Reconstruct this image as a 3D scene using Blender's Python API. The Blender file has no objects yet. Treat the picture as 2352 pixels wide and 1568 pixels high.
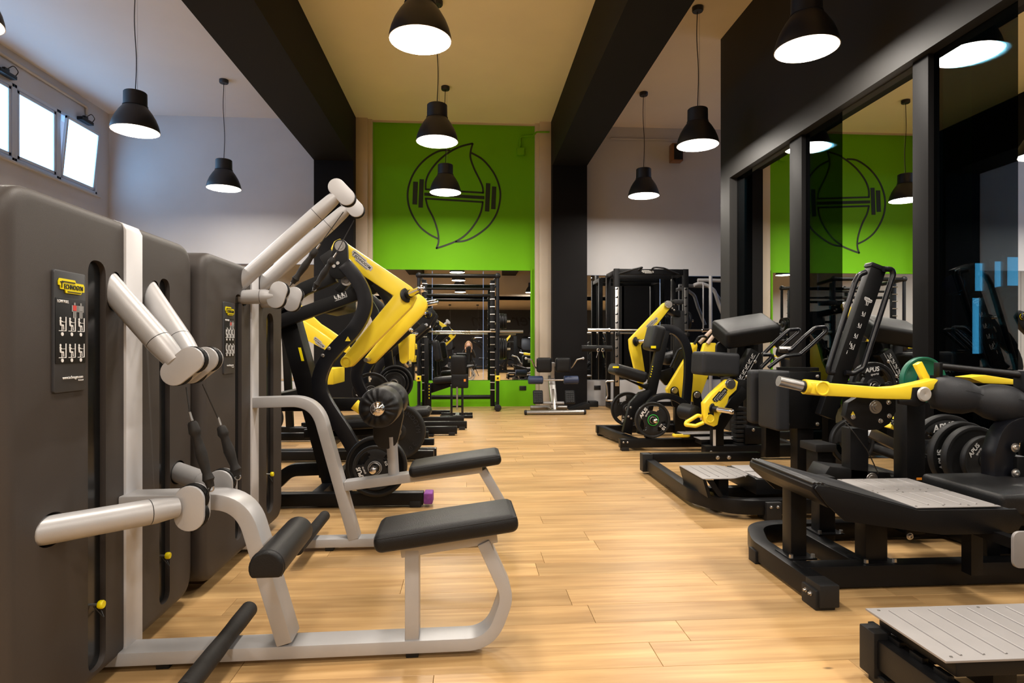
import bpy, bmesh, math, random
from mathutils import Vector, Matrix, Euler

S = bpy.context.scene
C = S.collection
PI = math.pi

# ---------------------------------------------------------------- camera
FPX, THETA, CAMZ = 1409.0, math.radians(4.0), 1.0
cam_d = bpy.data.cameras.new('camera')
cam = bpy.data.objects.new('camera', cam_d)
C.objects.link(cam)
cam.location = (0, 0, CAMZ)
cam.rotation_euler = (PI / 2, 0, -THETA)
cam_d.sensor_width = 36.0
cam_d.lens = FPX / 2352 * 36.0
cam_d.shift_y = 13 / 2352
cam_d.clip_start = 0.05
S.camera = cam

# ---------------------------------------------------------------- world, exposure
w = bpy.data.worlds.new('world')
S.world = w
w.use_nodes = True
w.node_tree.nodes['Background'].inputs[0].default_value = (0.45, 0.62, 1.0, 1)
w.node_tree.nodes['Background'].inputs[1].default_value = 0.8
S.view_settings.view_transform = 'Standard'
S.view_settings.look = 'None'
S.view_settings.gamma = 1.0
S.view_settings.use_curve_mapping = False
S.view_settings.exposure = 0.0
try:
    S.cycles.use_denoising = True
    S.cycles.max_bounces = 10
    S.cycles.diffuse_bounces = 8
    S.cycles.glossy_bounces = 5
    S.cycles.transmission_bounces = 6
    S.cycles.sample_clamp_indirect = 20.0
    S.cycles.caustics_reflective = False
    S.cycles.caustics_refractive = False
except Exception:
    pass

LAMP_POWER = 51.0
LAMP_COLOR = (1.0, 0.92, 0.82)


# ---------------------------------------------------------------- materials
def mat(name, color, rough=0.5, metal=0.0, spec=0.5, emit=None, strength=0.0,
        vary=0.0, vscale=6.0, bump=0.0, bscale=200.0, coat=0.0, alpha=None):
    m = bpy.data.materials.new(name)
    m.use_nodes = True
    nt = m.node_tree
    b = nt.nodes['Principled BSDF']
    b.inputs['Base Color'].default_value = (*color, 1)
    b.inputs['Roughness'].default_value = rough
    b.inputs['Metallic'].default_value = metal
    b.inputs['Specular IOR Level'].default_value = spec
    if coat:
        b.inputs['Coat Weight'].default_value = coat
        b.inputs['Coat Roughness'].default_value = 0.2
    if emit:
        b.inputs['Emission Color'].default_value = (*emit, 1)
        b.inputs['Emission Strength'].default_value = strength
    tc = nt.nodes.new('ShaderNodeTexCoord')
    if vary:
        n = nt.nodes.new('ShaderNodeTexNoise')
        n.inputs['Scale'].default_value = vscale
        n.inputs['Detail'].default_value = 4
        nt.links.new(tc.outputs['Object'], n.inputs['Vector'])
        r = nt.nodes.new('ShaderNodeMapRange')
        r.inputs[1].default_value = 0.3
        r.inputs[2].default_value = 0.7
        r.inputs[3].default_value = 1 - vary
        r.inputs[4].default_value = 1 + vary
        nt.links.new(n.outputs[0], r.inputs[0])
        mx = nt.nodes.new('ShaderNodeVectorMath')
        mx.operation = 'SCALE'
        mx.inputs[0].default_value = color
        nt.links.new(r.outputs[0], mx.inputs['Scale'])
        nt.links.new(mx.outputs[0], b.inputs['Base Color'])
    if bump:
        n = nt.nodes.new('ShaderNodeTexNoise')
        n.inputs['Scale'].default_value = bscale
        n.inputs['Detail'].default_value = 3
        nt.links.new(tc.outputs['Object'], n.inputs['Vector'])
        bp = nt.nodes.new('ShaderNodeBump')
        bp.inputs['Strength'].default_value = bump
        bp.inputs['Distance'].default_value = 0.002
        nt.links.new(n.outputs[0], bp.inputs['Height'])
        nt.links.new(bp.outputs[0], b.inputs['Normal'])
    return m


M = {}
M['wall_white'] = mat('white_plaster', (0.56, 0.555, 0.565), 0.8, vary=0.04, vscale=1.5, bump=0.15, bscale=60)
M['wall_beige'] = mat('beige_plaster', (0.60, 0.52, 0.42), 0.8, vary=0.04, vscale=1.5, bump=0.15, bscale=60)
M['ceil_beige'] = mat('beige_ceiling_paint', (0.96, 0.90, 0.70), 0.85, vary=0.03, vscale=1.0)
M['ceil_white'] = mat('white_ceiling_paint', (0.70, 0.68, 0.67), 0.85, vary=0.03, vscale=1.0)
M['ceil_right'] = mat('cream_ceiling_paint', (0.92, 0.82, 0.68), 0.85, vary=0.03, vscale=1.0)
M['green'] = mat('green_wall_paint', (0.15, 0.45, 0.0015), 0.7, spec=0.25, vary=0.03, vscale=2.0)
M['black_wall'] = mat('black_wall_paint', (0.0065, 0.006, 0.0062), 0.6, spec=0.12, vary=0.1, vscale=2)
M['black_gloss'] = mat('black_semigloss_wall_paint', (0.020, 0.019, 0.018), 0.6, spec=0.3, vary=0.08, vscale=2)
M['beam'] = mat('black_beam_paint', (0.006, 0.0052, 0.0045), 0.7, spec=0.2, vary=0.1, vscale=2)
M['logo'] = mat('black_mural_paint', (0.012, 0.02, 0.006), 0.6)
M['rear_grey'] = mat('dark_grey_wall_paint', (0.035, 0.038, 0.045), 0.6, vary=0.05)
M['frame_black'] = mat('black_powder_coat', (0.0035, 0.0035, 0.004), 0.38, spec=0.22, bump=0.25, bscale=500)
M['frame_blue'] = mat('satin_black_tube', (0.005, 0.0055, 0.008), 0.3, spec=0.42)
M['black_plastic'] = mat('black_plastic', (0.005, 0.005, 0.0055), 0.45, spec=0.35)
M['rubber'] = mat('black_rubber', (0.0065, 0.0065, 0.007), 0.55, spec=0.35, bump=0.2, bscale=300)
M['rubber_blue'] = mat('blue_grey_rubber', (0.014, 0.017, 0.024), 0.5, spec=0.4)
M['vinyl'] = mat('black_vinyl', (0.007, 0.007, 0.0075), 0.42, spec=0.24, bump=0.5, bscale=420)
M['vinyl_grey'] = mat('charcoal_vinyl', (0.017, 0.018, 0.021), 0.5, spec=0.25, bump=0.4, bscale=420)
M['grip'] = mat('ribbed_grip_rubber', (0.014, 0.0125, 0.0115), 0.62, spec=0.25, vary=0.25, vscale=25, bump=0.3, bscale=120)
M['yellow'] = mat('yellow_powder_coat', (0.90, 0.68, 0.035), 0.32, spec=0.5, bump=0.12, bscale=400)
M['label_yellow'] = mat('yellow_badge', (0.85, 0.72, 0.0), 0.4)
M['silver'] = mat('silver_powder_coat', (0.40, 0.395, 0.40), 0.38, metal=0.15, vary=0.05, vscale=8, bump=0.1, bscale=500)
M['silver_white'] = mat('light_silver_strip', (0.56, 0.555, 0.57), 0.4, metal=0.1, vary=0.06, vscale=5)
M['taupe'] = mat('taupe_moulded_shroud', (0.034, 0.0268, 0.023), 0.55, vary=0.06, vscale=4, bump=0.25, bscale=700)
M['slot'] = mat('smoked_slot_plastic', (0.006, 0.007, 0.008), 0.2)
M['chrome'] = mat('chrome', (0.75, 0.72, 0.70), 0.12, metal=1.0)
M['steel'] = mat('brushed_steel', (0.52, 0.50, 0.48), 0.3, metal=1.0, vary=0.08, vscale=20)
M['gun'] = mat('gunmetal_tube', (0.30, 0.29, 0.28), 0.3, metal=0.9)
M['plate_alu'] = mat('grey_ribbed_footplate', (0.27, 0.255, 0.25), 0.5, metal=0.25, vary=0.04, vscale=10)
M['white_print'] = mat('white_print', (0.8, 0.8, 0.8), 0.5)
M['grey_print'] = mat('grey_print', (0.28, 0.28, 0.28), 0.5)
M['badge_grey'] = mat('silver_badge', (0.55, 0.53, 0.5), 0.4, metal=0.5)
M['dark_print'] = mat('black_print', (0.01, 0.01, 0.01), 0.5)
M['label_dark'] = mat('charcoal_label_panel', (0.035, 0.036, 0.04), 0.4)
M['red_print'] = mat('red_print', (0.6, 0.05, 0.04), 0.5)
M['green_print'] = mat('green_print', (0.03, 0.65, 0.06), 0.5)
M['orange'] = mat('orange_print', (0.75, 0.25, 0.02), 0.5)
M['purple'] = mat('purple_foam', (0.20, 0.045, 0.26), 0.75, vary=0.3, vscale=30, bump=0.6, bscale=80)
M['green_rubber'] = mat('green_bumper_rubber', (0.0, 0.11, 0.06), 0.45)
M['navy'] = mat('navy_vinyl', (0.02, 0.035, 0.085), 0.4)
M['blue'] = mat('blue_rubber_ball', (0.02, 0.08, 0.55), 0.3)
M['white_plastic'] = mat('white_plastic', (0.72, 0.72, 0.72), 0.35)
M['lamp_shade'] = mat('dark_grey_lamp_enamel', (0.02, 0.021, 0.026), 0.42)
M['lamp_inner'] = mat('white_lamp_lining', (0.85, 0.83, 0.8), 0.5)
M['bulb'] = mat('lamp_glow', (1, 1, 1), 0.5, emit=(1.0, 0.92, 0.82), strength=6.0)
M['cable'] = mat('black_cable', (0.012, 0.012, 0.012), 0.5)
M['white_frame'] = mat('white_window_frame', (0.55, 0.6, 0.68), 0.4)
M['tan'] = mat('tan_grip_tape', (0.50, 0.38, 0.30), 0.6)
M['socket'] = mat('black_socket', (0.008, 0.008, 0.008), 0.3)
M['wood_brown'] = mat('brown_wood_veneer', (0.22, 0.10, 0.045), 0.45, vary=0.2, vscale=10)


def m_mirror():
    m = mat('mirror_glass', (0.86, 0.88, 0.88), 0.004, metal=1.0)
    return m


def m_tinted():
    m = bpy.data.materials.new('tinted_glass')
    m.use_nodes = True
    nt = m.node_tree
    for n in list(nt.nodes):
        nt.nodes.remove(n)
    out = nt.nodes.new('ShaderNodeOutputMaterial')
    tr = nt.nodes.new('ShaderNodeBsdfTransparent')
    tr.inputs[0].default_value = (0.16, 0.30, 0.36, 1)
    gl = nt.nodes.new('ShaderNodeBsdfGlossy')
    gl.inputs[0].default_value = (1.0, 1.0, 1.0, 1)
    gl.inputs['Roughness'].default_value = 0.004
    fr = nt.nodes.new('ShaderNodeFresnel')
    fr.inputs[0].default_value = 1.75
    ad = nt.nodes.new('ShaderNodeMath')
    ad.operation = 'MULTIPLY_ADD'
    ad.inputs[1].default_value = 0.4
    ad.inputs[2].default_value = 0.03
    mx = nt.nodes.new('ShaderNodeMixShader')
    nt.links.new(fr.outputs[0], ad.inputs[0])
    nt.links.new(ad.outputs[0], mx.inputs[0])
    nt.links.new(tr.outputs[0], mx.inputs[1])
    nt.links.new(gl.outputs[0], mx.inputs[2])
    nt.links.new(mx.outputs[0], out.inputs[0])
    return m


M['mirror'] = m_mirror()
M['tinted'] = m_tinted()


def m_emit(name, col, s):
    m = bpy.data.materials.new(name)
    m.use_nodes = True
    nt = m.node_tree
    for n in list(nt.nodes):
        nt.nodes.remove(n)
    out = nt.nodes.new('ShaderNodeOutputMaterial')
    e = nt.nodes.new('ShaderNodeEmission')
    e.inputs[0].default_value = (*col, 1)
    e.inputs[1].default_value = s
    nt.links.new(e.outputs[0], out.inputs[0])
    return m


M['daylight'] = m_emit('frosted_pane_daylight', (0.30, 0.60, 1.0), 5.2)
M['daylight_far'] = m_emit('far_window_daylight', (0.40, 0.78, 1.0), 4.0)


def m_wood():
    m = bpy.data.materials.new('oak_planks')
    m.use_nodes = True
    nt = m.node_tree
    b = nt.nodes['Principled BSDF']
    b.inputs['Roughness'].default_value = 0.36
    b.inputs['Specular IOR Level'].default_value = 0.3
    geo = nt.nodes.new('ShaderNodeNewGeometry')
    oi = nt.nodes.new('ShaderNodeObjectInfo')
    addr = nt.nodes.new('ShaderNodeMath')
    addr.operation = 'ADD'
    nt.links.new(geo.outputs['Random Per Island'], addr.inputs[0])
    nt.links.new(oi.outputs['Random'], addr.inputs[1])
    fr = nt.nodes.new('ShaderNodeMath')
    fr.operation = 'FRACT'
    nt.links.new(addr.outputs[0], fr.inputs[0])
    # grain coordinates stretched along the plank (x), shifted by the plank's own random number
    comb = nt.nodes.new('ShaderNodeCombineXYZ')
    mul = nt.nodes.new('ShaderNodeMath')
    mul.operation = 'MULTIPLY'
    mul.inputs[1].default_value = 37.0
    nt.links.new(fr.outputs[0], mul.inputs[0])
    nt.links.new(mul.outputs[0], comb.inputs[2])
    vadd = nt.nodes.new('ShaderNodeVectorMath')
    vadd.operation = 'ADD'
    nt.links.new(geo.outputs['Position'], vadd.inputs[0])
    nt.links.new(comb.outputs[0], vadd.inputs[1])
    mp = nt.nodes.new('ShaderNodeMapping')
    mp.inputs['Scale'].default_value = (1.6, 26.0, 1.0)
    nt.links.new(vadd.outputs[0], mp.inputs[0])
    n1 = nt.nodes.new('ShaderNodeTexNoise')
    n1.inputs['Scale'].default_value = 1.0
    n1.inputs['Detail'].default_value = 6
    n1.inputs['Distortion'].default_value = 0.6
    nt.links.new(mp.outputs[0], n1.inputs['Vector'])
    r1 = nt.nodes.new('ShaderNodeValToRGB')
    r1.color_ramp.elements[0].position = 0.30
    r1.color_ramp.elements[0].color = (0.40, 0.232, 0.092, 1)
    r1.color_ramp.elements[1].position = 0.68
    r1.color_ramp.elements[1].color = (0.58, 0.372, 0.165, 1)
    nt.links.new(n1.outputs[0], r1.inputs[0])
    # broad blotches and knots
    mp2 = nt.nodes.new('ShaderNodeMapping')
    mp2.inputs['Scale'].default_value = (1.2, 4.0, 1.0)
    nt.links.new(vadd.outputs[0], mp2.inputs[0])
    n2 = nt.nodes.new('ShaderNodeTexNoise')
    n2.inputs['Scale'].default_value = 1.5
    n2.inputs['Detail'].default_value = 3
    nt.links.new(mp2.outputs[0], n2.inputs['Vector'])
    mr = nt.nodes.new('ShaderNodeMapRange')
    mr.inputs[1].default_value = 0.35
    mr.inputs[2].default_value = 0.65
    mr.inputs[3].default_value = 0.86
    mr.inputs[4].default_value = 1.08
    nt.links.new(n2.outputs[0], mr.inputs[0])
    mr2 = nt.nodes.new('ShaderNodeMapRange')
    mr2.inputs[3].default_value = 0.84
    mr2.inputs[4].default_value = 1.10
    nt.links.new(fr.outputs[0], mr2.inputs[0])
    v = nt.nodes.new('ShaderNodeTexVoronoi')
    mp3 = nt.nodes.new('ShaderNodeMapping')
    mp3.inputs['Scale'].default_value = (1.0, 2.2, 1.0)
    nt.links.new(vadd.outputs[0], mp3.inputs[0])
    nt.links.new(mp3.outputs[0], v.inputs['Vector'])
    v.inputs['Scale'].default_value = 2.4
    kn = nt.nodes.new('ShaderNodeMapRange')
    kn.inputs[1].default_value = 0.015
    kn.inputs[2].default_value = 0.05
    kn.inputs[3].default_value = 0.35
    kn.inputs[4].default_value = 1.0
    nt.links.new(v.outputs['Distance'], kn.inputs[0])
    a = nt.nodes.new('ShaderNodeMath'); a.operation = 'MULTIPLY'
    nt.links.new(mr.outputs[0], a.inputs[0]); nt.links.new(mr2.outputs[0], a.inputs[1])
    a2 = nt.nodes.new('ShaderNodeMath'); a2.operation = 'MULTIPLY'
    nt.links.new(a.outputs[0], a2.inputs[0]); nt.links.new(kn.outputs[0], a2.inputs[1])
    sc = nt.nodes.new('ShaderNodeVectorMath'); sc.operation = 'SCALE'
    nt.links.new(r1.outputs[0], sc.inputs[0]); nt.links.new(a2.outputs[0], sc.inputs['Scale'])
    nt.links.new(sc.outputs[0], b.inputs['Base Color'])
    bp = nt.nodes.new('ShaderNodeBump')
    bp.inputs['Strength'].default_value = 0.15
    bp.inputs['Distance'].default_value = 0.001
    nt.links.new(n1.outputs[0], bp.inputs['Height'])
    nt.links.new(bp.outputs[0], b.inputs['Normal'])
    return m


M['wood'] = m_wood()
M['subfloor'] = mat('dark_joint', (0.16, 0.085, 0.04), 0.8)


# ---------------------------------------------------------------- pixel -> place helpers
def ray(px, py):
    u = (px - 1176) / FPX
    v = (797 - py) / FPX
    c, s = math.cos(THETA), math.sin(THETA)
    return Vector((u * c + s, c - u * s, v))


def W(px, py, X=None, Y=None, Z=None):
    """point of the photograph on a world plane x=X, y=Y or z=Z"""
    d = ray(px, py)
    if Y is not None: t = Y / d.y
    elif X is not None: t = X / d.x
    else: t = (Z - CAMZ) / d.z
    return Vector((0, 0, CAMZ)) + d * t


class Fr:
    """local frame of a machine: origin on the floor, turned by deg; at() reads a point on one of its planes"""
    def __init__(s, x, y, deg=0, px=False):
        if px:
            p = W(x, y, Z=0.0)
            x, y = p.x, p.y
        s.o = Vector((x, y, 0))
        s.a = math.radians(deg)
        s.ex = Vector((math.cos(s.a), math.sin(s.a), 0))
        s.ey = Vector((-math.sin(s.a), math.cos(s.a), 0))

    def at(s, px, py, x=None, y=None, z=None):
        d = ray(px, py)
        o = Vector((0, 0, CAMZ)) - s.o
        od = Vector((o.dot(s.ex), o.dot(s.ey), CAMZ))
        dd = Vector((d.dot(s.ex), d.dot(s.ey), d.z))
        if x is not None: t = (x - od.x) / dd.x
        elif y is not None: t = (y - od.y) / dd.y
        else: t = (z - od.z) / dd.z
        return od + dd * t

    def root(s, name, label, cat, group=None):
        return empty(name, label, cat, s.o, s.a, group)


def tag(o, label=None, cat=None, group=None, kind=None):
    if label: o['label'] = label
    if cat: o['category'] = cat
    if group: o['group'] = group
    if kind: o['kind'] = kind
    return o


def empty(name, label, cat, loc, rz=0.0, group=None):
    o = bpy.data.objects.new(name, None)
    C.objects.link(o)
    o.location = loc
    o.rotation_euler = (0, 0, rz)
    o.empty_display_size = 0.1
    return tag(o, label, cat, group)


def kids(o):
    return [c for c in bpy.data.objects if c.parent == o]


def dup(root, loc=None, rz=None, label=None, group=None, mat_world=None):
    src = [(root, None)]
    cmap = {}
    def cp(o, parent):
        c = o.copy()
        C.objects.link(c)
        if parent is not None: c.parent = parent
        for k in CH.get(o.name, []):
            cc = cp(k, c)
            CH.setdefault(c.name, []).append(cc)
        return c
    r = cp(root, None)
    if loc is not None: r.location = loc
    if rz is not None: r.rotation_euler = (0, 0, rz)
    if mat_world is not None: r.matrix_world = mat_world
    if label: r['label'] = label
    if group: r['group'] = group
    return r


CH = {}      # children by parent name


# ---------------------------------------------------------------- mesh builder
def fil(pts, r, n=6, closed=False):
    """round the corners of a polyline"""
    pts = [Vector(p) for p in pts]
    out = []
    N = len(pts)
    for i, p in enumerate(pts):
        if not closed and (i == 0 or i == N - 1):
            out.append(p); continue
        a, b = pts[i - 1], pts[(i + 1) % N]
        rr = r[i] if isinstance(r, (list, tuple)) else r
        va, vb = (a - p), (b - p)
        la, lb = va.length, vb.length
        if rr <= 0 or la < 1e-6 or lb < 1e-6:
            out.append(p); continue
        va.normalize(); vb.normalize()
        ang = va.angle(vb)
        if ang > PI - 0.02:
            out.append(p); continue
        t = min(rr / math.tan(ang / 2), la * 0.49, lb * 0.49)
        p0, p1 = p + va * t, p + vb * t
        for k in range(n + 1):
            q = k / n
            out.append(p0 * (1 - q) ** 2 + p * 2 * q * (1 - q) + p1 * q * q)
    return out


def basis(d, up):
    d = d.normalized()
    up = Vector(up)
    s = d.cross(up)
    if s.length < 1e-5:
        up = Vector((1, 0, 0)) if abs(d.x) < 0.9 else Vector((0, 1, 0))
        s = d.cross(up)
    s.normalize()
    u = s.cross(d).normalized()
    return s, u


class MB:
    def __init__(s):
        s.v, s.f, s.sm = [], [], []

    def add(s, vs, fs):
        b = len(s.v)
        s.v.extend(Vector(v) for v in vs)
        s.f.extend(tuple(b + i for i in f) for f in fs)
        return s

    def box(s, c, size, rot=None, taper=None):
        x, y, z = size[0] / 2, size[1] / 2, size[2] / 2
        vs = [Vector((i * x, j * y, k * z)) for i in (-1, 1) for j in (-1, 1) for k in (-1, 1)]
        if rot is not None:
            R = rot if isinstance(rot, Matrix) else Euler(rot).to_matrix()
            vs = [R @ v for v in vs]
        c = Vector(c)
        s.add([v + c for v in vs], [(0, 1, 3, 2), (4, 6, 7, 5), (0, 4, 5, 1), (2, 3, 7, 6), (0, 2, 6, 4), (1, 5, 7, 3)])
        return s

    def bx(s, lo, hi):
        lo, hi = Vector(lo), Vector(hi)
        return s.box((lo + hi) / 2, hi - lo)

    def bar(s, a, b, w, h, up=(0, 0, 1)):
        """rectangular bar; w across, h along up"""
        return s.path([a, b], w, h, up)

    def path(s, pts, w, h, up=(0, 1, 0), closed=False, taper=None):
        """rectangular section swept along pts; h measured along 'up', w across it"""
        pts = [Vector(p) for p in pts]
        N = len(pts)
        rings = []
        for i, p in enumerate(pts):
            if closed:
                d0, d1 = p - pts[i - 1], pts[(i + 1) % N] - p
            else:
                d0 = p - pts[i - 1] if i else pts[1] - p
                d1 = pts[i + 1] - p if i < N - 1 else p - pts[i - 1]
            d0.normalize(); d1.normalize()
            d = (d0 + d1).normalized()
            sd, u = basis(d, up)
            k = 1.0 / max(0.35, math.sqrt(max(0.0, (1 + d0.dot(d1)) / 2)))
            ww = w * (taper(i / (N - 1)) if taper else 1.0)
            # miter only in the plane of the bend
            bend = (d1 - d0)
            kw = kh = 1.0
            if bend.length > 1e-4:
                bend.normalize()
                if abs(bend.dot(sd)) > 0.7: kw = k
                else: kh = k
            rings.append([p + sd * (ww / 2 * a) * kw + u * (h / 2 * b) * kh for a, b in ((-1, -1), (1, -1), (1, 1), (-1, 1))])
        vs = [v for r in rings for v in r]
        fs = []
        M_ = N if closed else N - 1
        for i in range(M_):
            a, b = 4 * i, 4 * ((i + 1) % N)
            for k in range(4):
                fs.append((a + k, a + (k + 1) % 4, b + (k + 1) % 4, b + k))
        if not closed:
            fs.append((3, 2, 1, 0)); e = 4 * (N - 1); fs.append((e, e + 1, e + 2, e + 3))
        return s.add(vs, fs)

    def tube(s, pts, r, seg=14, r2=None, caps=True, closed=False):
        pts = [Vector(p) for p in pts]
        N = len(pts)
        rings = []
        prev = None
        for i, p in enumerate(pts):
            if closed:
                d = (pts[(i + 1) % N] - pts[i - 1])
            else:
                d = pts[min(i + 1, N - 1)] - pts[max(i - 1, 0)]
            d.normalize()
            if prev is None:
                sd, u = basis(d, (0, 0, 1) if abs(d.z) < 0.9 else (0, 1, 0))
            else:
                sd = prev - d * prev.dot(d)
                sd.normalize()
                u = sd.cross(d).normalized()
            prev = sd
            if callable(r): rr = r(i / (N - 1))
            elif r2 is not None: rr = r + (r2 - r) * i / (N - 1)
            else: rr = r
            rings.append([p + (sd * math.cos(2 * PI * k / seg) + u * math.sin(2 * PI * k / seg)) * rr for k in range(seg)])
        vs = [v for q in rings for v in q]
        fs = []
        for i in range(N if closed else N - 1):
            a, b = seg * i, seg * ((i + 1) % N)
            for k in range(seg):
                fs.append((a + k, b + k, b + (k + 1) % seg, a + (k + 1) % seg))
        if caps and not closed:
            fs.append(tuple(range(seg)))
            fs.append(tuple(seg * (N - 1) + k for k in reversed(range(seg))))
        return s.add(vs, fs)

    def cyl(s, a, b, r, seg=20, r2=None):
        return s.tube([a, b], r, seg, r2)

    def lathe(s, o, axis, prof, seg=28, closed=False):
        """prof: list of (radius, height along axis)"""
        o, axis = Vector(o), Vector(axis).normalized()
        sd, u = basis(axis, (0, 0, 1) if abs(axis.z) < 0.9 else (0, 1, 0))
        vs = []
        for r, h in prof:
            for k in range(seg):
                a = 2 * PI * k / seg
                vs.append(o + axis * h + (sd * math.cos(a) + u * math.sin(a)) * max(r, 1e-5))
        fs = []
        n = len(prof)
        for i in range(n if closed else n - 1):
            for k in range(seg):
                a, b = i * seg, ((i + 1) % n) * seg
                fs.append((a + k, a + (k + 1) % seg, b + (k + 1) % seg, b + k))
        return s.add(vs, fs)

    def ball(s, c, r, seg=16, rings=10, scale=(1, 1, 1)):
        c = Vector(c)
        vs, fs = [], []
        for i in range(rings + 1):
            t = PI * i / rings
            for k in range(seg):
                a = 2 * PI * k / seg
                rr = max(math.sin(t), 1e-4)
                vs.append(c + Vector((rr * math.cos(a) * scale[0], rr * math.sin(a) * scale[1], math.cos(t) * scale[2])) * r)
        for i in range(rings):
            for k in range(seg):
                fs.append((i * seg + k, (i + 1) * seg + k, (i + 1) * seg + (k + 1) % seg, i * seg + (k + 1) % seg))
        return s.add(vs, fs)

    def prism(s, poly, ext):
        """planar polygon pulled along vector ext (centred)"""
        ext = Vector(ext)
        P = [Vector(p) for p in poly]
        n = len(P)
        vs = [p - ext / 2 for p in P] + [p + ext / 2 for p in P]
        fs = [tuple(range(n)), tuple(reversed(range(n, 2 * n)))]
        for i in range(n):
            fs.append((i, i + n, (i + 1) % n + n, (i + 1) % n))
        return s.add(vs, fs)

    def rbox(s, c, size, r=0.03, n=5, rot=None, crown=0.0, shape=None):
        """upholstered rounded block; crown bulges the broad faces"""
        hx, hy, hz = [q / 2 for q in size]
        r = min(r, hx, hy, hz) * 0.999
        c = Vector(c)
        R = None
        if rot is not None:
            R = rot if isinstance(rot, Matrix) else Euler(rot).to_matrix()
        idx, vs, fs = {}, [], []
        def coords(h):
            inner = h - r
            out = [(-inner - r * math.cos(PI / 2 * i / n), -1) for i in range(n)]
            mid = [-inner + 2 * inner * i / 4 for i in range(5)]
            return [q[0] for q in out] + mid + [-q[0] for q in reversed(out)]
        cx, cy, cz = coords(hx), coords(hy), coords(hz)
        # project a gridded cube on the rounded box
        def g(h, k, m):
            t = -1 + 2 * k / m
            return t
        m = 2 * n + 4
        def pt(ax, sg, i, j):
            L = [hx, hy, hz]
            lists = [cx, cy, cz]
            o = [0, 1, 2]; o.remove(ax)
            p = [0, 0, 0]
            p[ax] = sg * L[ax]
            # angular parameterisation near the edge
            p[o[0]] = lists[o[0]][i]; p[o[1]] = lists[o[1]][j]
            q = Vector(p)
            inn = Vector([max(-(L[k] - r), min(L[k] - r, q[k])) for k in range(3)])
            d = q - inn
            if d.length > 1e-9:
                q = inn + d.normalized() * r
            return q
        M_ = len(cx)
        for ax in range(3):
            for sg in (-1, 1):
                for i in range(M_ - 1):
                    for j in range(M_ - 1):
                        f = []
                        for (a, b) in ((i, j), (i + 1, j), (i + 1, j + 1), (i, j + 1)):
                            q = pt(ax, sg, a, b)
                            key = (round(q.x, 5), round(q.y, 5), round(q.z, 5))
                            if key not in idx:
                                idx[key] = len(vs)
                                vs.append(q)
                            f.append(idx[key])
                        f2 = []
                        for k in f:
                            if k not in f2: f2.append(k)
                        if len(f2) < 3: continue
                        flip = (sg < 0) != (ax == 1)
                        fs.append(tuple(reversed(f2)) if flip else tuple(f2))
        out = []
        for q in vs:
            if crown:
                k = (1 - (q.x / hx) ** 2) * (1 - (q.y / hy) ** 2)
                q = Vector((q.x, q.y, q.z + (crown * k if q.z > 0 else -crown * 0.3 * k)))
            if shape: q = shape(q)
            if R is not None: q = R @ q
            out.append(q + c)
        return s.add(out, fs)

    def obj(s, name, material, parent=None, bevel=0.0, seg=2, sharp=38, label=None, kind=None, smooth=True):
        me = bpy.data.meshes.new(name)
        bm = bmesh.new()
        vv = [bm.verts.new(v) for v in s.v]
        for f in s.f:
            try: bm.faces.new([vv[i] for i in f])
            except ValueError: pass
        bmesh.ops.recalc_face_normals(bm, faces=bm.faces)
        if bevel > 0:
            es = [e for e in bm.edges if len(e.link_faces) == 2 and e.calc_face_angle(0) > math.radians(40)]
            if es:
                try:
                    bmesh.ops.bevel(bm, geom=es, offset=bevel, segments=seg, affect='EDGES', profile=0.6, clamp_overlap=True)
                except Exception:
                    pass
        bm.to_mesh(me); bm.free()
        if smooth:
            me.shade_smooth()
            try: me.set_sharp_from_angle(angle=math.radians(sharp))
            except Exception: pass
        me.materials.append(M[material] if isinstance(material, str) else material)
        o = bpy.data.objects.new(name, me)
        C.objects.link(o)
        if parent is not None:
            o.parent = parent
            CH.setdefault(parent.name, []).append(o)
        if label: o['label'] = label
        if kind: o['kind'] = kind
        return o


def text(name, txt, size, loc, xdir, ydir, material, parent=None, depth=0.0006, align='CENTER', sx=1.0, bold=0.0, shear=0.0, fit=None):
    """flat lettering: xdir is the reading direction, ydir the letters' up"""
    cu = bpy.data.curves.new(name, 'FONT')
    cu.body = txt
    cu.size = size
    cu.extrude = depth
    cu.offset = bold
    cu.shear = shear
    cu.align_x = align
    cu.align_y = 'CENTER'
    cu.resolution_u = 3
    t = bpy.data.objects.new(name + '_tmp', cu)
    C.objects.link(t)
    dg = bpy.context.evaluated_depsgraph_get()
    me = bpy.data.meshes.new_from_object(t.evaluated_get(dg))
    bpy.data.objects.remove(t)
    x, y = Vector(xdir).normalized(), Vector(ydir).normalized()
    if fit and len(me.vertices):
        xs = [v.co.x for v in me.vertices]
        sx = fit / (max(xs) - min(xs))
    z = x.cross(y).normalized()
    y = z.cross(x)
    mt = Matrix((x * sx, y, z)).transposed().to_4x4()
    mt.translation = Vector(loc)
    me.transform(mt)
    me.materials.clear()
    me.materials.append(M[material])
    o = bpy.data.objects.new(name, me)
    C.objects.link(o)
    if parent is not None:
        o.parent = parent
        CH.setdefault(parent.name, []).append(o)
    return o


def V(*a): return Vector(a)
# ================================================================ THE ROOM
CEIL, XL, XR, YB, YREAR = 4.8, -5.86, 3.1, 10.44, -12.0
GX = 3.18            # plane of the glazed wall


def struct(name, m, material, bevel=0.0):
    return m.obj(name, material, None, bevel=bevel, kind='structure')


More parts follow.
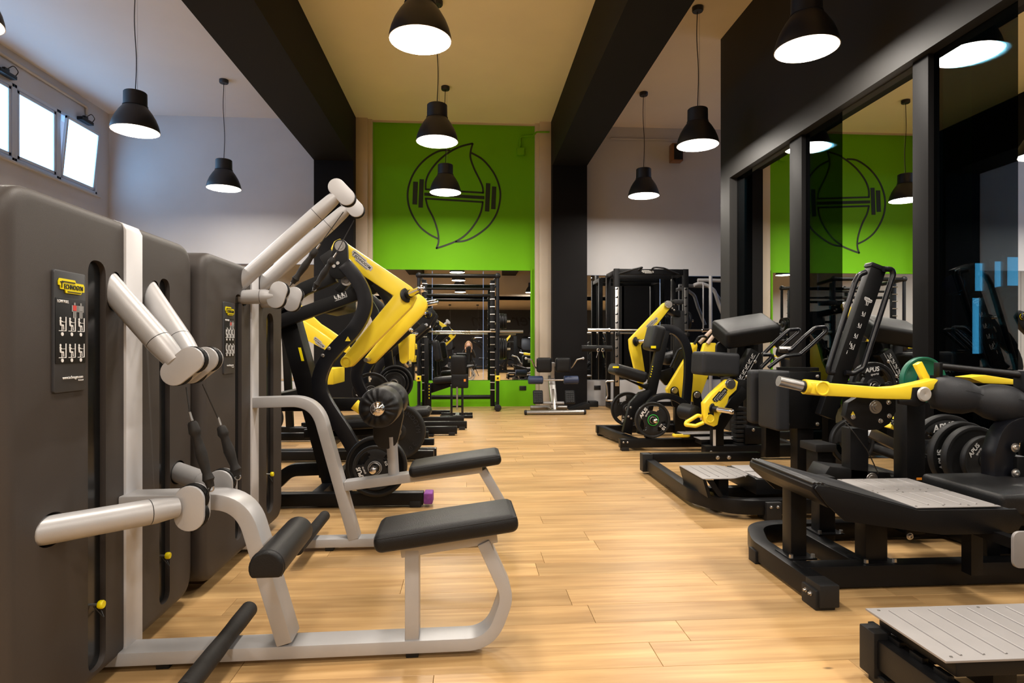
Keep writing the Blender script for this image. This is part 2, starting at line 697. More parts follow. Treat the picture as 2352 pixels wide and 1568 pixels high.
# floor: dark bed and separate oak planks
fl = MB().bx((XL - 0.2, YREAR, -0.12), (8.5, YB + 0.3, -0.013)).obj('floor', 'subfloor', None, kind='structure')
PW, PL, GAP = 0.157, 1.32, 0.0014
random.seed(11)
plank_me = None
far = MB()
row = 0
yy = 1.10
count = 0
def plank_box(mb, x0, x1, y0, y1):
    a, b, z0, z1, c = GAP / 2, GAP / 2, -0.012, 0.0, 0.0008
    vs = [(x0 + a, y0 + b, z0), (x1 - a, y0 + b, z0), (x1 - a, y1 - b, z0), (x0 + a, y1 - b, z0),
          (x0 + a, y0 + b, z1 - c), (x1 - a, y0 + b, z1 - c), (x1 - a, y1 - b, z1 - c), (x0 + a, y1 - b, z1 - c),
          (x0 + a + c, y0 + b + c, z1), (x1 - a - c, y0 + b + c, z1), (x1 - a - c, y1 - b - c, z1), (x0 + a + c, y1 - b - c, z1)]
    fs = [(0, 1, 5, 4), (1, 2, 6, 5), (2, 3, 7, 6), (3, 0, 4, 7), (4, 5, 9, 8), (5, 6, 10, 9), (6, 7, 11, 10), (7, 4, 8, 11), (8, 9, 10, 11)]
    mb.add(vs, fs)
pm = MB(); plank_box(pm, 0, PL, 0, PW)
plank0 = None
while yy > YREAR + PW: yy -= PW
yy0 = yy
while yy < YB - 0.02:
    off = random.random() * PL
    x = XL - off
    while x < 8.4:
        near = 1.05 < yy < 5.6 and x + PL > -1.6 and x < 3.1
        if near and count < 300:
            if plank0 is None:
                plank0 = pm.obj('plank', 'wood', fl, smooth=False)
                plank0.location = (x, yy, 0)
            else:
                o = plank0.copy(); C.objects.link(o); o.parent = fl; o.location = (x, yy, 0)
            count += 1
        else:
            x0, x1 = max(x, XL - 0.1), min(x + PL, 8.4)
            y1 = min(yy + PW, YB + 0.2)
            if x1 > x0: plank_box(far, x0, x1, yy, y1)
        x += PL
    yy += PW
far.obj('plank_field', 'wood', fl, smooth=False, kind='stuff')

# ceilings of the three bays
BLx0, BLx1, BRx0, BRx1, BZ = -2.5, -1.87, 1.38, 1.96, 4.02
ceil = MB().bx((XL - 0.3, -5, CEIL), (BLx1, YB + 0.3, CEIL + 0.15)).obj('ceiling', 'ceil_white', None, kind='structure')
MB().bx((BLx1, -5, CEIL), (BRx0, YB + 0.3, CEIL + 0.15)).obj('ceiling_middle', 'ceil_beige', None, kind='structure')
MB().bx((BRx0, -5, CEIL), (8.5, YB + 0.3, CEIL + 0.15)).obj('ceiling_right', 'ceil_right', None, kind='structure')
# beams (with columns at the back wall)
MB().bx((BLx0, -5, BZ), (BLx1, 10.1, CEIL + 0.01)).obj('beam_left', 'beam', None, kind='structure')
MB().bx((BRx0, -5, BZ), (BRx1, 10.1, CEIL + 0.01)).obj('beam_right', 'beam', None, kind='structure')
MB().bx((BLx0, 10.1, 0), (BLx1, YB + 0.1, CEIL)).obj('column_left', 'black_wall', None, kind='structure')
MB().bx((BRx0, 10.1, 0), (BRx1, YB + 0.1, CEIL)).obj('column_right', 'black_wall', None, kind='structure')

# back wall in its bays, with mirror recesses
MIR_T, MIR_B = 2.31, 0.44
def back_wall(name, x0, x1, material, mx0, mx1, mt=MIR_T, mb=MIR_B):
    m = MB()
    m.bx((x0, YB, mt), (x1, YB + 0.2, CEIL))
    m.bx((x0, YB, -0.02), (x1, YB + 0.2, mb))
    if mx0 > x0: m.bx((x0, YB, mb), (mx0, YB + 0.2, mt))
    if mx1 < x1: m.bx((mx1, YB, mb), (x1, YB + 0.2, mt))
    return m.obj(name, material, None, kind='structure')
back_wall('wall_back_left', XL - 0.2, BLx0, 'wall_white', XL + 1.1, BLx0 - 0.001, mt=2.38)
back_wall('wall_back', -1.61, 1.118, 'green', -1.6, 1.05)
back_wall('wall_back_right', BRx1, 8.4, 'wall_white', BRx1 + 0.001, 5.4, mt=2.24)
# pale pilasters between green panel and black columns
MB().bx((BLx1, 10.30, 0), (-1.68, YB + 0.1, CEIL)).bx((-1.68, 10.36, 0), (-1.61, YB + 0.1, CEIL)).obj('trim_1', 'wall_beige', None, bevel=0.004, kind='structure')
MB().bx((1.19, 10.28, 0), (BRx0, YB + 0.1, CEIL)).bx((1.118, 10.36, 0), (1.19, YB + 0.1, CEIL)).obj('trim_2', 'wall_beige', None, bevel=0.004, kind='structure')
MB().bx((-1.61, 10.40, CEIL - 0.025), (1.118, YB + 0.05, CEIL)).obj('trim_3', 'wall_beige', None, kind='structure')
# green ledge box under the mirror, thin green frame round the mirror
MB().bx((-1.61, 10.33, 0), (1.118, YB, MIR_B - 0.01)).obj('ledge_green', 'green', None, bevel=0.004, kind='structure')
MB().bx((-1.61, 10.415, MIR_T - 0.004), (1.05, YB, MIR_T + 0.035)).bx((1.045, 10.415, MIR_B), (1.075, YB, MIR_T + 0.035)).obj('trim_4', 'green', None, kind='structure')
MB().bx((BRx1, 10.34, 0), (5.5, YB, MIR_B - 0.01)).obj('ledge_white', 'wall_white', None, bevel=0.004, kind='structure')
MB().bx((XL, 10.34, 0), (BLx0, YB, MIR_B - 0.01)).obj('ledge_white', 'wall_white', None, bevel=0.004, kind='structure')

def mirror(name, label, panes, z0, z1, group=None):
    """a wall mirror: sheets side by side on clips"""
    cx = sum(panes) / len(panes)
    r = empty(name, label, 'mirror', (panes[0], YB, z0))
    for a, b in zip(panes[:-1], panes[1:]):
        MB().bx((a - panes[0] + 0.003, -0.008, 0.002), (b - panes[0] - 0.003, 0.03, z1 - z0 - 0.002)).obj('mirror_sheet', 'mirror', r, smooth=False)
    return r
mirror('wall_mirror', 'large wall mirror set in the green wall behind the weight machines', [-1.598, -0.62, 0.24, 1.045], MIR_B, MIR_T - 0.005)
mirror('wall_mirror', 'wall mirror behind the squat rack, right of the black column', [BRx1 + 0.01, 3.3, 4.4, 5.38], MIR_B, 2.235)
mirror('wall_mirror', 'wall mirror on the left back wall, behind the yellow lever machine', [XL + 1.12, -3.6, BLx0 - 0.01], MIR_B, 2.375)

# left wall with its high window band
WZ0, WZ1 = 3.40, 4.40
wy = [10.12, 9.22, 8.36, 7.46, 6.60, 5.7, 4.8, 3.9, 3.0, 2.1]
m = MB()
m.bx((XL - 0.25, -5, -0.02), (XL, YB + 0.2, WZ0)).bx((XL - 0.25, -5, WZ1), (XL, YB + 0.2, CEIL + 0.1))
m.bx((XL - 0.25, 10.12, WZ0), (XL, YB + 0.2, WZ1)).bx((XL - 0.25, -5, WZ0), (XL, wy[-1], WZ1))
m.obj('wall_left', 'wall_white', None, kind='structure')
for i in range(len(wy) - 1):
    y1, y0 = wy[i], wy[i + 1]
    r = MB()
    fx = XL - 0.03
    t = 0.045
    r.bx((fx - 0.05, y0, WZ0), (fx + 0.03, y1, WZ0 + t)).bx((fx - 0.05, y0, WZ1 - t), (fx + 0.03, y1, WZ1))
    r.bx((fx - 0.05, y0, WZ0), (fx + 0.03, y0 + t, WZ1)).bx((fx - 0.05, y1 - t, WZ0), (fx + 0.03, y1, WZ1))
    win = r.obj('window_%d' % (i + 1), 'white_frame', None, bevel=0.003, kind='structure')
    tilt = 0.055 if i == 0 else 0.0      # the last sash stands tilted open
    s2 = MB()
    a, b = y0 + t + 0.01, y1 - t - 0.01
    zz0, zz1 = WZ0 + t + 0.01, WZ1 - t - 0.01
    k = 0.04
    s2.bx((0, a, zz0), (0.035, b, zz0 + k)).bx((0, a, zz1 - k), (0.035, b, zz1)).bx((0, a, zz0), (0.035, a + k, zz1)).bx((0, b - k, zz0), (0.035, b, zz1))
    for v in s2.v: v.x += fx - 0.01 + tilt * (v.z - zz0) / (zz1 - zz0) * 1.6
    s2.obj('sash', 'white_frame', win, bevel=0.003)
    g = MB().bx((0.012, a + k - 0.005, zz0 + k - 0.005), (0.02, b - k + 0.005, zz1 - k + 0.005))
    for v in g.v: v.x += fx - 0.01 + tilt * (v.z - zz0) / (zz1 - zz0) * 1.6
    g.obj('pane', 'daylight', win, smooth=False)
MB().bx((XL - 0.005, 2.0, WZ0 - 0.03), (XL + 0.03, 10.2, WZ0 - 0.002)).obj('trim_5', 'wall_white', None, bevel=0.003, kind='structure')
# window actuators
for (px, py, lab) in ((192, 277, 'small black window opener above the open sash'), (8, 168, 'small black window opener at the left edge of the window band')):
    p = W(px, py, X=XL + 0.02)
    r = empty('window_actuator', lab, 'window opener', (XL, p.y, p.z))
    MB().bx((0.004, -0.14, -0.03), (0.09, 0.14, 0.02)).obj('motor_box', 'black_plastic', r, bevel=0.008)
    MB().bx((0.02, -0.03, 0.02), (0.06, 0.05, 0.07)).obj('bracket', 'black_plastic', r, bevel=0.004)
    MB().tube(fil([(0.05, 0.02, 0.06), (0.1, 0.06, 0.13), (0.1, 0.15, 0.08), (0.06, 0.14, 0.02)], 0.04), 0.006, 6).obj('lead', 'cable', r)
# conduit along the left wall
r = tag(MB().tube([(XL + 0.022, 2.0, 4.66), (XL + 0.022, 9.75, 4.67)], 0.018, 10).tube(fil([(XL + 0.022, 9.72, 4.67), (XL + 0.022, 9.82, 4.67), (XL + 0.022, 9.82, 4.55)], 0.04), 0.018, 10).obj('conduit', 'wall_beige'), 'thin pale conduit running above the left window band', 'conduit')

# conduits and small boxes on the back wall
def wpath(pts, Y): return [W(a, b, Y=Y) for a, b in pts]
tag(MB().tube(fil(wpath([(1195, 340), (1195, 316), (1203, 312), (1226, 312)], 10.42), 0.05), 0.014, 8).tube(fil(wpath([(1224, 313), (1232, 303), (1262, 303)], 10.26), 0.03), 0.014, 8).obj('conduit', 'green'), 'bent conduit leading to the green box on the green wall', 'conduit')
p = W(1196, 348, Y=10.40)
tag(MB().box(p, (0.13, 0.06, 0.12)).obj('junction_box', 'green', bevel=0.006), 'small square box painted green, high on the green wall', 'junction box')
tag(MB().tube(wpath([(1402, 318), (1660, 324)], 10.42), 0.013, 8).obj('conduit', 'wall_white'), 'thin pale conduit high on the white wall right of the beam', 'conduit')
p = W(1553, 352, Y=10.33)
sp = empty('wall_speaker', 'wooden wall speaker partly behind the right pendant lamp', 'speaker', p)
MB().box((0, 0, 0), (0.19, 0.17, 0.30)).obj('cabinet', 'wood_brown', sp, bevel=0.006)
MB().box((0.01, -0.088, 0), (0.15, 0.01, 0.26)).obj('grille', 'black_plastic', sp, bevel=0.004)
MB().box((0, 0.095, 0), (0.05, 0.03, 0.06)).obj('bracket', 'black_plastic', sp)
p = W(1660, 354, Y=10.42)
MB()
for (px, py, Y, lab) in ((1201, 891, 10.325, 'black double socket on the green ledge'), (1372, 890, 10.335, 'black socket on the white ledge by the column'), ):
    p = W(px, py, Y=Y)
    r = empty('socket', lab, 'socket', p)
    MB().box((0, 0.0, 0), (0.115, 0.012, 0.075)).obj('cover_plate', 'socket', r, bevel=0.003)
    for q in (-0.03, 0.0, 0.03):
        MB().cyl((q, -0.008, 0), (q, 0.0, 0), 0.010, 12).obj('outlet', 'rubber', r)

# logo painted on the green wall (slightly raised paint film)
LY = YB - 0.003
def L(px, py): return W(840 + px / 4.127, 260 + py / 4.127, Y=LY)
def spline(pts, n=8):
    P = [Vector(p) for p in pts]
    out = []
    for i in range(len(P) - 1):
        p0, p1, p2, p3 = P[max(i - 1, 0)], P[i], P[i + 1], P[min(i + 2, len(P) - 1)]
        for k in range(n):
            t = k / n
            out.append(0.5 * ((2 * p1) + (p2 - p0) * t + (2 * p0 - 5 * p1 + 4 * p2 - p3) * t * t + (3 * p1 - p0 - 3 * p2 + p3) * t ** 3))
    out.append(P[-1])
    return out
lg = empty('wall_logo', 'black line logo of a barbell and two leaves in a circle on the green wall', 'mural', (0, LY, 0))
def stroke(name, pts, wd=0.030, smooth=True):
    pts = [L(*p) for p in pts]
    if smooth: pts = spline(pts)
    m = MB().path([(p.x, 0.0, p.z) for p in pts], wd, 0.004, up=(0, 1, 0))
    return m.obj(name, 'logo', lg, smooth=False)
stroke('circle_arc', [(800, 350), (690, 360), (560, 440), (460, 560), (405, 700), (400, 830), (435, 950), (510, 1070), (600, 1145), (688, 1190)])
stroke('circle_arc', [(1000, 375), (1110, 440), (1210, 560), (1265, 690), (1275, 800), (1245, 940), (1170, 1060), (1060, 1150), (950, 1205), (850, 1218)])
stroke('leaf_outline', [(1015, 286), (900, 315), (790, 370), (690, 450), (610, 550), (572, 640), (568, 722)])
stroke('leaf_outline', [(1015, 283), (995, 360), (995, 430), (1030, 530), (1080, 630), (1108, 700), (1113, 758)])
stroke('leaf_outline', [(562, 720), (1118, 754)], smooth=False)
stroke('leaf_outline', [(568, 806), (590, 890), (640, 990), (675, 1090), (690, 1170), (688, 1230), (668, 1284)])
stroke('leaf_outline', [(668, 1280), (760, 1250), (870, 1205), (960, 1140), (1040, 1040), (1090, 940), (1110, 840)])
stroke('leaf_outline', [(562, 808), (1116, 842)], smooth=False)
for nm, q in (('barbell_bar', [(555, 752), (1125, 785), (1125, 815), (555, 781)]),
              ('barbell_plate', [(450, 648), (495, 650), (486, 865), (442, 862)]), ('barbell_plate', [(510, 624), (552, 627), (540, 895), (499, 893)]),
              ('barbell_plate', [(1140, 662), (1182, 665), (1170, 932), (1129, 929)]), ('barbell_plate', [(1198, 693), (1238, 696), (1229, 910), (1188, 907)])):
    P = [L(*p) for p in q]
    MB().prism([(p.x, 0, p.z) for p in P], (0, 0.004, 0)).obj(nm, 'logo', lg, smooth=False)

# ---------------------------------------------------------------- right-hand wall: black header, posts, alternating mirror and tinted glass
HZ = 3.02
struct('wall_right', MB().bx((XR, -5, HZ), (XR + 0.35, 7.38, CEIL + 0.1)).bx((XR, 7.12, -0.02), (XR + 0.35, 7.38, HZ)), 'black_gloss')
struct('wall_partition', MB().bx((XR + 0.3, 7.2, -0.02), (8.4, 7.38, CEIL + 0.1)), 'black_wall')
posts = [(5.62, 5.84), (4.01, 4.16)]
yy = 4.01
while yy > -4.6:
    yy -= 1.72
    posts.append((yy, yy + 0.15))
bays = []
for k, (a, b) in enumerate(posts):
    MB().bx((XR + 0.05, a, -0.01), (GX + 0.06, b, HZ)).obj('trim_%d' % (6 + k), 'black_wall', None, bevel=0.004, kind='structure')
MB().bx((XR + 0.045, -5, -0.01), (GX + 0.04, 7.12, 0.06)).obj('trim_30', 'black_wall', None, bevel=0.004, kind='structure')
edges = [(6.70, 7.12, 5.84, 6.70), (5.03, 5.62, 4.16, 5.03)]
yy = 4.01
while yy > -3.0:
    edges.append((yy - 0.66, yy, yy - 1.57, yy - 0.66))
    yy -= 1.72
names = ['beside the doorway pier', 'left of the tall black backrest machine', 'at the right edge of the picture']
for k, (g0, g1, m0, m1) in enumerate(edges):
    nt_ = ['farthest, at the end pier', 'second from the far end', 'third from the far end, at the right edge', 'beside the photographer', 'behind the photographer', 'near the rear hall', 'last before the rear hall'][k]
    MB().bx((GX + 0.012, g0, 0.06), (GX + 0.024, g1, HZ)).obj('window_%d' % (20 + k), 'tinted', None, smooth=False, kind='structure', label='tall tinted glass pane, ' + nt_)
    r = empty('tall_mirror', 'tall mirror panel of the right wall, ' + nt_, 'mirror', (GX, m0, 0.06))
    MB().bx((0, 0.002, 0), (0.02, m1 - m0 - 0.002, HZ - 0.064)).obj('mirror_sheet', 'mirror', r, smooth=False)

# the room beyond the glass
struct('trim_61', MB().bx((XR + .36, 7.17, 2.31), (6.2, 7.2, CEIL)), 'green')
struct('trim_62', MB().bx((XR + .36, -4.9, CEIL - .02), (8.2, 7.17, CEIL)), 'green')
struct('wall_far_right', MB().bx((8.2, -5.2, -0.02), (8.4, 7.4, CEIL + 0.1)), 'rear_grey')
struct('wall_glass_room', MB().bx((XR + 0.35, -5.2, -0.02), (8.4, -5, CEIL + 0.1)), 'rear_grey')
for k, (px, py0, px1, py1) in enumerate(((2238, 604, 2258, 668), (2283, 600, 2300, 660), (2232, 684, 2250, 812), (2312, 590, 2350, 660))):
    a, b = W(px, py0, Y=7.16), W(px1, py1, Y=7.16)
    fr = MB()
    x0, x1, z0, z1 = a.x, b.x, b.z, a.z
    t = 0.03
    fr.bx((x0 - t, 7.15, z0 - t), (x1 + t, 7.2, z0)).bx((x0 - t, 7.15, z1), (x1 + t, 7.2, z1 + t)).bx((x0 - t, 7.15, z0), (x0, 7.2, z1)).bx((x1, 7.15, z0), (x1 + t, 7.2, z1))
    wdw = fr.obj('window_%d' % (40 + k), 'black_wall', None, kind='structure')
    MB().bx((x0, 7.17, z0), (x1, 7.19, z1)).obj('pane', 'daylight_far', wdw, smooth=False)

# rear part of the hall (seen in the mirrors): lower ceiling and dark wall with lettering
struct('wall_rear_header', MB().bx((XL - 0.2, -5.2, 3.0), (8.4, -5, CEIL + 0.1)), 'wall_beige')
struct('ceiling_rear', MB().bx((XL - 0.2, YREAR, 3.0), (8.4, -5, 3.15)), 'wall_beige')
struct('wall_rear', MB().bx((XL - 0.2, YREAR - 0.2, -0.1), (8.4, YREAR, 3.2)), 'rear_grey')
struct('wall_rear_left', MB().bx((XL - 0.2, YREAR, -0.1), (XL, -5, 3.2)), 'wall_white')
struct('wall_rear_right', MB().bx((8.2, YREAR, -0.1), (8.4, -5, 3.2)), 'rear_grey')
struct('trim_60', MB().bx((8.185, YREAR + .1, 2.35), (8.2, -5.3, 2.95)), 'green')
rt = text('wall_lettering', 'Power Gym', 1.0, (2.6, YREAR + 0.01, 2.45), (-1, 0, 0), (0, 0, 1), 'dark_print', shear=0.3)
tag(rt, 'black slanted lettering on the dark rear wall, seen reversed in the back mirror', 'lettering')

# ---------------------------------------------------------------- pendant lamps
def lamp_proto():
    r = empty('pendant_lamp', 'x', 'lamp', (0, 0, 0), 0, 'dark bell-shaped pendant lamps')
    R = 0.23
    prof = [(R, 0), (R - 0.003, 0.03), (R - 0.016, 0.08), (R - 0.04, 0.14), (R - 0.075, 0.20), (R - 0.108, 0.245), (R - 0.122, 0.262), (R - 0.122, 0.268)]
    inner = [(a - 0.006, b) for a, b in reversed(prof)]
    sh = MB().lathe((0, 0, 0), (0, 0, 1), prof + [(0.108, 0.268)], 40).obj('shade', 'lamp_shade', r)
    MB().lathe((0, 0, 0), (0, 0, 1), inner + [(R, 0.0)], 40).obj('lining', 'lamp_inner', r)
    MB().lathe((0, 0, 0), (0, 0, 1), [(0.001, 0.405), (0.104, 0.405), (0.110, 0.398), (0.112, 0.26), (0.118, 0.258), (0.118, 0.266)], 36).obj('neck', 'lamp_shade', r)
    MB().lathe((0, 0, 0), (0, 0, 1), [(0.001, 0.022), (0.10, 0.020), (0.224, 0.014)], 36).obj('diffuser', 'bulb', r)
    wav = [(0.012 * math.sin(t * 6) * (0.3 + 0.7 * math.sin(PI * t)), 0.004 * math.sin(t * 9), 0.405 + (1.545 - 0.025 - 0.405) * t) for t in [k / 24 for k in range(25)]]
    MB().tube(wav, 0.005, 6).obj('cord', 'cable', r)
    MB().tube([(0.022, 0, 0.405), (0.022, 0, 1.515)], 0.0016, 5).obj('steel_wire', 'steel', r)
    MB().lathe((0, 0, 0), (0, 0, 1), [(0.001, 1.495), (0.055, 1.495), (0.062, 1.507), (0.062, 1.544), (0.001, 1.544)], 24).obj('ceiling_rose', 'lamp_shade', r)
    return r
LROW = [9.0, 6.72, 4.48, 2.24, 0.0, -2.24, -4.4]
spots = []
where = {
 (0, 0): 'dark pendant lamp in front of the barbell logo, smallest of the middle row',
 (0, 1): 'dark pendant lamp above the barbell logo, middle of the middle row',
 (0, 2): 'large dark pendant lamp cut by the top edge, nearest of the middle row',
 (-1, 0): 'dark pendant lamp before the blue-white left back wall, smaller of the left pair',
 (-1, 1): 'dark pendant lamp nearest the left window, larger of the left pair',
 (1, 0): 'dark pendant lamp left of the wall speaker, smaller of the right pair',
 (1, 1): 'dark pendant lamp right of the beam, overlapping the wall speaker',
 (1, 2): 'dark pendant lamp before the black header of the glass wall, top right',
}
lp = None
exact = {(0, 2): (-0.358, 4.55), (0, 1): (-0.350, 6.78), (0, 0): (-0.345, 9.0), (-1, 1): (-3.48, 6.67), (-1, 0): (-3.48, 8.99), (1, 2): (2.55, 4.48), (1, 1): (2.55, 6.70), (1, 0): (2.60, 9.0)}
for c in (0, -1, 1):
    for k, y in enumerate(LROW):
        x, yy_ = exact.get((c, k), ({0: -0.36, -1: -3.48, 1: 2.55}[c], y))
        lab = where.get((c, k), 'dark pendant lamp out of the frame, row %s' % ({0: 'over the aisle', -1: 'on the left', 1: 'on the right'}[c]) + ', ' + ['', '', 'third', 'fourth', 'fifth', 'sixth', 'last'][k] + ' from the back wall')
        if lp is None:
            lp = lamp_proto(); o = lp; o['label'] = lab
            o.location = (x, yy_, 3.255)
        else:
            o = dup(lp, (x, yy_, 3.255), None, lab)
        ld = bpy.data.lights.new('lamp_light', 'AREA')
        ld.shape = 'DISK'; ld.size = 0.44
        ld.energy = LAMP_POWER; ld.color = LAMP_COLOR
        lo = bpy.data.objects.new('lamp_light', ld)
        C.objects.link(lo)
        lo.parent = o
        lo.location = (0, 0, 0.008)
# lamps of the rear hall
for (x, y) in ((0.4, -8), (-0.9, -8), (3.0, -8), (-3.5, -8)):
    o = dup(lp, (x, y, 1.452), None, {.4: 'dark low pendant lamp in the rear hall, right of the pair in the mirror', -.9: 'dark low pendant lamp in the rear hall, left of the pair in the mirror', 3.0: 'dark low pendant lamp by the right of the rear hall', -3.5: 'dark low pendant lamp by the left of the rear hall'}[x])
    ld = bpy.data.lights.new('lamp_light', 'AREA'); ld.shape = 'DISK'; ld.size = 0.44; ld.energy = LAMP_POWER * 0.7; ld.color = (0.95, 0.95, 1.0)
    lo = bpy.data.objects.new('lamp_light', ld); C.objects.link(lo); lo.parent = o; lo.location = (0, 0, 0.008)
# ================================================================ helpers for machines
def cut(o, cutters):
    """cut recesses out of a mesh and drop the cutting shapes"""
    for c in cutters:
        c.parent = o.parent
        md = o.modifiers.new('cut', 'BOOLEAN')
        md.object = c; md.operation = 'DIFFERENCE'; md.solver = 'EXACT'
    bpy.context.view_layer.update()
    dg = bpy.context.evaluated_depsgraph_get()
    dg.update()
    me = bpy.data.meshes.new_from_object(o.evaluated_get(dg))
    o.modifiers.clear()
    o.data = me
    for c in cutters:
        bpy.data.objects.remove(c)
    me.shade_smooth()
    me.set_sharp_from_angle(angle=math.radians(38))
    return o


def rrect(y0, y1, z0, z1, r, x=0.0, n=8):
    """rounded rectangle polygon in the y-z plane"""
    pts = [(x, y0, z0), (x, y1, z0), (x, y1, z1), (x, y0, z1)]
    return fil(pts, r, n, closed=True)


def rrect_xz(x0, x1, z0, z1, r, y=0.0, n=8):
    return fil([(x0, y, z0), (x1, y, z0), (x1, y, z1), (x0, y, z1)], r, n, closed=True)


def shift(pts, v): return [Vector(p) + Vector(v) for p in pts]


def capsule(a, b, r1, r2=None, n=12, nrm=(0, 1, 0)):
    """outline of two circles' hull; a, b in a plane normal to nrm"""
    r2 = r1 if r2 is None else r2
    a, b = Vector(a), Vector(b)
    d = (b - a)
    L_ = d.length; d.normalize()
    nrm = Vector(nrm).normalized()
    s = nrm.cross(d)
    ph = math.asin(max(-1, min(1, (r1 - r2) / L_))) if L_ > 1e-6 else 0
    out = []
    for i in range(n + 1):
        t = PI / 2 - ph + (PI + 2 * ph) * i / n
        out.append(a + (d * math.cos(t) + s * math.sin(t)) * r1)
    for i in range(n + 1):
        t = -PI / 2 - ph + (PI - 2 * ph) * i / n
        t = -(PI / 2 - ph) + (PI - 2 * ph) * i / n
        out.append(b + (d * math.cos(t) + s * math.sin(t)) * r2)
    # drop doubles
    res = []
    for p in out:
        if not res or (p - res[-1]).length > 1e-4: res.append(p)
    if (res[0] - res[-1]).length < 1e-4: res.pop()
    return res


def bolt(parent, p, d=(0, -1, 0), r=0.010, material='steel'):
    p, d = Vector(p), Vector(d).normalized()
    return MB().lathe(p, d, [(0.0, 0.0), (r * 1.5, 0.0), (r * 1.5, 0.003), (r, 0.004), (r, 0.010), (r * 0.8, 0.012), (r * 0.45, 0.012), (r * 0.4, 0.006), (0.0, 0.006)], 12).obj('bolt', material, parent)


def badge_shape(o, xd, yd, w_, h_):
    """outline of the stepped maker's badge: a rectangle with a lower right offset"""
    o, xd, yd = Vector(o), Vector(xd).normalized(), Vector(yd).normalized()
    P = [(-.5, .30), (-.46, .5), (.12, .5), (.16, .30), (.46, .30), (.5, .12), (.5, -.30), (.40, -.30), (.36, -.5), (-.22, -.5), (-.26, -.26), (-.42, -.26), (-.44, -.02), (-.5, .02)]
    return [o + xd * (a * w_) + yd * (b * h_) for a, b in P]


def maker_badge(parent, o, xd, yd, w_, h_, base='label_yellow', ink='dark_print', bold=0.0):
    o, xd, yd = Vector(o), Vector(xd).normalized(), Vector(yd).normalized()
    n = xd.cross(yd).normalized()
    b = MB().prism(badge_shape(o, xd, yd, w_, h_), n * 0.003).obj('maker_badge', base, parent, label='%s badge reading TECHNOGYM' % ('yellow' if base == 'label_yellow' else 'silver' if base == 'badge_grey' else 'black'))
    t1 = text('lettering', 'T', h_ * 0.62, o + n * 0.0022 - xd * w_ * 0.40 + yd * h_ * 0.03, xd, yd, ink, b, fit=w_ * 0.12, bold=h_ * 0.008)
    text('lettering', 'ECHNOGYM', h_ * 0.46, o + n * 0.0022 + xd * w_ * 0.055 - yd * h_ * 0.06, xd, yd, ink, b, fit=w_ * 0.74, bold=h_ * 0.008)
    MB().prism([o + n * 0.002 + xd * (a * w_) + yd * (c * h_) for a, c in ((-.40, .33), (.10, .33), (.12, .26), (-.40, .26))], n * 0.002).obj('ink_line', ink, b, smooth=False)
    MB().prism([o + n * 0.002 + xd * (a * w_) + yd * (c * h_) for a, c in ((-.18, -.36), (.34, -.36), (.34, -.42), (-.18, -.42))], n * 0.002).obj('ink_line', ink, b, smooth=False)
    return b


def seated_figure(mb, o, xd, yd, s, arm=0.0, high=False):
    """small printed pictogram of a person on a machine; all strokes in one flat print"""
    o, xd, yd = Vector(o), Vector(xd), Vector(yd)
    n = xd.cross(yd).normalized()
    def q(pts): mb.prism([o + xd * (a * s) + yd * (b * s) for a, b in pts], n * 0.001)
    def line(a, b, w_):
        a, b = Vector((a[0], a[1], 0)), Vector((b[0], b[1], 0))
        d = (b - a).normalized(); p = Vector((-d.y, d.x, 0)) * w_ / 2
        q([(v.x, v.y) for v in (a + p, b + p, b - p, a - p)])
    # machine
    line((.42, -.5), (.42, .55), .09); line((-.4, -.5), (.45, -.5), .05); line((-.05, -.5), (-.05, -.12), .06)
    if high: line((.42, .5), (.1, .75), .05); line((.1, .75), (.05, .35 + arm), .03)
    else: line((.42, .15), (.05 - arm * 0.3, .15), .03)
    # person
    q([(-.22 + .09 * math.cos(t), .42 + .10 * math.sin(t)) for t in [2 * PI * k / 10 for k in range(10)]])
    line((-.24, .32), (-.20, -.10), .16); line((-.22, -.08), (.14, -.10), .12); line((.12, -.06), (.16, -.42), .08)
    line((-.2, .24), (.05 - arm * .3, .16 + (.2 + arm if high else 0)), .07)


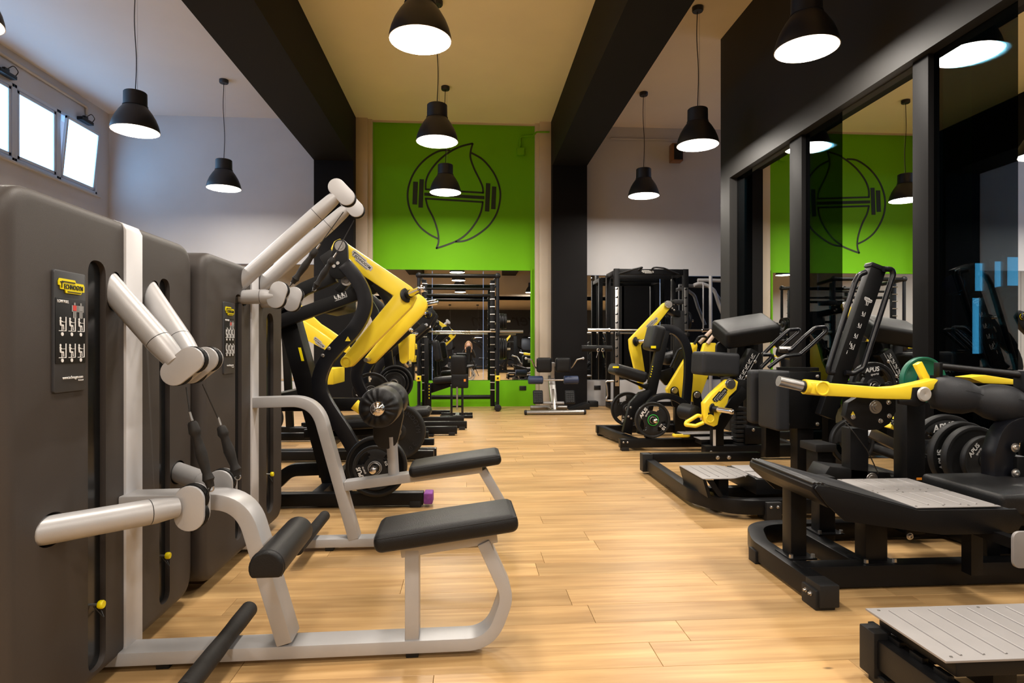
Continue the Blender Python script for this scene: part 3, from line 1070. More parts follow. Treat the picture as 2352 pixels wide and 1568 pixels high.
def info_panel(parent, ya, yb, z0, z1, x, title, high=False):
    """dark exercise panel on the shroud with badge, title, figures and web address; faces +x"""
    pan = MB().prism(rrect(ya, yb, z0, z1, 0.008, x, 4), (0.012, 0, 0)).obj('info_panel', 'label_dark', parent, bevel=0.002)
    X0 = x + 0.0075
    w_, h_ = yb - ya, z1 - z0
    # inset field
    zt, zb = z0 + h_ * 0.775, z0 + h_ * 0.235
    MB().prism(rrect(ya + 0.004, yb - 0.004, zb, zt, 0.004, X0 - 0.001, 3), (0.002, 0, 0)).obj('printed_field', 'black_plastic', pan, bevel=0.0005)
    XD, YD = Vector((0, 1, 0)), Vector((0, 0, 1))
    def P(a, b): return Vector((X0 + 0.001, ya + w_ * a, z0 + h_ * b))
    maker_badge(pan, P(0.5, 0.875) , XD, YD, w_ * 0.80, h_ * 0.115)
    text('lettering', title, h_ * 0.034, P(0.07, 0.745), XD, YD, 'white_print', pan, align='LEFT', sx=0.9)
    text('lettering', 'www.technogym.com', h_ * 0.036, P(0.55, 0.118), XD, YD, 'white_print', pan, fit=w_ * 0.64)
    text('lettering', 'Protected', h_ * 0.017, P(0.80, 0.09), XD, YD, 'white_print', pan)
    fg = MB()
    for k in range(3):
        seated_figure(fg, P(0.22 + 0.29 * k, 0.56), XD, YD, h_ * 0.11, 0.15 * k, high)
        seated_figure(fg, P(0.22 + 0.29 * k, 0.34), XD, YD, h_ * 0.11, 0.4 - 0.2 * k, high)
    for k in range(3):
        for b in (0.478, 0.262):
            c = P(0.22 + 0.29 * k, b)
            fg.prism([c + XD * (0.006 * math.cos(t) * h_ / 0.37) + YD * (0.006 * math.sin(t) * h_ / 0.37) for t in [2 * PI * q / 10 for q in range(10)]], (0.001, 0, 0))
    fg.obj('pictograms', 'white_print', pan, smooth=False, kind='stuff')
    mu = MB(); mr = MB()
    for k, c in ((0, 0.60), (1, 0.80)):
        o = P(c, 0.68)
        for (a, b, ww, hh, red) in ((0, .055, .018, .022, 0), (0, .02, .045, .045, 1 - k), (-.012, -.035, .016, .06, 0), (.012, -.035, .016, .06, 0), (-.032, .015, .012, .055, 0), (.032, .015, .012, .055, 0)):
            q = (mr if red else mu)
            q.box(o + XD * a * h_ + YD * b * h_, (0.001, ww * h_, hh * h_))
    mu.obj('body_diagram', 'grey_print', pan, smooth=False)
    mr.obj('muscle_mark', 'red_print', pan, smooth=False)
    return pan


def pulley_head(parent, a, b, r, thick=0.040, tilt=None):
    """two rounded side plates over a black pulley, joined by a neck to the arm; plates face y"""
    a, b = Vector(a), Vector(b)
    out = capsule(a, b, r)
    h = MB().prism(shift(out, (0, -thick / 2, 0)), (0, 0.013, 0)).prism(shift(out, (0, thick / 2, 0)), (0, 0.013, 0)).obj('pulley_cover', 'silver', parent, bevel=0.004, seg=2)
    core = MB()
    for c in (a, b):
        core.lathe(c - Vector((0, 0.012, 0)), (0, 1, 0), [(0, 0), (r * 1.04, 0), (r * 0.86, 0.008), (r * 0.86, 0.016), (r * 1.04, 0.024), (0, 0.024)], 24)
    core.obj('pulley', 'black_plastic', h)
    return h


def arm_tube(parent, a, b, r, head_a, head_b, head_r, seam=0.78):
    """tapered silver arm ending in a pulley head"""
    a, b = Vector(a), Vector(b)
    d = (b - a).normalized()
    s = a.lerp(b, seam)
    o = MB().tube([a - d * 0.06, a, s - d * 0.0012], r, 28).obj('arm', 'silver', parent)
    MB().tube([s - d * 0.002, s + d * 0.002], r * 0.965, 28).obj('joint_ring', 'black_plastic', o)
    MB().tube([s + d * 0.0012, s + d * 0.02, b, b + d * 0.03], lambda t: r * (1 - 0.28 * max(0, t - 0.3)), 28).obj('arm_end', 'silver', o)
    pulley_head(o, head_a, head_b, head_r)
    return o


def grip_handle(name, label, top, bot, cable_top, hook, y=0.0, group=None):
    """rubber pull handle on its cable: a thing hanging from the machine"""
    top, bot, cable_top, hook = map(Vector, (top, bot, cable_top, hook))
    cable_top = cable_top + (top - cable_top).normalized() * 0.022
    hook = bot + (hook - bot) * 0.45
    root = empty(name, label, 'handle', bot, 0, group)
    o = -bot
    d = (bot - top).normalized(); L_ = (bot - top).length
    prof = [(0, 0), (.010, 0), (.014, .03), (.0165, .12), (.0175, .16), (.015, .19), (.0125, .24), (.0155, .40), (.0175, .5), (.0155, .62), (.0125, .78), (.0155, .84), (.0175, .88), (.013, .92), (.011, 1.0), (0, 1.0)]
    MB().lathe(top + o, d, [(r, h * L_) for r, h in prof], 20).obj('grip', 'grip', root)
    MB().lathe(top + o - d * 0.03, d, [(0, 0), (.0045, 0), (.0055, .028), (0, .03)], 12).obj('crimp', 'gun', root)
    MB().tube([cable_top + o, top + o - d * 0.02], 0.0022, 8).obj('cable', 'cable', root)
    e = (hook - bot)
    if e.length > 0.01:
        MB().tube([bot + o, hook + o], 0.0028, 8).obj('lower_cable', 'cable', root)
    MB().tube([bot + o + Vector((0.009 * math.cos(t), 0, 0.009 * math.sin(t) - 0.004)) for t in [2 * PI * k / 14 for k in range(14)]], 0.0022, 6, closed=True).obj('ring', 'steel', root)
    return root


def tower(root, y0, y1, z0, z1, slots, holes, sy0, sy1, back=0.42, mid=0.14):
    """moulded two-shell weight tower; front shell faces +x"""
    sh = MB().prism(rrect(y0, y1, z0, z1, 0.10, -0.065), (0.13, 0, 0)).obj('front_shell', 'taupe', root, bevel=0.034, seg=5)
    cs = []
    for (a, b, c, d) in slots:
        cs.append(MB().prism(rrect(a, b, c, d, (b - a) / 2 - 0.001, 0.0, 8), (0.115, 0, 0)).obj('cutter', 'slot'))
    for (p, d, r) in holes:
        p, d = Vector(p), Vector(d).normalized()
        cs.append(MB().tube([p - d * 0.25, p + d * 0.2], r, 24).obj('cutter', 'slot'))
    cut(sh, cs)
    core = MB().prism(rrect(y0 + 0.04, y1 - 0.04, z0 + 0.03, z1 - 0.03, 0.08, -0.17), (0.12, 0, 0)).obj('core', 'slot', root)
    MB().prism(rrect(y0, y1, z0, z1, 0.10, -0.30), (0.17, 0, 0)).obj('rear_shell', 'taupe', root, bevel=0.034, seg=5)
    for (a, b, c, d) in slots:
        MB().bx((-0.026, a + 0.001, c + 0.004), (-0.016, b - 0.001, d - 0.004)).obj('slot_back', 'slot', root)
    # central strip of the frame, foot to top
    MB().prism([(-0.06, sy0, z0 - 0.03), (0.004, sy0, z0 - 0.03), (0.006, sy0, z1 - 0.02), (-0.02, sy0, z1 + 0.004), (-0.06, sy0, z1 + 0.004)], (0, 0, 0)) 
    st = MB()
    st.prism([(-0.132, (sy0 + sy1) / 2, z0 - 0.02), (0.008, (sy0 + sy1) / 2, z0 - 0.02), (0.008, (sy0 + sy1) / 2, z1 - 0.028), (-0.004, (sy0 + sy1) / 2, z1 - 0.006), (-0.03, (sy0 + sy1) / 2, z1 + 0.003), (-0.132, (sy0 + sy1) / 2, z1 + 0.003)], (0, sy1 - sy0, 0))
    st.obj('upright_strip', 'silver_white', root, bevel=0.003)
    return sh


def selector(parent, y, z, x=0.0):
    MB().cyl((x - 0.05, y, z), (x + 0.012, y, z), 0.004, 8).obj('selector_pin', 'steel', parent)
    k = MB().lathe((x + 0.004, y, z), (1, 0, 0), [(0, 0), (.010, 0), (.012, .004), (.012, .012), (.010, .015), (0, .015)], 18).obj('pin_knob', 'label_yellow', parent)
    MB().tube(fil([(x - 0.01, y, z - 0.005), (x + 0.01, y + 0.02, z - 0.05), (x - 0.005, y + 0.03, z - 0.03)], 0.02), 0.0015, 6).obj('pin_cord', 'cable', parent)


def cushion(parent, name, a, b, width, thick, up=(0, 0, 1), y=None, r=0.024, crown=0.008, material='vinyl', seam=True, round_end=0.0):
    """upholstered pad whose long axis runs a-b (mid height), width across"""
    a, b = Vector(a), Vector(b)
    d = b - a; L_ = d.length; d.normalize()
    s, u = basis(d, up)
    R = Matrix((d, s, u)).transposed()
    R = Matrix((d, -s, u)).transposed()
    o = MB().rbox((a + b) / 2, (L_, width, thick), r, 5, R, crown).obj(name, material, parent, sharp=60)
    if seam:
        h = thick / 2 - r * 0.42
        q = r * 0.16
        pts = fil([Vector((x, yy, 0)) for x, yy in ((-L_ / 2 + q, -width / 2 + q), (L_ / 2 - q, -width / 2 + q), (L_ / 2 - q, width / 2 - q), (-L_ / 2 + q, width / 2 - q))], r * 0.9, 5, closed=True)
        c = (a + b) / 2
        MB().tube([c + R @ Vector((p.x, p.y, h)) for p in pts], 0.0016, 5, closed=True).obj('seam', material, o)
    return o


# ================================================================ LOW PULL MACHINE (foreground left)
p = W(275, 1530, Z=0.02)
FA = Fr(p.x, p.y, 1.2)
FA.o += FA.ey * 0.04
A = FA.root('low_pull_machine', 'grey weight-stack row machine with LOW PULL panel, nearest the camera at left', 'exercise machine')
g = lambda px, py, y: FA.at(px, py, y=y)
f = lambda px, py, x=0.0: FA.at(px, py, x=x)
yA0, yA1 = f(14, 800).y, f(443, 800).y
zt = f(277, 504.4).z
sy0, sy1 = f(284, 800).y, f(322, 800).y
s1 = (f(202, 800).y, f(243, 800).y, f(200, 1500).z * 0 + f(220, 1540).z, f(222, 598).z)
s2 = (f(366, 800).y, f(390, 800).y, f(378, 1385).z, f(378, 640).z)
uA, uB = Vector((-0.01, 0.125, 1.178)), Vector((0.178, 0.108, 0.978))
lA, lB = Vector((-0.01, 0.37, 0.535)), Vector((0.19, 0.16, 0.53))
holes = []
UPA = {-1: (Vector((-0.01, -0.066, 1.178)), Vector((0.178, -0.108, 0.978)), -0.110), 1: (Vector((-0.01, 0.165, 1.178)), Vector((0.175, 0.02, 0.985)), 0.0)}
for sg in (-1, 1):
    a, b, hy = UPA[sg]
    holes.append((a, b - a, 0.042))
    a, b = Vector((lA.x, lA.y * sg, lA.z)), Vector((lB.x, lB.y * sg, lB.z))
    holes.append((a, b - a, 0.043))
tower(A, yA0, yA1, 0.045, zt, [s1, s2], holes, sy0, sy1)
for sg in (-1, 1):
    a, b, hy = UPA[sg]
    h0 = Vector((0.20, hy, 0.925)); h1 = Vector((0.245, hy, 0.962))
    arm_tube(A, a, b, 0.037, h0, h1, 0.039, 0.80)
    a, b = Vector((lA.x, lA.y * sg, lA.z)), Vector((lB.x, lB.y * sg, lB.z))
    h0 = Vector((0.245, 0.115 * sg, 0.50)); h1 = Vector((0.245, 0.115 * sg, 0.548))
    arm_tube(A, a, b, 0.036, h0, h1, 0.043, 0.84)
info_panel(A, f(118, 700).y, f(192, 700).y, f(155, 899).z, f(155, 624).z, 0.0, 'LOW PULL')
selector(A, (s1[0] + s1[1]) / 2, f(216, 1393).z, 0.0)
selector(A, (s2[0] + s2[1]) / 2, f(382, 1273).z, 0.0)
wk = MB()
for k in range(15):
    wk.bx((-0.017, s2[0] + 0.001, 0.26 + 0.021 * k), (-0.014, s2[0] + 0.013, 0.26 + 0.021 * k + 0.011))
wk.obj('weight_numbers', 'white_print', A, kind='stuff', label='column of small white weight labels in the slot')
# frame
BW = sy1 - sy0
def fa(px, py): q = FA.at(px, py, y=-0.04); q.y = 0.0; return q
top = [fa(290, 1157), fa(556, 1149), fa(655, 1478)]
MB().path(fil([Vector((0.0, 0, top[0].z)), top[1], top[2]], 0.13, 10), 0.05, BW, up=(0, 1, 0)).obj('front_frame', 'silver', A, bevel=0.006)
z0 = 0.042
e1 = fa(1085, 1478); e2 = fa(1142, 1370); e3 = fa(1110, 1245)
MB().path(fil([Vector((-0.1, 0, z0)), Vector((e1.x + 0.06, 0, z0)), Vector((e2.x + 0.035, 0, e2.z)), e3], [0, .16, .10, 0], 12), 0.042, BW * 0.95, up=(0, 1, 0)).obj('base_frame', 'silver', A, bevel=0.006)
ps = fa(946, 1300)
MB().bar((ps.x, 0, 0.05), (ps.x, 0, ps.z + 0.05), 0.045, 0.08, up=(0, 1, 0)).obj('seat_post', 'silver', A, bevel=0.004)
sa, sb = g(856, 1256, -0.12), g(1192, 1203, -0.12)
sa.y = sb.y = 0.0
sd = (sb - sa).normalized(); sn = Vector((-sd.z, 0, sd.x))
MB().bar(sa + sd * 0.07 - sn * 0.052, sb - sd * 0.07 - sn * 0.052, 0.045, 0.078, up=(0, 1, 0)).obj('seat_rail', 'silver', A, bevel=0.004)
cushion(A, 'seat', sa, sb, 0.235, 0.058)
for a_, b_ in ((-0.10, 0.03), (ps.x, 0.024), (0.12, 0.024)):
    MB().bx((a_ - 0.02, -0.03, 0.0), (a_ + 0.02, 0.03, b_)).obj('foot', 'rubber', A, bevel=0.003)
# D-shaped thigh roll across the frame
c = g(612, 1303, -0.27)
prof = [Vector((c.x + 0.047 * math.cos(t), 0, c.z + 0.047 * math.sin(t))) for t in [math.radians(-35 + 250 * k / 18) for k in range(19)]]
rl = MB().prism(shift(prof, (0, -0.10, 0)), (0, 0.36, 0)).obj('thigh_roll', 'vinyl', A, bevel=0.008, seg=3)
MB().tube(shift([p + (Vector((c.x, 0, c.z)) - p) * 0.0 for p in prof], (0, -0.262, 0)), 0.0018, 5, closed=True).obj('seam', 'vinyl', rl)
c0 = g(436, 1556, -0.30)
MB().lathe((c0.x, -0.33, 0.092), (0, 1, 0), [(0, 0), (.022, 0), (.028, .006), (.028, .20), (.0265, .26), (.0265, .34), (.028, .40), (.028, .504), (.022, .51), (0, .51)], 22).obj('foot_bar', 'grip', A)
# handles
def wl(F, v): return F.o + F.ex * v[0] + F.ey * v[1] + Vector((0, 0, v[2]))
for sg, q, lab in ((-1, ((441, 968), (484, 1118), (425, 872), (470, 1140)), 'black rubber pull handle hanging from the nearer arm of the LOW PULL machine'),
                   (1, ((507, 978), (546, 1092), (474, 866), (560, 1120)), 'black rubber pull handle hanging from the farther arm of the LOW PULL machine')):
    P = [FA.at(a, b, y=(-.108 if sg < 0 else .055)) for a, b in q]
    if sg > 0: P[2].y = .004
    if sg > 0: P[3] = Vector((0.27, 0.115, 0.50))
    else: P[3] = Vector((0.275, -0.115, 0.53))
    h = grip_handle('pull_handle', lab, *[wl(FA, v) for v in P], group='rubber pull handles')

# ================================================================ HIGH PULL MACHINE (behind it)
p = W(575, 1263, Z=0.02)
FB = Fr(p.x, p.y, 0.5)
FB.o += FB.ey * 0.045
B = FB.root('high_pull_machine', 'grey weight-stack machine with two long raised silver arms, behind the LOW PULL machine', 'exercise machine')
f = lambda px, py, x=0.0: FB.at(px, py, x=x)
yB0, yB1 = f(466, 800).y + 0.01, f(649, 800).y
ztB = f(566, 609.6).z
sy0, sy1 = f(575, 800).y, f(591, 800).y
s1 = (f(540, 800).y, f(555, 800).y, 0.12, f(548, 676).z)
s2 = (f(612, 800).y, f(628, 800).y, 0.12, 1.18)
uA, uB = Vector((-0.02, 0.13, 1.30)), Vector((0.40, 0.13, 1.692))
lA, lB = Vector((-0.02, 0.13, 1.235)), Vector((0.11, 0.13, 1.238))
holes = []
tower(B, yB0, yB1, 0.045, ztB, [s1, s2], [((-0.0, -0.13, 1.235), (1, 0, 0), 0.045)], sy0, sy1)
for sg in (-1, 1):
    a, b = Vector((uA.x, uA.y * sg, uA.z)), Vector((uB.x, uB.y * sg, uB.z))
    arm_tube(B, a, b, 0.036, Vector((0.43, 0.13 * sg, 1.755)), Vector((0.475, 0.13 * sg, 1.708)), 0.040, 0.84)
    a, b = Vector((lA.x, lA.y * sg, lA.z)), Vector((lB.x, lB.y * sg, lB.z))
    arm_tube(B, a, b, 0.034, Vector((0.165, 0.13 * sg, 1.268)), Vector((0.15, 0.13 * sg, 1.222)), 0.040, 0.75)
info_panel(B, f(511, 700).y, f(535, 700).y, f(523, 858).z, f(523, 694).z, 0.0, 'HIGH PULL', True)
selector(B, (s2[0] + s2[1]) / 2, f(618, 1090).z, 0.0)
BW = 0.085
def fb(px, py): q = FB.at(px, py, y=-0.043); q.y = 0.0; return q
q0, q1, q2 = fb(580, 925), fb(722, 921), fb(812, 1240)
MB().path(fil([Vector((0.0, 0, q0.z)), q1, q2], 0.15, 10), 0.052, BW, up=(0, 1, 0)).obj('front_frame', 'silver', B, bevel=0.006)
e = fb(1120, 1232)
a1, a2, a3 = fb(790, 1118), fb(1108, 1076), fb(1148, 1215)
MB().path([a1, a2], 0.045, BW, up=(0, 1, 0)).obj('seat_rail', 'silver', B, bevel=0.005)
MB().path(fil([Vector((-0.1, 0, 0.04)), Vector((a3.x - 0.05, 0, 0.04)), Vector((a3.x + 0.02, 0, 0.20)), a2 + Vector((0, 0, -0.01))], [0, .12, .05, 0], 10), 0.042, BW * 0.95, up=(0, 1, 0)).obj('base_frame', 'silver', B, bevel=0.006)
sa, sb = FB.at(938, 1088, y=-0.12), FB.at(1152, 1055, y=-0.12)
sa.y = sb.y = 0.0
cushion(B, 'seat', sa, sb, 0.235, 0.055)
pa, pb = fb(903, 1108), fb(897, 1005)
MB().tube([pa, pb], 0.027, 20).obj('pad_post', 'silver', B)
c = fb(890, 985)
MB().prism(capsule((c.x - 0.01, 0, c.z - 0.04), (c.x, 0, c.z + 0.07), 0.062, 0.075), (0, 0.05, 0)).obj('pad_bracket', 'black_plastic', B, bevel=0.004)
pc = FB.at(868, 938, y=-0.27)
for sg in (-1, 1):
    yy0, yy1 = (-0.27, -0.03) if sg < 0 else (0.03, 0.27)
    pr = [(0.03, 0), (.045, -.004), (.058, -.003), (.075, .004), (.090, .02), (.094, .05), (.094, .19), (.088, .222), (.06, .238), (.02, .24)]
    o = MB().lathe((pc.x, yy0, pc.z), (0, 1, 0), pr, 72)
    # gathered ends of the cover
    for v in o.v:
        rr = math.hypot(v.x - pc.x, v.z - pc.z)
        an = math.atan2(v.z - pc.z, v.x - pc.x)
        if v.y < yy0 + 0.03 and 0.035 < rr: v.y += 0.0035 * math.sin(an * 13 + 2 * math.sin(an * 3)) * (1 if rr > .055 else .5)
    o.obj('thigh_roller', 'vinyl', B, sharp=70)
MB().lathe((pc.x, -0.308, pc.z), (0, 1, 0), [(0, 0), (.018, .003), (.030, .012), (.036, .026), (.036, .04), (0, .04)], 24).obj('roller_cap', 'chrome', B)
MB().cyl((pc.x, -0.25, pc.z), (pc.x, 0.25, pc.z), 0.02, 14).obj('roller_axle', 'steel', B)
a = fb(850, 960); b = fb(828, 943)
MB().cyl(a + Vector((0.05, 0, -0.03)), b, 0.018, 14).obj('adjuster', 'silver', B)
k = (b - a).normalized()
MB().cyl(b - k * 0.002, b + k * 0.045, 0.026, 16, 0.028).obj('adjuster_knob', 'yellow', B)
cc = FB.at(728, 1205, z=0.10)
MB().lathe((cc.x, -0.30, 0.098), (0, 1, 0), [(0, 0), (.022, 0), (.028, .006), (.028, .55), (.022, .556), (0, .556)], 22).obj('foot_bar', 'grip', B)
for a_ in (-0.08, 0.37, 0.97):
    MB().bx((a_ - 0.02, -0.03, 0.0), (a_ + 0.02, 0.03, 0.022)).obj('foot', 'rubber', B, bevel=0.003)
for sg, q, lab in ((-1, ((727, 572), (672, 650), (795, 478), (655, 668)), 'black rubber handle at the nearer raised arm of the silver-armed machine'),
                   (1, ((766, 592), (722, 662), (818, 497), (710, 678)), 'black rubber handle at the farther raised arm of the silver-armed machine')):
    P = [FB.at(a, b, y=0.13 * sg) for a, b in q]
    h = grip_handle('pull_handle', lab, *[wl(FB, v) for v in P], group='rubber pull handles')
# dark curved cover of a third unit behind
p = W(475, 620, X=FB.o.x - 0.25)
o = empty('equipment_cover', 'glossy black rounded cover rising behind the second grey tower', 'exercise machine', (p.x - 0.40, 3.40, 0))
MB().prism(rrect(-0.30, 0.36, 0.0, 1.475, 0.10, 0.0), (0.30, 0, 0)).obj('shell', 'black_plastic', o, bevel=0.04, seg=4)
MB().prism(rrect(-0.24, 0.30, 0.10, 1.42, 0.08, 0.158), (0.012, 0, 0)).obj('front_panel', 'slot', o, bevel=0.004)
# ================================================================ weight plates
def weight_plate(label, R, t, style, rim='rubber', txt=None, num=None, ring=None, rot=0.0, group=None, hole=0.027):
    """plate lying in x-z, facing -y, centred on its origin; style 'grip' has three openings, 'solid' none, 'spoke' round cast"""
    root = empty('weight_plate', label, 'weight plate', (0, 0, 0), 0, group)
    h = t / 2
    rim_prof = [(R * .86, -h * .8), (R * .90, -h), (R * .975, -h), (R, -h * .7), (R, h * .7), (R * .975, h), (R * .90, h), (R * .86, h * .8)]
    if style == 'grip':
        n = 72
        rs = [R * .30, R * .50, R * .60, R * .72, R * .80, R * .88]
        spans = [math.radians(26)] * 3
        def open_cell(i, a):
            if i not in (1, 2, 3): return False
            for k in range(3):
                c = PI / 2 + k * 2 * PI / 3 + rot
                d = (a - c + PI) % (2 * PI) - PI
                lim = math.radians((24, 30, 26)[i - 1])
                if abs(d) < lim: return True
            return False
        m = MB()
        idx = {}
        def vert(i, k, s_):
            key = (i, k % n, s_)
            if key not in idx:
                a = 2 * PI * (k % n) / n
                bulge = h * .55 + h * 0.35 * math.sin(PI * (i / (len(rs) - 1)))
                idx[key] = len(m.v)
                m.v.append(Vector((rs[i] * math.cos(a), s_ * bulge, rs[i] * math.sin(a))))
            return idx[key]
        for i in range(len(rs) - 1):
            for k in range(n):
                am = 2 * PI * (k + .5) / n
                if open_cell(i, am): continue
                for s_ in (-1, 1):
                    q = [vert(i, k, s_), vert(i + 1, k, s_), vert(i + 1, k + 1, s_), vert(i, k + 1, s_)]
                    m.f.append(tuple(q))
                for (i2, k2, e0, e1) in ((i - 1, k, (i, k), (i, k + 1)), (i + 1, k, (i + 1, k), (i + 1, k + 1)), (i, k - 1, (i, k), (i + 1, k)), (i, k + 1, (i, k + 1), (i + 1, k + 1))):
                    am2 = 2 * PI * (k2 + .5) / n
                    if i2 < 0 or i2 > len(rs) - 2 or open_cell(i2, am2):
                        m.f.append((vert(*e0, -1), vert(*e1, -1), vert(*e1, 1), vert(*e0, 1)))
        web = m.obj('plate_body', 'rubber', root, sharp=50)
        MB().lathe((0, 0, 0), (0, 1, 0), rim_prof, 64, closed=True).obj('rim', rim, root, sharp=50)
    elif style == 'solid':
        MB().lathe((0, 0, 0), (0, 1, 0), [(R * .30, -h * .8), (R * .32, -h * .45), (R * .80, -h * .45), (R * .86, -h * .8)] + rim_prof[1:-1] + [(R * .86, h * .8), (R * .8, h * .4), (R * .3, h * .4), (R * .30, h * .8)], 64).obj('plate_body', rim if 'green' in rim else 'rubber', root, sharp=50)
    else:
        MB().lathe((0, 0, 0), (0, 1, 0), [(R * .30, -h * .8), (R * .36, -h * .3), (R * .62, -h * .3), (R * .66, -h * .6), (R * .84, -h * .6), (R * .86, -h * .8)] + rim_prof[1:-1] + [(R * .8, h * .4), (R * .3, h * .4), (R * .30, h * .8)], 64).obj('plate_body', 'black_plastic', root, sharp=50)
    hr = min(hole, R * .28)
    MB().lathe((0, 0, 0), (0, 1, 0), [(hr, -h), (hr + .004, -h - .002), (R * .27, -h - .002), (R * .32, -h * .7), (R * .32, h * .7), (R * .27, h), (hr, h)], 40, closed=True).obj('hub', 'rubber', root, sharp=40)
    MB().lathe((0, 0, 0), (0, 1, 0), [(hr + .001, -h - .003), (hr + .008, -h - .0035), (hr + .009, -h - .001), (hr + .001, -h - .001)], 36, closed=True).obj('hub_sleeve', 'gun', root)
    yf = -h * .92 - .002
    if ring:
        MB().lathe((0, 0, 0), (0, 1, 0), [(R * .285, yf - .0022), (R * .31, yf - .0022), (R * .31, yf), (R * .285, yf)], 40, closed=True).obj('ring_print', ring, root, label='%s ring round the hub' % ring.split('_')[0])
    yt = -h * .92 - .003 if style == 'grip' else -h * .62
    def pos(ang, rr): return Vector((R * rr * math.cos(ang), yt, R * rr * math.sin(ang)))
    if txt:
        ang = (PI * 5 / 6 if style == 'grip' else PI / 2) + rot
        if txt == 'APUS':
            c = pos(ang, .64)
            up = Vector((math.cos(ang), 0, math.sin(ang))); rt = Vector((math.sin(ang), 0, -math.cos(ang)))
            text('lettering', 'APUS', R * .26, c + up * R * .04, rt, up, 'white_print', root, shear=0.15, bold=R * .006)
            text('lettering', 'sports', R * .14, c - up * R * .15 + rt * R * .08, rt, up, 'white_print', root, shear=0.25)
        else:
            # letters set round the plate
            N = len(txt)
            for k, ch in enumerate(txt):
                a_ = ang + (N / 2 - k - .5) * 0.235
                c = pos(a_, .74)
                up = Vector((math.cos(a_), 0, math.sin(a_))); rt = Vector((math.sin(a_), 0, -math.cos(a_)))
                if ch.strip(): text('lettering', ch, R * .22, c, rt, up, 'rubber_blue' if style != 'grip' else 'white_print', root, depth=0.0012)
    if num:
        ang = (-PI / 6 if style == 'grip' else -PI / 2) + rot
        c = pos(ang, .66)
        up = Vector((math.cos(ang), 0, math.sin(ang))); rt = Vector((math.sin(ang), 0, -math.cos(ang)))
        text('lettering', num, R * .26, c + up * R * .08, rt, up, 'white_print', root, bold=R * .006)
        text('lettering', 'KG', R * .15, c - up * R * .13, rt, up, 'white_print', root)
    return root


def put(root, F, loc, axis=(0, -1, 0), roll=0.0, parent_world=None):
    """place a plate in frame F; axis = direction its printed face looks, in F coordinates"""
    a = Vector(axis).normalized()
    ww = F.ex * a.x + F.ey * a.y + Vector((0, 0, a.z))
    z = Vector((0, 0, 1))
    y = -ww
    x = y.cross(z).normalized()
    z = x.cross(y).normalized()
    m = Matrix((x, y, z)).transposed().to_4x4() @ Matrix.Rotation(roll, 4, 'Y')
    m.translation = wl(F, loc)
    root.matrix_world = m
    root.location = m.translation
    root.rotation_euler = m.to_euler()
    return root


def horn(parent, a, b, r=0.0235, material='chrome', ball=True, collar='black_plastic', cr=0.042):
    """plate-loading horn from a to b with a collar at its root"""
    a, b = Vector(a), Vector(b)
    d = (b - a).normalized(); L_ = (b - a).length
    prof = [(0, -0.01), (r, -0.01), (r, L_ - 0.03)]
    prof += [(r * 1.02, L_ - 0.028), (r * .7, L_ - .012), (r * .75, L_ - .01)] if ball else [(r, L_ - .004), (r - .004, L_), (0, L_)]
    if ball: prof = [(0, -0.01), (r, -0.01), (r, L_ - .04), (r * 1.06, L_ - .034), (r * 1.06, L_ - .02), (r * .85, L_ - .006), (r * .45, L_), (0, L_)]
    h = MB().lathe(a, d, prof, 24).obj('horn', material, parent)
    if collar:
        MB().lathe(a, d, [(0, -0.004), (cr, -0.004), (cr, .004), (cr * .8, .010), (r + .004, .012), (r + .003, .05), (r, .05)], 28).obj('collar', collar, h)
    return h


def foot_block(parent, c, s=(0.06, 0.08, 0.03)):
    return MB().box((c[0], c[1], s[2] / 2), s).obj('foot', 'rubber', parent, bevel=0.003)


def yellow_arm(parent, poly, y, th, name='lever_arm', bevel=0.010, material='yellow'):
    return MB().prism([(p.x, y, p.z) for p in poly], (0, th, 0)).obj(name, material, parent, bevel=bevel, seg=2)


def warn(parent, p, xd, yd, s=0.03):
    p, xd, yd = Vector(p), Vector(xd), Vector(yd)
    n = xd.cross(yd)
    t = MB().prism([p + xd * (-s / 2) + yd * (-s * .42), p + xd * (s / 2) + yd * (-s * .42), p + yd * (s * .45)], n * 0.001).obj('warning_sticker', 'yellow', parent, smooth=False)
    text('lettering', '!', s * .6, p + n * .001 - yd * s * .1, xd, yd, 'dark_print', t, depth=.0002)


# ================================================================ YELLOW LEVER MACHINE beside the high pull (frame C)
p = W(968, 1165, Z=0.0)
FC = Fr(p.x, p.y, -1.3)
Cm = FC.root('lever_pulldown', 'yellow and black plate-loaded lever machine with angular yellow arms, left of the aisle', 'exercise machine')
YC, YA, YL = 0.75, 0.58, 0.42          # centre plane, arches, levers (offsets from centre)
c_ = lambda px, py, y=0.0: FC.at(px, py, y=y)
yn = YC - YA; yl = YC - YL
# base: near and far runners with rubber feet
x0 = -1.95
near_end = c_(972, 1140).x
for yy_, xe in ((0.035, near_end), (2 * YC - 0.035 + 0.12, near_end - 0.06)):
    MB().box(((x0 + xe) / 2, yy_, 0.053), (xe - x0, 0.07, 0.078)).obj('runner', 'frame_black', Cm, bevel=0.004)
    MB().box((xe - 0.05, yy_, 0.02), (0.07, 0.078, 0.04)).obj('foot', 'rubber', Cm, bevel=0.004)
    MB().box((x0 + 0.05, yy_, 0.02), (0.07, 0.078, 0.04)).obj('foot', 'rubber', Cm, bevel=0.004)
xc = c_(722, 1130).x
MB().bar((xc, 0.07, 0.055), (xc, 2 * YC, 0.055), 0.07, 0.07).obj('cross_runner', 'frame_black', Cm, bevel=0.004)
MB().bar((x0 + 0.3, 0.07, 0.055), (x0 + 0.3, 2 * YC, 0.055), 0.07, 0.07).obj('cross_runner', 'frame_black', Cm, bevel=0.004)
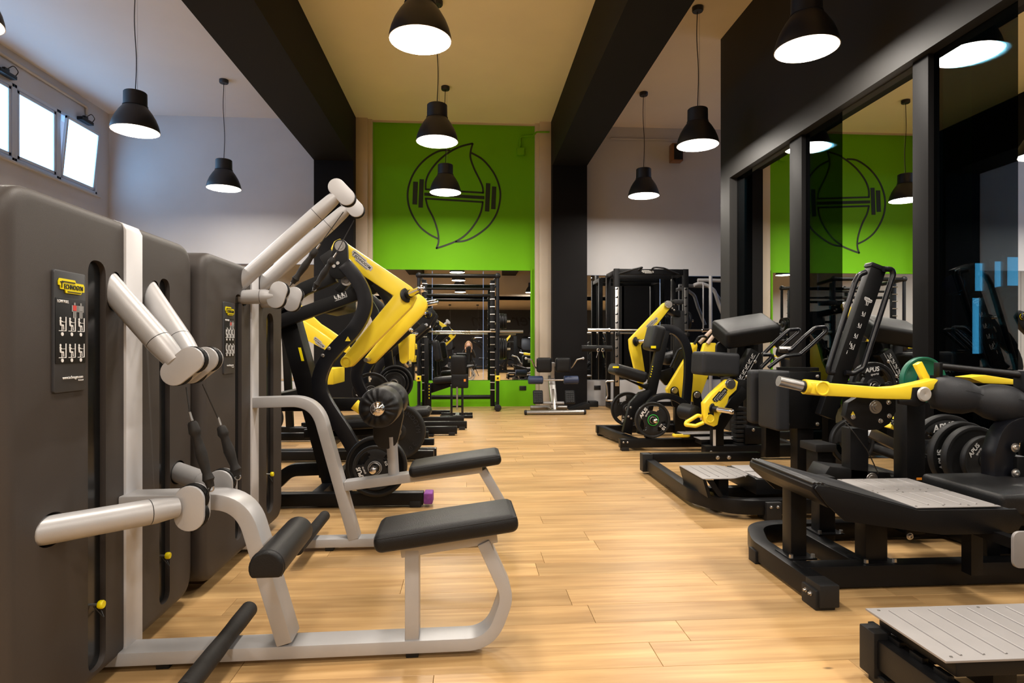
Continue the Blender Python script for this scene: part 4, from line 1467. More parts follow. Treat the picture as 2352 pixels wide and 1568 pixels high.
# S-shaped side arches
S_px = [(792, 606), (818, 638), (835, 670), (839, 700), (829, 732), (808, 764), (780, 792), (753, 824), (738, 856), (734, 884), (742, 912), (760, 944), (785, 981), (808, 1020), (826, 1052)]
Sp = [c_(a, b, yn) for a, b in S_px]
Sp = spline([Vector((q.x, 0, q.z)) for q in Sp], 4)
for sg in (-1, 1):
    yy_ = YC + sg * YA
    MB().path(shift(Sp, (0, yy_, 0)), 0.090, 0.062, up=(0, 1, 0)).obj('side_arch', 'frame_blue', Cm, bevel=0.005)
    e = Sp[-1]
    MB().box((e.x, yy_, e.z - 0.05), (0.16, 0.08, 0.02)).obj('arch_foot', 'frame_black', Cm, bevel=0.003)
    MB().bar((e.x - 0.03, yy_, e.z - 0.04), (e.x - 0.10, yy_ - 0.0, 0.06), 0.09, 0.06, up=(0, 1, 0)).obj('arch_leg', 'frame_black', Cm, bevel=0.004)
    for q in (Sp[25], Sp[27]):
        bolt(Cm, (q.x - 0.04, yy_ - 0.032, q.z), r=0.008)
    warn(Cm, (Sp[22].x + .02, yy_ - 0.0325, Sp[22].z), (1, 0, 0), (0, 0, 1), .035) if sg < 0 else None
# head cross tube, brackets with pivot discs
hp = c_(783, 566, yn)
MB().cyl((hp.x, YC - YA - 0.02, hp.z), (hp.x, YC + YA + 0.02, hp.z), 0.022, 16).obj('pivot_shaft', 'steel', Cm)
for sg in (-1, 1):
    yy_ = YC + sg * YA
    b0, b1 = c_(783, 566, yn), c_(778, 618, yn)
    br = MB().prism(shift(capsule((b0.x, 0, b0.z), (b1.x, 0, b1.z), 0.045, 0.065), (0, yy_ + sg * 0.0, 0)), (0, 0.035, 0)).obj('pivot_bracket', 'frame_black', Cm, bevel=0.004)
    MB().lathe((b0.x, yy_ + sg * 0.018, b0.z), (0, sg, 0), [(0, .010), (.020, .010), (.022, .006), (.034, .006), (.036, 0)], 28).obj('bearing_cap', 'gun', br)
    for (a, b) in ((769, 612), (778, 605)):
        q = c_(a, b, yn)
        MB().lathe((q.x, yy_ + sg * 0.018, q.z), (0, sg, 0), [(0, .008), (.011, .008), (.013, 0)], 12).obj('bolt', 'steel', br)
q = c_(748, 588, yn)
MB().box((q.x, YC, q.z), (0.09, 2 * YA - 0.1, 0.07), rot=(0, math.radians(-35), 0)).obj('stop_block', 'rubber', Cm, bevel=0.01)
# levers: upper and lower arm in one piece, both sides
up_px = [(783, 549), (793, 556), (944, 658), (954, 668), (957, 684), (946, 706), (810, 842), (798, 843), (787, 838), (785, 826), (905, 680), (790, 604), (770, 590), (762, 572), (770, 556)]
poly = [c_(a, b, yl) for a, b in up_px]
el = c_(936, 679, yl); lo = c_(798, 831, yl)
for sg in (-1, 1):
    yy_ = YC + sg * YL
    arm = yellow_arm(Cm, poly, yy_, 0.085, bevel=0.014)
    MB().lathe((lo.x, yy_ + sg * 0.042, lo.z), (0, sg, 0), [(0, .006), (.020, .006), (.022, .003), (.028, .003), (.030, .009), (.036, .009), (.038, 0)], 28).obj('end_cap', 'yellow', arm)
    horn(arm, (el.x, yy_ + sg * 0.040, el.z), (el.x + 0.125, yy_ + sg * 0.195, el.z + 0.035), cr=0.05)
    MB().lathe((el.x, yy_ + sg * 0.0425, el.z), (0, sg, 0), [(0.038, 0), (0.038, .0015), (0.044, .0015), (0.044, 0)], 30).obj('collar_print', 'yellow', arm)
    if sg < 0:
        a, b = c_(811, 582, yl), c_(857, 620, yl)
        a.y = b.y = yy_ - 0.0435
        xd = (b - a).normalized(); yd = Vector((-xd.z, 0, xd.x))
        maker_badge(arm, (a + b) / 2 + yd * 0.0, xd, yd, (b - a).length * 1.02, 0.052, 'badge_grey')
    # handle bar at the lower end, pointing inwards
    MB().cyl((lo.x + .0, yy_ - sg * 0.042, lo.z), (lo.x + .0, yy_ - sg * 0.20, lo.z + 0.0), 0.016, 16).obj('handle', 'steel', arm)
# upper back brace and lower brace with stickers, on the centre plane
ycb = yn + 0.10
for pts, nm in ((((660, 690), (700, 663), (770, 634)), 'upper_brace'), (((690, 722), (840, 668)), 'lower_brace')):
    P = [c_(a, b, ycb) for a, b in pts]
    P = [Vector((q.x, 0, q.z)) for q in P]
    P[0] = P[0] + (P[0] - P[1]).normalized() * 0.25
    MB().path(shift(fil(P, 0.1), (0, ycb, 0)), 0.085, 0.06, up=(0, 1, 0)).obj(nm, 'frame_black', Cm, bevel=0.004)
for k, (a, b) in enumerate(((772, 684), (781, 681), (790, 677))):
    q = c_(a, b, ycb - 0.031)
    m_ = MB(); seated_figure(m_, q, Vector((.95, 0, .3)), Vector((-.3, 0, .95)), 0.035, 0.1 * k)
    m_.obj('sticker', 'white_print', Cm, kind='stuff', smooth=False)
q = c_(790, 655, ycb)
MB().prism([(q.x - .06, ycb, q.z - .03), (q.x + .02, ycb, q.z + .06), (q.x + .06, ycb, q.z + .03), (q.x - .02, ycb, q.z - .06)], (0, 0.03, 0)).obj('link_plate', 'frame_black', Cm, bevel=0.003)
MB().lathe((q.x + .02, ycb - .015, q.z + .03), (0, -1, 0), [(0, .02), (.018, .02), (.022, .01), (.035, .01), (.036, 0)], 20).obj('bearing_cap', 'steel', Cm)
# raking main post, seat post with height numbers
a, b = c_(650, 700, ycb), c_(708, 925, ycb)
d = (b - a).normalized()
MB().bar(Vector((a.x - .02, YC - .35, a.z)) - d * 0.1, Vector((b.x + .0, YC - .35, b.z)) + d * 0.62, 0.12, 0.16, up=(0, 1, 0)).obj('main_post', 'frame_black', Cm, bevel=0.005)
q = c_(689, 815, YC - .432)
MB().prism([(q.x - .012, YC - .432, q.z + .05), (q.x + .006, YC - .432, q.z + .05), (q.x + .028, YC - .432, q.z - .04), (q.x + .01, YC - .432, q.z - .04)], (0, 0.002, 0)).obj('yellow_label', 'label_yellow', Cm)
a, b = c_(722, 965, 0.5), c_(747, 1092, 0.5)
MB().bar((a.x, 0.55, a.z + .1), (b.x, 0.55, 0.09), 0.09, 0.09, up=(0, 1, 0)).obj('seat_post', 'frame_black', Cm, bevel=0.004)
for k in range(6):
    t_ = k / 6
    MB().box((a.x + (b.x - a.x) * t_ + 0.01, 0.504, a.z + (b.z - a.z) * t_ - 0.03), (0.008, 0.002, 0.011)).obj('height_mark', 'label_yellow', Cm)
s0, s1_ = c_(795, 975, 0.55), c_(900, 968, 0.55)
cushion(Cm, 'seat', (a.x + .05, 0.62, s0.z + .0), (a.x + .45, 0.62, s0.z + .02), 0.34, 0.07, material='vinyl')
MB().bar((a.x - .1, 0.62, s0.z - .07), (a.x + .4, 0.62, s0.z - .05), 0.06, 0.05, up=(0, 1, 0)).obj('seat_rail', 'frame_black', Cm, bevel=0.004)
q = c_(790, 907, YC)
MB().bar((q.x - .35, YC - YA, q.z), (q.x - .35, YC + YA, q.z), 0.06, 0.09).obj('cross_tube', 'frame_black', Cm, bevel=0.004)
MB().bar((q.x - .9, YC - .2, q.z - .05), (q.x + .2, YC - .2, q.z - .05), 0.09, 0.06, up=(0, 1, 0)).obj('cross_tube', 'frame_black', Cm, bevel=0.004)
# curved foot bar
P = [c_(640, 1105, 0.45), c_(668, 1078, 0.45), c_(740, 1075, 0.45)]
P = [Vector((q.x, 0.45, q.z)) for q in P]
MB().path(fil([P[0] + Vector((-.15, 0, -.12)), P[0], P[1], P[2]], 0.15), 0.085, 0.06, up=(0, 1, 0)).obj('foot_brace', 'frame_black', Cm, bevel=0.004)
# thigh pads high on the frame
q = c_(800, 715, YC)
cushion(Cm, 'thigh_pad', (q.x - .16, YC, q.z + .02), (q.x + .02, YC, q.z + .06), 0.40, 0.11, material='vinyl', r=.04)
MB().bar((q.x - .07, YC, q.z + .04), (q.x + .05, YC, q.z + .22), 0.03, 0.03, up=(0, 1, 0)).obj('pad_stem', 'frame_black', Cm, bevel=0.003)
# plate horns low on the arches, and their plates
hz = c_(858, 1078, -0.16)
hn = horn(Cm, (hz.x, yn - 0.02, hz.z), (hz.x, -0.20, hz.z), r=0.024)
hfz = c_(915, 1003, 2 * YC - yn + .12)
MB().bar((hz.x - .05, YC, hz.z), (hz.x + .02, YC, hz.z), .05, .05, up=(0, 1, 0)).obj('horn_block', 'frame_black', Cm)
pl = weight_plate('large plain black plate behind the small APUS plate, low on the yellow lever machine', .187, .036, 'spoke', 'rubber_blue')
put(pl, FC, (hz.x, -0.055, hz.z))
pl = weight_plate('small black APUS plate with a white arc, low on the yellow lever machine', .135, .028, 'grip', 'rubber', 'APUS', '1,25', 'grey_print', rot=math.radians(12))
put(pl, FC, (hz.x, -0.10, hz.z), roll=math.radians(-40))
q = c_(905, 1000, 1.22)
p1 = weight_plate('big grooved black plate with raised TECHNOGYM letters behind the thigh rollers', .235, .034, 'solid', 'rubber', 'TECHNOGYM  20', None, rot=math.radians(-60))
put(p1, FC, (q.x, 1.44, q.z))
p2 = weight_plate('big plain black plate leaning right behind the TECHNOGYM plate', .235, .030, 'solid', 'rubber')
put(p2, FC, (q.x + .0, 1.48, q.z))
MB().cyl((q.x, 1.27, q.z), (q.x, 1.56, q.z), .024, 16).obj('rear_horn', 'chrome', Cm)
MB().bar((q.x - .3, 1.30, q.z), (q.x + .02, 1.30, q.z), .06, .05, up=(0, 1, 0)).obj('horn_block', 'frame_black', Cm)
# purple block against the runner end
q = c_(985, 1143)
o = MB().rbox((0, 0, 0), (0.055, 0.105, 0.07), 0.008, 3).obj('foam_block', 'purple')
o.location = wl(FC, (near_end + 0.031, 0.04, 0.0)) + Vector((0, 0, 0.056)); o.rotation_euler = (0, 0, FC.a)
tag(o, 'small purple foam block taped on the end of the near black runner by the aisle', 'foam block')

# ================================================================ second yellow machine further back (frame D)
p = W(1002, 1053, Z=0.0)
FD = Fr(p.x, p.y, -0.5)
D = FD.root('lever_press', 'yellow and black lever machine second in the left row, with two short hanging yellow arms', 'exercise machine')
d_ = lambda px, py, y=0.0: FD.at(px, py, y=y)
YD = 0.55
MB().box((-0.9, 0.04, 0.053), (1.8, 0.07, 0.078)).obj('runner', 'frame_black', D, bevel=0.004)
MB().box((-0.05, 0.04, 0.02), (0.07, 0.078, 0.04)).obj('foot', 'rubber', D, bevel=0.003)
MB().box((-1.0, 2 * YD, 0.053), (1.7, 0.07, 0.078)).obj('runner', 'frame_black', D, bevel=0.004)
MB().bar((-1.1, 0.08, 0.055), (-1.1, 2 * YD, 0.055), 0.07, 0.07).obj('cross_runner', 'frame_black', D, bevel=0.004)
# hanging yellow arms with horns at their top and grips at the bottom
A1 = [d_(a, b, YD - .30) for a, b in ((913, 764), (940, 764), (938, 826), (933, 834), (925, 835), (919, 829))]
for sg in (-1, 1):
    yy_ = YD + sg * .30
    sx_ = 0.0
    pl_ = [Vector((q.x + sx_, 0, q.z)) for q in A1]
    arm = MB().prism(shift(pl_, (0, yy_, 0)), (0, 0.07, 0)).obj('lever_arm', 'yellow', D, bevel=0.008)
    t0 = d_(926, 764, YD - .30); t1 = d_(926, 830, YD - .30)
    horn(arm, (t0.x, yy_ + sg * .03, t0.z - .02), (t0.x + .10, yy_ + sg * .16, t0.z + .03), r=.022, cr=.045)
    MB().cyl((t1.x, yy_, t1.z), (t1.x + .02, yy_ - sg * .17, t1.z - .05), .016, 14).obj('handle', 'steel', arm)
    # long upper yellow lever running back up to the pivot
    P = [(t0.x - .06, t0.z + .02), (t0.x + .05, t0.z + .01), (t0.x + .02, t0.z - .08), (t0.x - .1, t0.z - .06)]
k0 = d_(690, 740, YD - .3); k1 = d_(790, 808, YD - .3)
P = [Vector((q.x, 0, q.z)) for q in (d_(640, 682, .25), d_(700, 738, .25), d_(722, 752, .25), d_(765, 782, .25), d_(775, 800, .25), d_(765, 812, .25), d_(704, 780, .25), d_(640, 730, .25))]
for sg in (-1, 1):
    arm = MB().prism(shift(P, (0, YD + sg * .30, 0)), (0, 0.07, 0)).obj('upper_lever', 'yellow', D, bevel=0.008)
    if sg < 0:
        a, b = d_(724, 778, .25), d_(746, 796, .25); a.y = b.y = YD - .30 - .036
        xd = (b - a).normalized(); yd = Vector((-xd.z, 0, xd.x))
        maker_badge(arm, (a + b) / 2, xd, yd, .13, .048, 'badge_grey')
# lever bridge between arms, yellow counter block
q = d_(764, 862, YD)
MB().box((q.x, YD, q.z), (0.13, 0.5, 0.15)).obj('lever_block', 'yellow', D, bevel=0.01)
# black arches and posts
for sg in (-1, 1):
    yy_ = YD + sg * .42
    P = [d_(a, b, YD - .42) for a, b in ((800, 655), (850, 700), (872, 760), (862, 810), (835, 860), (845, 900), (880, 955), (910, 985))]
    P = spline([Vector((q.x, 0, q.z)) for q in P], 4)
    MB().path(shift(P, (0, yy_, 0)), 0.085, 0.06, up=(0, 1, 0)).obj('side_arch', 'frame_blue', D, bevel=0.004)
    a, b = d_(885, 830, YD - .42), d_(905, 950, YD - .42)
    MB().bar((a.x, yy_ + .14, a.z + .1), (b.x + .03, yy_ + .14, 0.09), 0.08, 0.06, up=(0, 1, 0)).obj('front_post', 'frame_black', D, bevel=0.004)
    a, b = d_(900, 800, YD - .42), d_(960, 740, YD - .42)
    MB().bar((a.x - .25, yy_, a.z - .18), (b.x, yy_, b.z), 0.07, 0.05, up=(0, 1, 0)).obj('lever_link', 'frame_black', D, bevel=0.004)
s0 = d_(960, 950, .3)
cushion(D, 'seat', (s0.x - .30, .34, s0.z - .01), (s0.x + .12, .34, s0.z + .02), 0.32, .085, r=.035)
MB().bar((s0.x - .1, .34, .09), (s0.x - .1, .34, s0.z - .04), .07, .07, up=(0, 1, 0)).obj('seat_post', 'frame_black', D, bevel=.004)
MB().bar((s0.x - .25, .34, .1), (s0.x + .15, .34, .1), .06, .06, up=(0, 1, 0)).obj('seat_runner', 'frame_black', D, bevel=.004)
q = d_(905, 880, .0)
hn = horn(D, (q.x, .24, q.z), (q.x, -.14, q.z), r=.022, collar=None)
MB().bar((q.x - .12, .20, q.z), (q.x + .02, .20, q.z), .05, .05, up=(0, 1, 0)).obj('horn_block', 'frame_black', D)
for k, (R_, yy_, lab) in enumerate(((.16, .10, 'largest of three stacked plates beside the hanging yellow arms'), (.125, .06, 'middle of three stacked plates beside the hanging yellow arms'), (.10, .02, 'front and smallest of three stacked plates beside the hanging yellow arms'))):
    put(weight_plate(lab, R_, .028, 'spoke', 'rubber', None, '5' if k == 0 else None), FD, (q.x, yy_, q.z))
q = d_(854, 898, -.10)
put(weight_plate('black APUS plate with oval grip holes behind the near thigh roller', .165, .034, 'grip', 'rubber', 'APUS', None, 'grey_print'), FD, (q.x, -.12, q.z), roll=-.5)
horn(D, (q.x, .18, q.z), (q.x, -.20, q.z), r=.022, collar=None)
MB().bar((q.x - .02, .22, q.z), (q.x + .1, .22, q.z), .05, .05, up=(0, 1, 0)).obj('horn_block', 'frame_black', D)

# ================================================================ black lever machine further back (frame E)
p = W(1060, 1000, Z=0.0)
FE = Fr(p.x, p.y, 0)
E_ = FE.root('lever_row', 'black lever machine behind the hanging yellow arms, its runners reaching into the aisle', 'exercise machine')
e_ = lambda px, py, y=0.0: FE.at(px, py, y=y)
x1 = e_(1075, 975, 0.5).x
for yy_, xa, xe in ((.03, -1.9, 0.0 - .05), (.50, -1.9, 0.06), (1.0, -1.9, .02)):
    MB().box(((xa + xe) / 2, yy_, .06), (xe - xa, .07, .085)).obj('runner', 'frame_black', E_, bevel=.004)
    MB().box((xe - .06, yy_, .02), (.07, .075, .04)).obj('foot', 'rubber', E_, bevel=.003)
P = [e_(a, b, .2) for a, b in ((905, 800), (968, 712), (992, 706), (1002, 722), (985, 752), (915, 815))]
for yy_ in (.2, .75):
    a2 = MB().prism([(q.x, yy_, q.z) for q in P], (0, .07, 0)).obj('lever_arm', 'frame_black', E_, bevel=.012)
    c = e_(984, 722, .2)
    horn(a2, (c.x, yy_ - .035, c.z), (c.x - .12, yy_ - .17, c.z + .03), r=.022, cr=.05)
    MB().lathe((c.x, yy_ - .037, c.z), (0, -1, 0), [(.036, 0), (.036, .002), (.042, .002), (.042, 0)], 24).obj('collar_print', 'label_yellow', a2)
    c = e_(972, 752, .2)
    MB().cyl((c.x - .06, yy_ - .03, c.z - .02), (c.x + .05, yy_ - .12, c.z + .03), .018, 12).obj('handle', 'gun', a2)
for yy_ in (.1, .85):
    P2 = [Vector((q.x, yy_, q.z)) for q in (e_(885, 930, .1), e_(860, 850, .1), e_(890, 780, .1), e_(930, 740, .1))]
    P2.insert(0, Vector((P2[0].x, yy_, .09)))
    MB().path(spline(P2, 4), .08, .06, up=(0, 1, 0)).obj('side_arch', 'frame_black', E_, bevel=.004)
q = e_(960, 985, .0)
MB().bar((q.x - .05, .0, .23), (q.x + .10, -.04, .03), .07, .05, up=(0, 1, 0)).obj('foot_plate', 'frame_blue', E_, bevel=.004)
MB().box((q.x + .08, -.03, .014), (.2, .12, .02)).obj('foot', 'frame_black', E_, bevel=.004)
cushion(E_, 'seat', (q.x - .55, .55, .46), (q.x - .15, .55, .48), .34, .08)
MB().bar((q.x - .35, .55, .1), (q.x - .35, .55, .42), .07, .07, up=(0, 1, 0)).obj('seat_post', 'frame_black', E_, bevel=.004)
# machine far left, seen through the frame of C
p = W(640, 1000, Z=0.0)
FG = Fr(-2.55, 6.3, 0)
G_ = FG.root('lever_machine', 'dark plate-loaded machine half hidden behind the second grey tower', 'exercise machine')
for yy_ in (0.0, .9):
    MB().box((-.1, yy_, .05), (1.5, .07, .08)).obj('runner', 'frame_black', G_, bevel=.004)
    MB().path(fil([(-.5, yy_, .09), (-.3, yy_, 1.0), (.1, yy_, 1.45), (.45, yy_, 1.2), (.5, yy_, .09)], .3), .08, .06, up=(0, 1, 0)).obj('side_arch', 'frame_black', G_, bevel=.004)
MB().bar((.05, .0, 1.3), (.05, .9, 1.3), .06, .06).obj('cross_tube', 'frame_black', G_, bevel=.004)
MB().bar((.3, 0.0, .42), (.3, .9, .42), .06, .06).obj('cross_tube', 'frame_black', G_, bevel=.004)
cushion(G_, 'seat', (-.1, .45, .47), (.3, .45, .48), .34, .08)
MB().bar((.3, .45, .09), (.3, .45, .43), .07, .07, up=(0, 1, 0)).obj('seat_post', 'frame_black', G_, bevel=.004)
horn(G_, (.45, -.03, .80), (.45, -.22, .80))
horn(G_, (.55, -.03, .30), (.55, -.22, .30))
MB().bar((.5, 0, .30), (.56, 0, .30), .05, .05, up=(0, 1, 0)).obj('horn_block', 'frame_black', G_)
put(weight_plate('black plate with green ring, seen past the edge of the second grey tower', .17, .034, 'grip', 'rubber', None, None, 'green_print'), FG, (.45, -.10, .80))
put(weight_plate('black plate low on the half-hidden machine behind the grey tower', .17, .034, 'grip', 'rubber', None, None, None), FG, (.55, -.10, .30))
# ================================================================ SMITH MACHINE before the green wall
FSm = Fr(0, 9.62, 0)
s_ = lambda px, py, y=0.0: FSm.at(px, py, y=y)
SM = FSm.root('smith_machine', 'black smith machine with a guided barbell in front of the green wall mirror', 'exercise machine')
xl, xr_ = s_(962, 800).x, s_(1143, 800).x
ztop = s_(1000, 633).z
for x_, sg in ((xl, -1), (xr_, 1)):
    MB().tube([(x_, 0.0, 0.10), (x_, 0.0, ztop)], 0.026, 16).obj('guide_post', 'frame_blue', SM)
    MB().bar((x_ - sg * .075, .16, .06), (x_ - sg * .075, .16, ztop - .05), .07, .07, up=(0, 1, 0)).obj('upright', 'frame_black', SM, bevel=.004)
    for k in range(15):
        z_ = .32 + k * .12
        MB().cyl((x_ - sg * .115, .12, z_), (x_ - sg * .04, .10, z_), .008, 8).obj('peg', 'steel', SM)
    MB().ball((x_, 0, ztop + .005), .048, 16, 10).obj('corner_joint', 'rubber', SM)
    MB().tube([(x_, -.42 + .35, .055), (x_, .55, .055)], .042, 18).obj('foot_tube', 'frame_black', SM)
    MB().lathe((x_, -.075, .055), (0, -1, 0), [(.043, 0), (.055, .0), (.055, .02), (.045, .04), (0, .045)], 20).obj('end_cap', 'rubber', SM)
    q = s_(1143, 868)
    MB().box((x_, -.01, q.z), (.075, .09, .085)).obj('stopper', 'yellow', SM, bevel=.008)
    MB().box((x_, -.057, q.z), (.028, .004, .03)).obj('stopper_window', 'rubber', SM)
    MB().tube([(x_, 0, ztop), (x_ - sg * .03, .5, ztop - .03)], .03, 14).obj('top_side_tube', 'frame_black', SM)
MB().tube([(xl, 0, ztop), (xr_, 0, ztop)], .032, 18).obj('top_bar', 'frame_black', SM)
z2 = s_(1050, 661).z
MB().tube([(xl + .06, .16, z2), (xr_ - .06, .16, z2)], .018, 14).obj('cross_bar', 'frame_black', SM)
MB().tube([(xl + .03, .3, z2 - .09), (xr_ - .03, .3, z2 - .09)], .024, 14).obj('cross_bar', 'frame_black', SM)
MB().tube([(xl + .03, .45, s_(1050, 923).z + .04), (xr_ - .03, .45, s_(1050, 923).z + .04)], .035, 16).obj('bottom_bar', 'frame_black', SM)
zb = s_(1050, 761).z
bb = empty('barbell', 'steel barbell guided in the smith machine', 'barbell', wl(FSm, (xl, .035, zb)), 0)
MB().cyl((.03, 0, 0), (xr_ - xl - .03, 0, 0), .014, 14).obj('shaft', 'chrome', bb)
MB().cyl((.25, 0, 0), (.62, 0, 0), .0155, 14).obj('grip_area', 'steel', bb)
MB().cyl((.80, 0, 0), (xr_ - xl - .1, 0, 0), .0155, 14).obj('grip_area', 'steel', bb)
for sg, xx in ((-1, -.005), (1, xr_ - xl + .005)):
    MB().box((xx + sg * .0, .052, 0), (.07, .04, .09)).obj('slide_block', 'black_plastic', bb, bevel=.006)
    MB().cyl((xx + sg * .03, 0, 0), (xx + sg * .40, 0, 0), .025, 16).obj('sleeve', 'gun', bb)
for k, (a, y0_, y1_) in enumerate(((1158, 719, 756), (1158, 776, 826))):
    q0, q1 = s_(a, y0_, .30), s_(a, y1_, .30)
    zc = (q0.z + q1.z) / 2; R_ = (q0.z - q1.z) / 2
    MB().cyl((xr_, .3, zc), (xr_ + .22, .3, zc), .02, 12).obj('storage_horn', 'steel', SM)
    MB().bar((xr_ - .09, .2, zc), (xr_ + .0, .32, zc), .04, .04).obj('horn_bracket', 'frame_black', SM)
    for j in range(3):
        rr = R_ * (1, .97, .94)[j]
        put(weight_plate('%s of three black plates on the %s storage horn of the smith machine' % (('inner', 'middle', 'outer')[j], ('upper', 'lower')[k]), rr, .034, 'spoke', 'rubber'), FSm, (xr_ + .06 + j * .04, .3, zc), axis=(1, 0, 0))

# seat with backrest facing right, left of the bench
FH = Fr(0, 9.05, 0)
h_ = lambda px, py, y=0.0: FH.at(px, py, y=y)
SB = FH.root('shoulder_press_seat', 'black upright seat with tall backrest, in front of the smith machine at left', 'exercise bench')
q0, q1 = h_(1003, 781), h_(1010, 830)
cushion(SB, 'backrest', (q0.x - .03, .15, q0.z), (q1.x - .02, .15, q1.z), .30, .10, up=(1, 0, 0), r=.04)
q = h_(1025, 873)
cushion(SB, 'seat', (q.x - .20, .15, q.z - .015), (q.x + .20, .15, q.z + .02), .32, .09, r=.035)
xb = h_(978, 850).x
MB().bar((xb, .15, .05), (xb, .15, q0.z + .03), .06, .08, up=(0, 1, 0)).obj('rear_post', 'frame_black', SB, bevel=.004)
MB().bar((xb, .15, q0.z - .02), (q0.x - .02, .15, q0.z - .03), .05, .05, up=(0, 1, 0)).obj('back_bracket', 'frame_black', SB)
MB().prism([(xb, .15, q.z - .05), (q.x + .22, .15, q.z - .03), (q.x + .1, .15, q.z - .09), (xb, .15, q.z - .22)], (0, .06, 0)).obj('seat_bracket', 'frame_black', SB, bevel=.004)
xp = h_(985, 900).x
MB().bar((xp, .1, .05), (xp, .1, q.z - .05), .06, .06, up=(0, 1, 0)).obj('front_post', 'frame_black', SB, bevel=.004)
for k in range(5):
    MB().box((xp, .068, .25 + .045 * k), (.012, .002, .02)).obj('height_mark', 'label_yellow', SB)
MB().box((xb + .1, .15, .03), (.5, .07, .06)).obj('base_runner', 'frame_black', SB, bevel=.004)
MB().box((xb - .05, .15, .03), (.07, .5, .06)).obj('base_runner', 'frame_black', SB, bevel=.004)

# upright bench seen from behind/front with chain-like adjuster
FI = Fr(0, 8.7, 0)
i_ = lambda px, py, y=0.0: FI.at(px, py, y=y)
BN = FI.root('adjustable_bench', 'upright adjustable bench with grey-sheened backrest on two black feet, before the green ledge', 'exercise bench')
a, b = i_(1035, 816), i_(1071, 858)
xc_ = (a.x + b.x) / 2
cushion(BN, 'backrest', (xc_, .0, a.z), (xc_ + .0, .02, b.z - .02), b.x - a.x, .07, up=(0, -1, 0), r=.03)
MB().rbox((xc_ + .02, .03, i_(1050, 875).z), (.24, .09, .20), .02, 3).obj('hip_block', 'vinyl', BN)
MB().box((xc_ + .09, -.018, i_(1060, 873).z + .0), (.03, .006, .035)).obj('orange_label', 'orange', BN)
for px in (1037, 1062):
    x_ = i_(px, 900).x
    MB().bar((x_, .03, .03), (x_, .03, i_(px, 884).z), .032, .04, up=(0, 1, 0)).obj('leg', 'frame_blue', BN, bevel=.004)
x_ = i_(1050, 900).x
lk = MB()
MB().cyl((x_, -.01, .12), (x_, -.01, .44), .013, 10).obj('adjuster_bar', 'steel', BN)
for z_, y_ in ((.022, -.02), (.022, .32)):
    MB().box((x_ - .01, y_, z_), (.46, .05, .04)).obj('foot_bar', 'frame_black', BN, bevel=.008)
MB().box((x_, .15, .03), (.05, .32, .03)).obj('base_rail', 'frame_black', BN)
MB().bar((i_(1037, 900).x, .03, .16), (i_(1062, 900).x, .03, .16), .025, .025).obj('rung', 'frame_black', BN)

# ================================================================ ROMAN CHAIR
FR = Fr(0, 9.0, 0)
r_ = lambda px, py, y=0.0: FR.at(px, py, y=y)
RC = FR.root('roman_chair', 'silver back extension bench with two black hip pads and navy rollers by the black column', 'exercise bench')
xm = r_(1275, 900).x
f0, f1 = r_(1205, 947), r_(1345, 947)
MB().tube([(f0.x + .03, 0, .038), (f1.x - .03, 0, .038)], .034, 18).obj('front_foot', 'gun', RC)
for x_, sg in ((f0.x + .03, -1), (f1.x - .03, 1)):
    MB().lathe((x_, 0, .038), (sg, 0, 0), [(.037, 0), (.038, .0), (.038, .025), (.03, .035), (0, .036)], 18).obj('end_cap', 'rubber', RC)
q0, q1 = r_(1218, 931, .75), r_(1295, 931, .75)
MB().tube([(q0.x, .75, .038), (q1.x + .05, .75, .038)], .034, 16).obj('rear_foot', 'gun', RC)
MB().bar((xm, 0.02, .05), (xm + .0, .75, .05), .06, .05).obj('base_rail', 'gun', RC, bevel=.004)
zt_ = r_(1275, 862, .4).z
MB().bar((xm + .02, .22, .07), (xm - .01, .35, zt_), .10, .08, up=(0, 1, 0)).obj('mast', 'gun', RC, bevel=.01)
MB().bar((xm + .0, .30, zt_ - .03), (xm + .0, .25, r_(1275, 832, .3).z), .055, .055, up=(0, 1, 0)).obj('pad_mast', 'silver', RC, bevel=.006)
MB().bar((xm + .0, .05, .07), (xm + .0, .24, .36), .035, .035, up=(0, 1, 0)).obj('brace', 'steel', RC, bevel=.004)
a, b = r_(1233, 821, .15), r_(1267, 855, .15)
MB().bar((a.x + .1, .27, (a.z + b.z) / 2), (2 * xm - a.x - .1, .27, (a.z + b.z) / 2), .05, .05).obj('pad_cross_bar', 'silver', RC, bevel=.004)
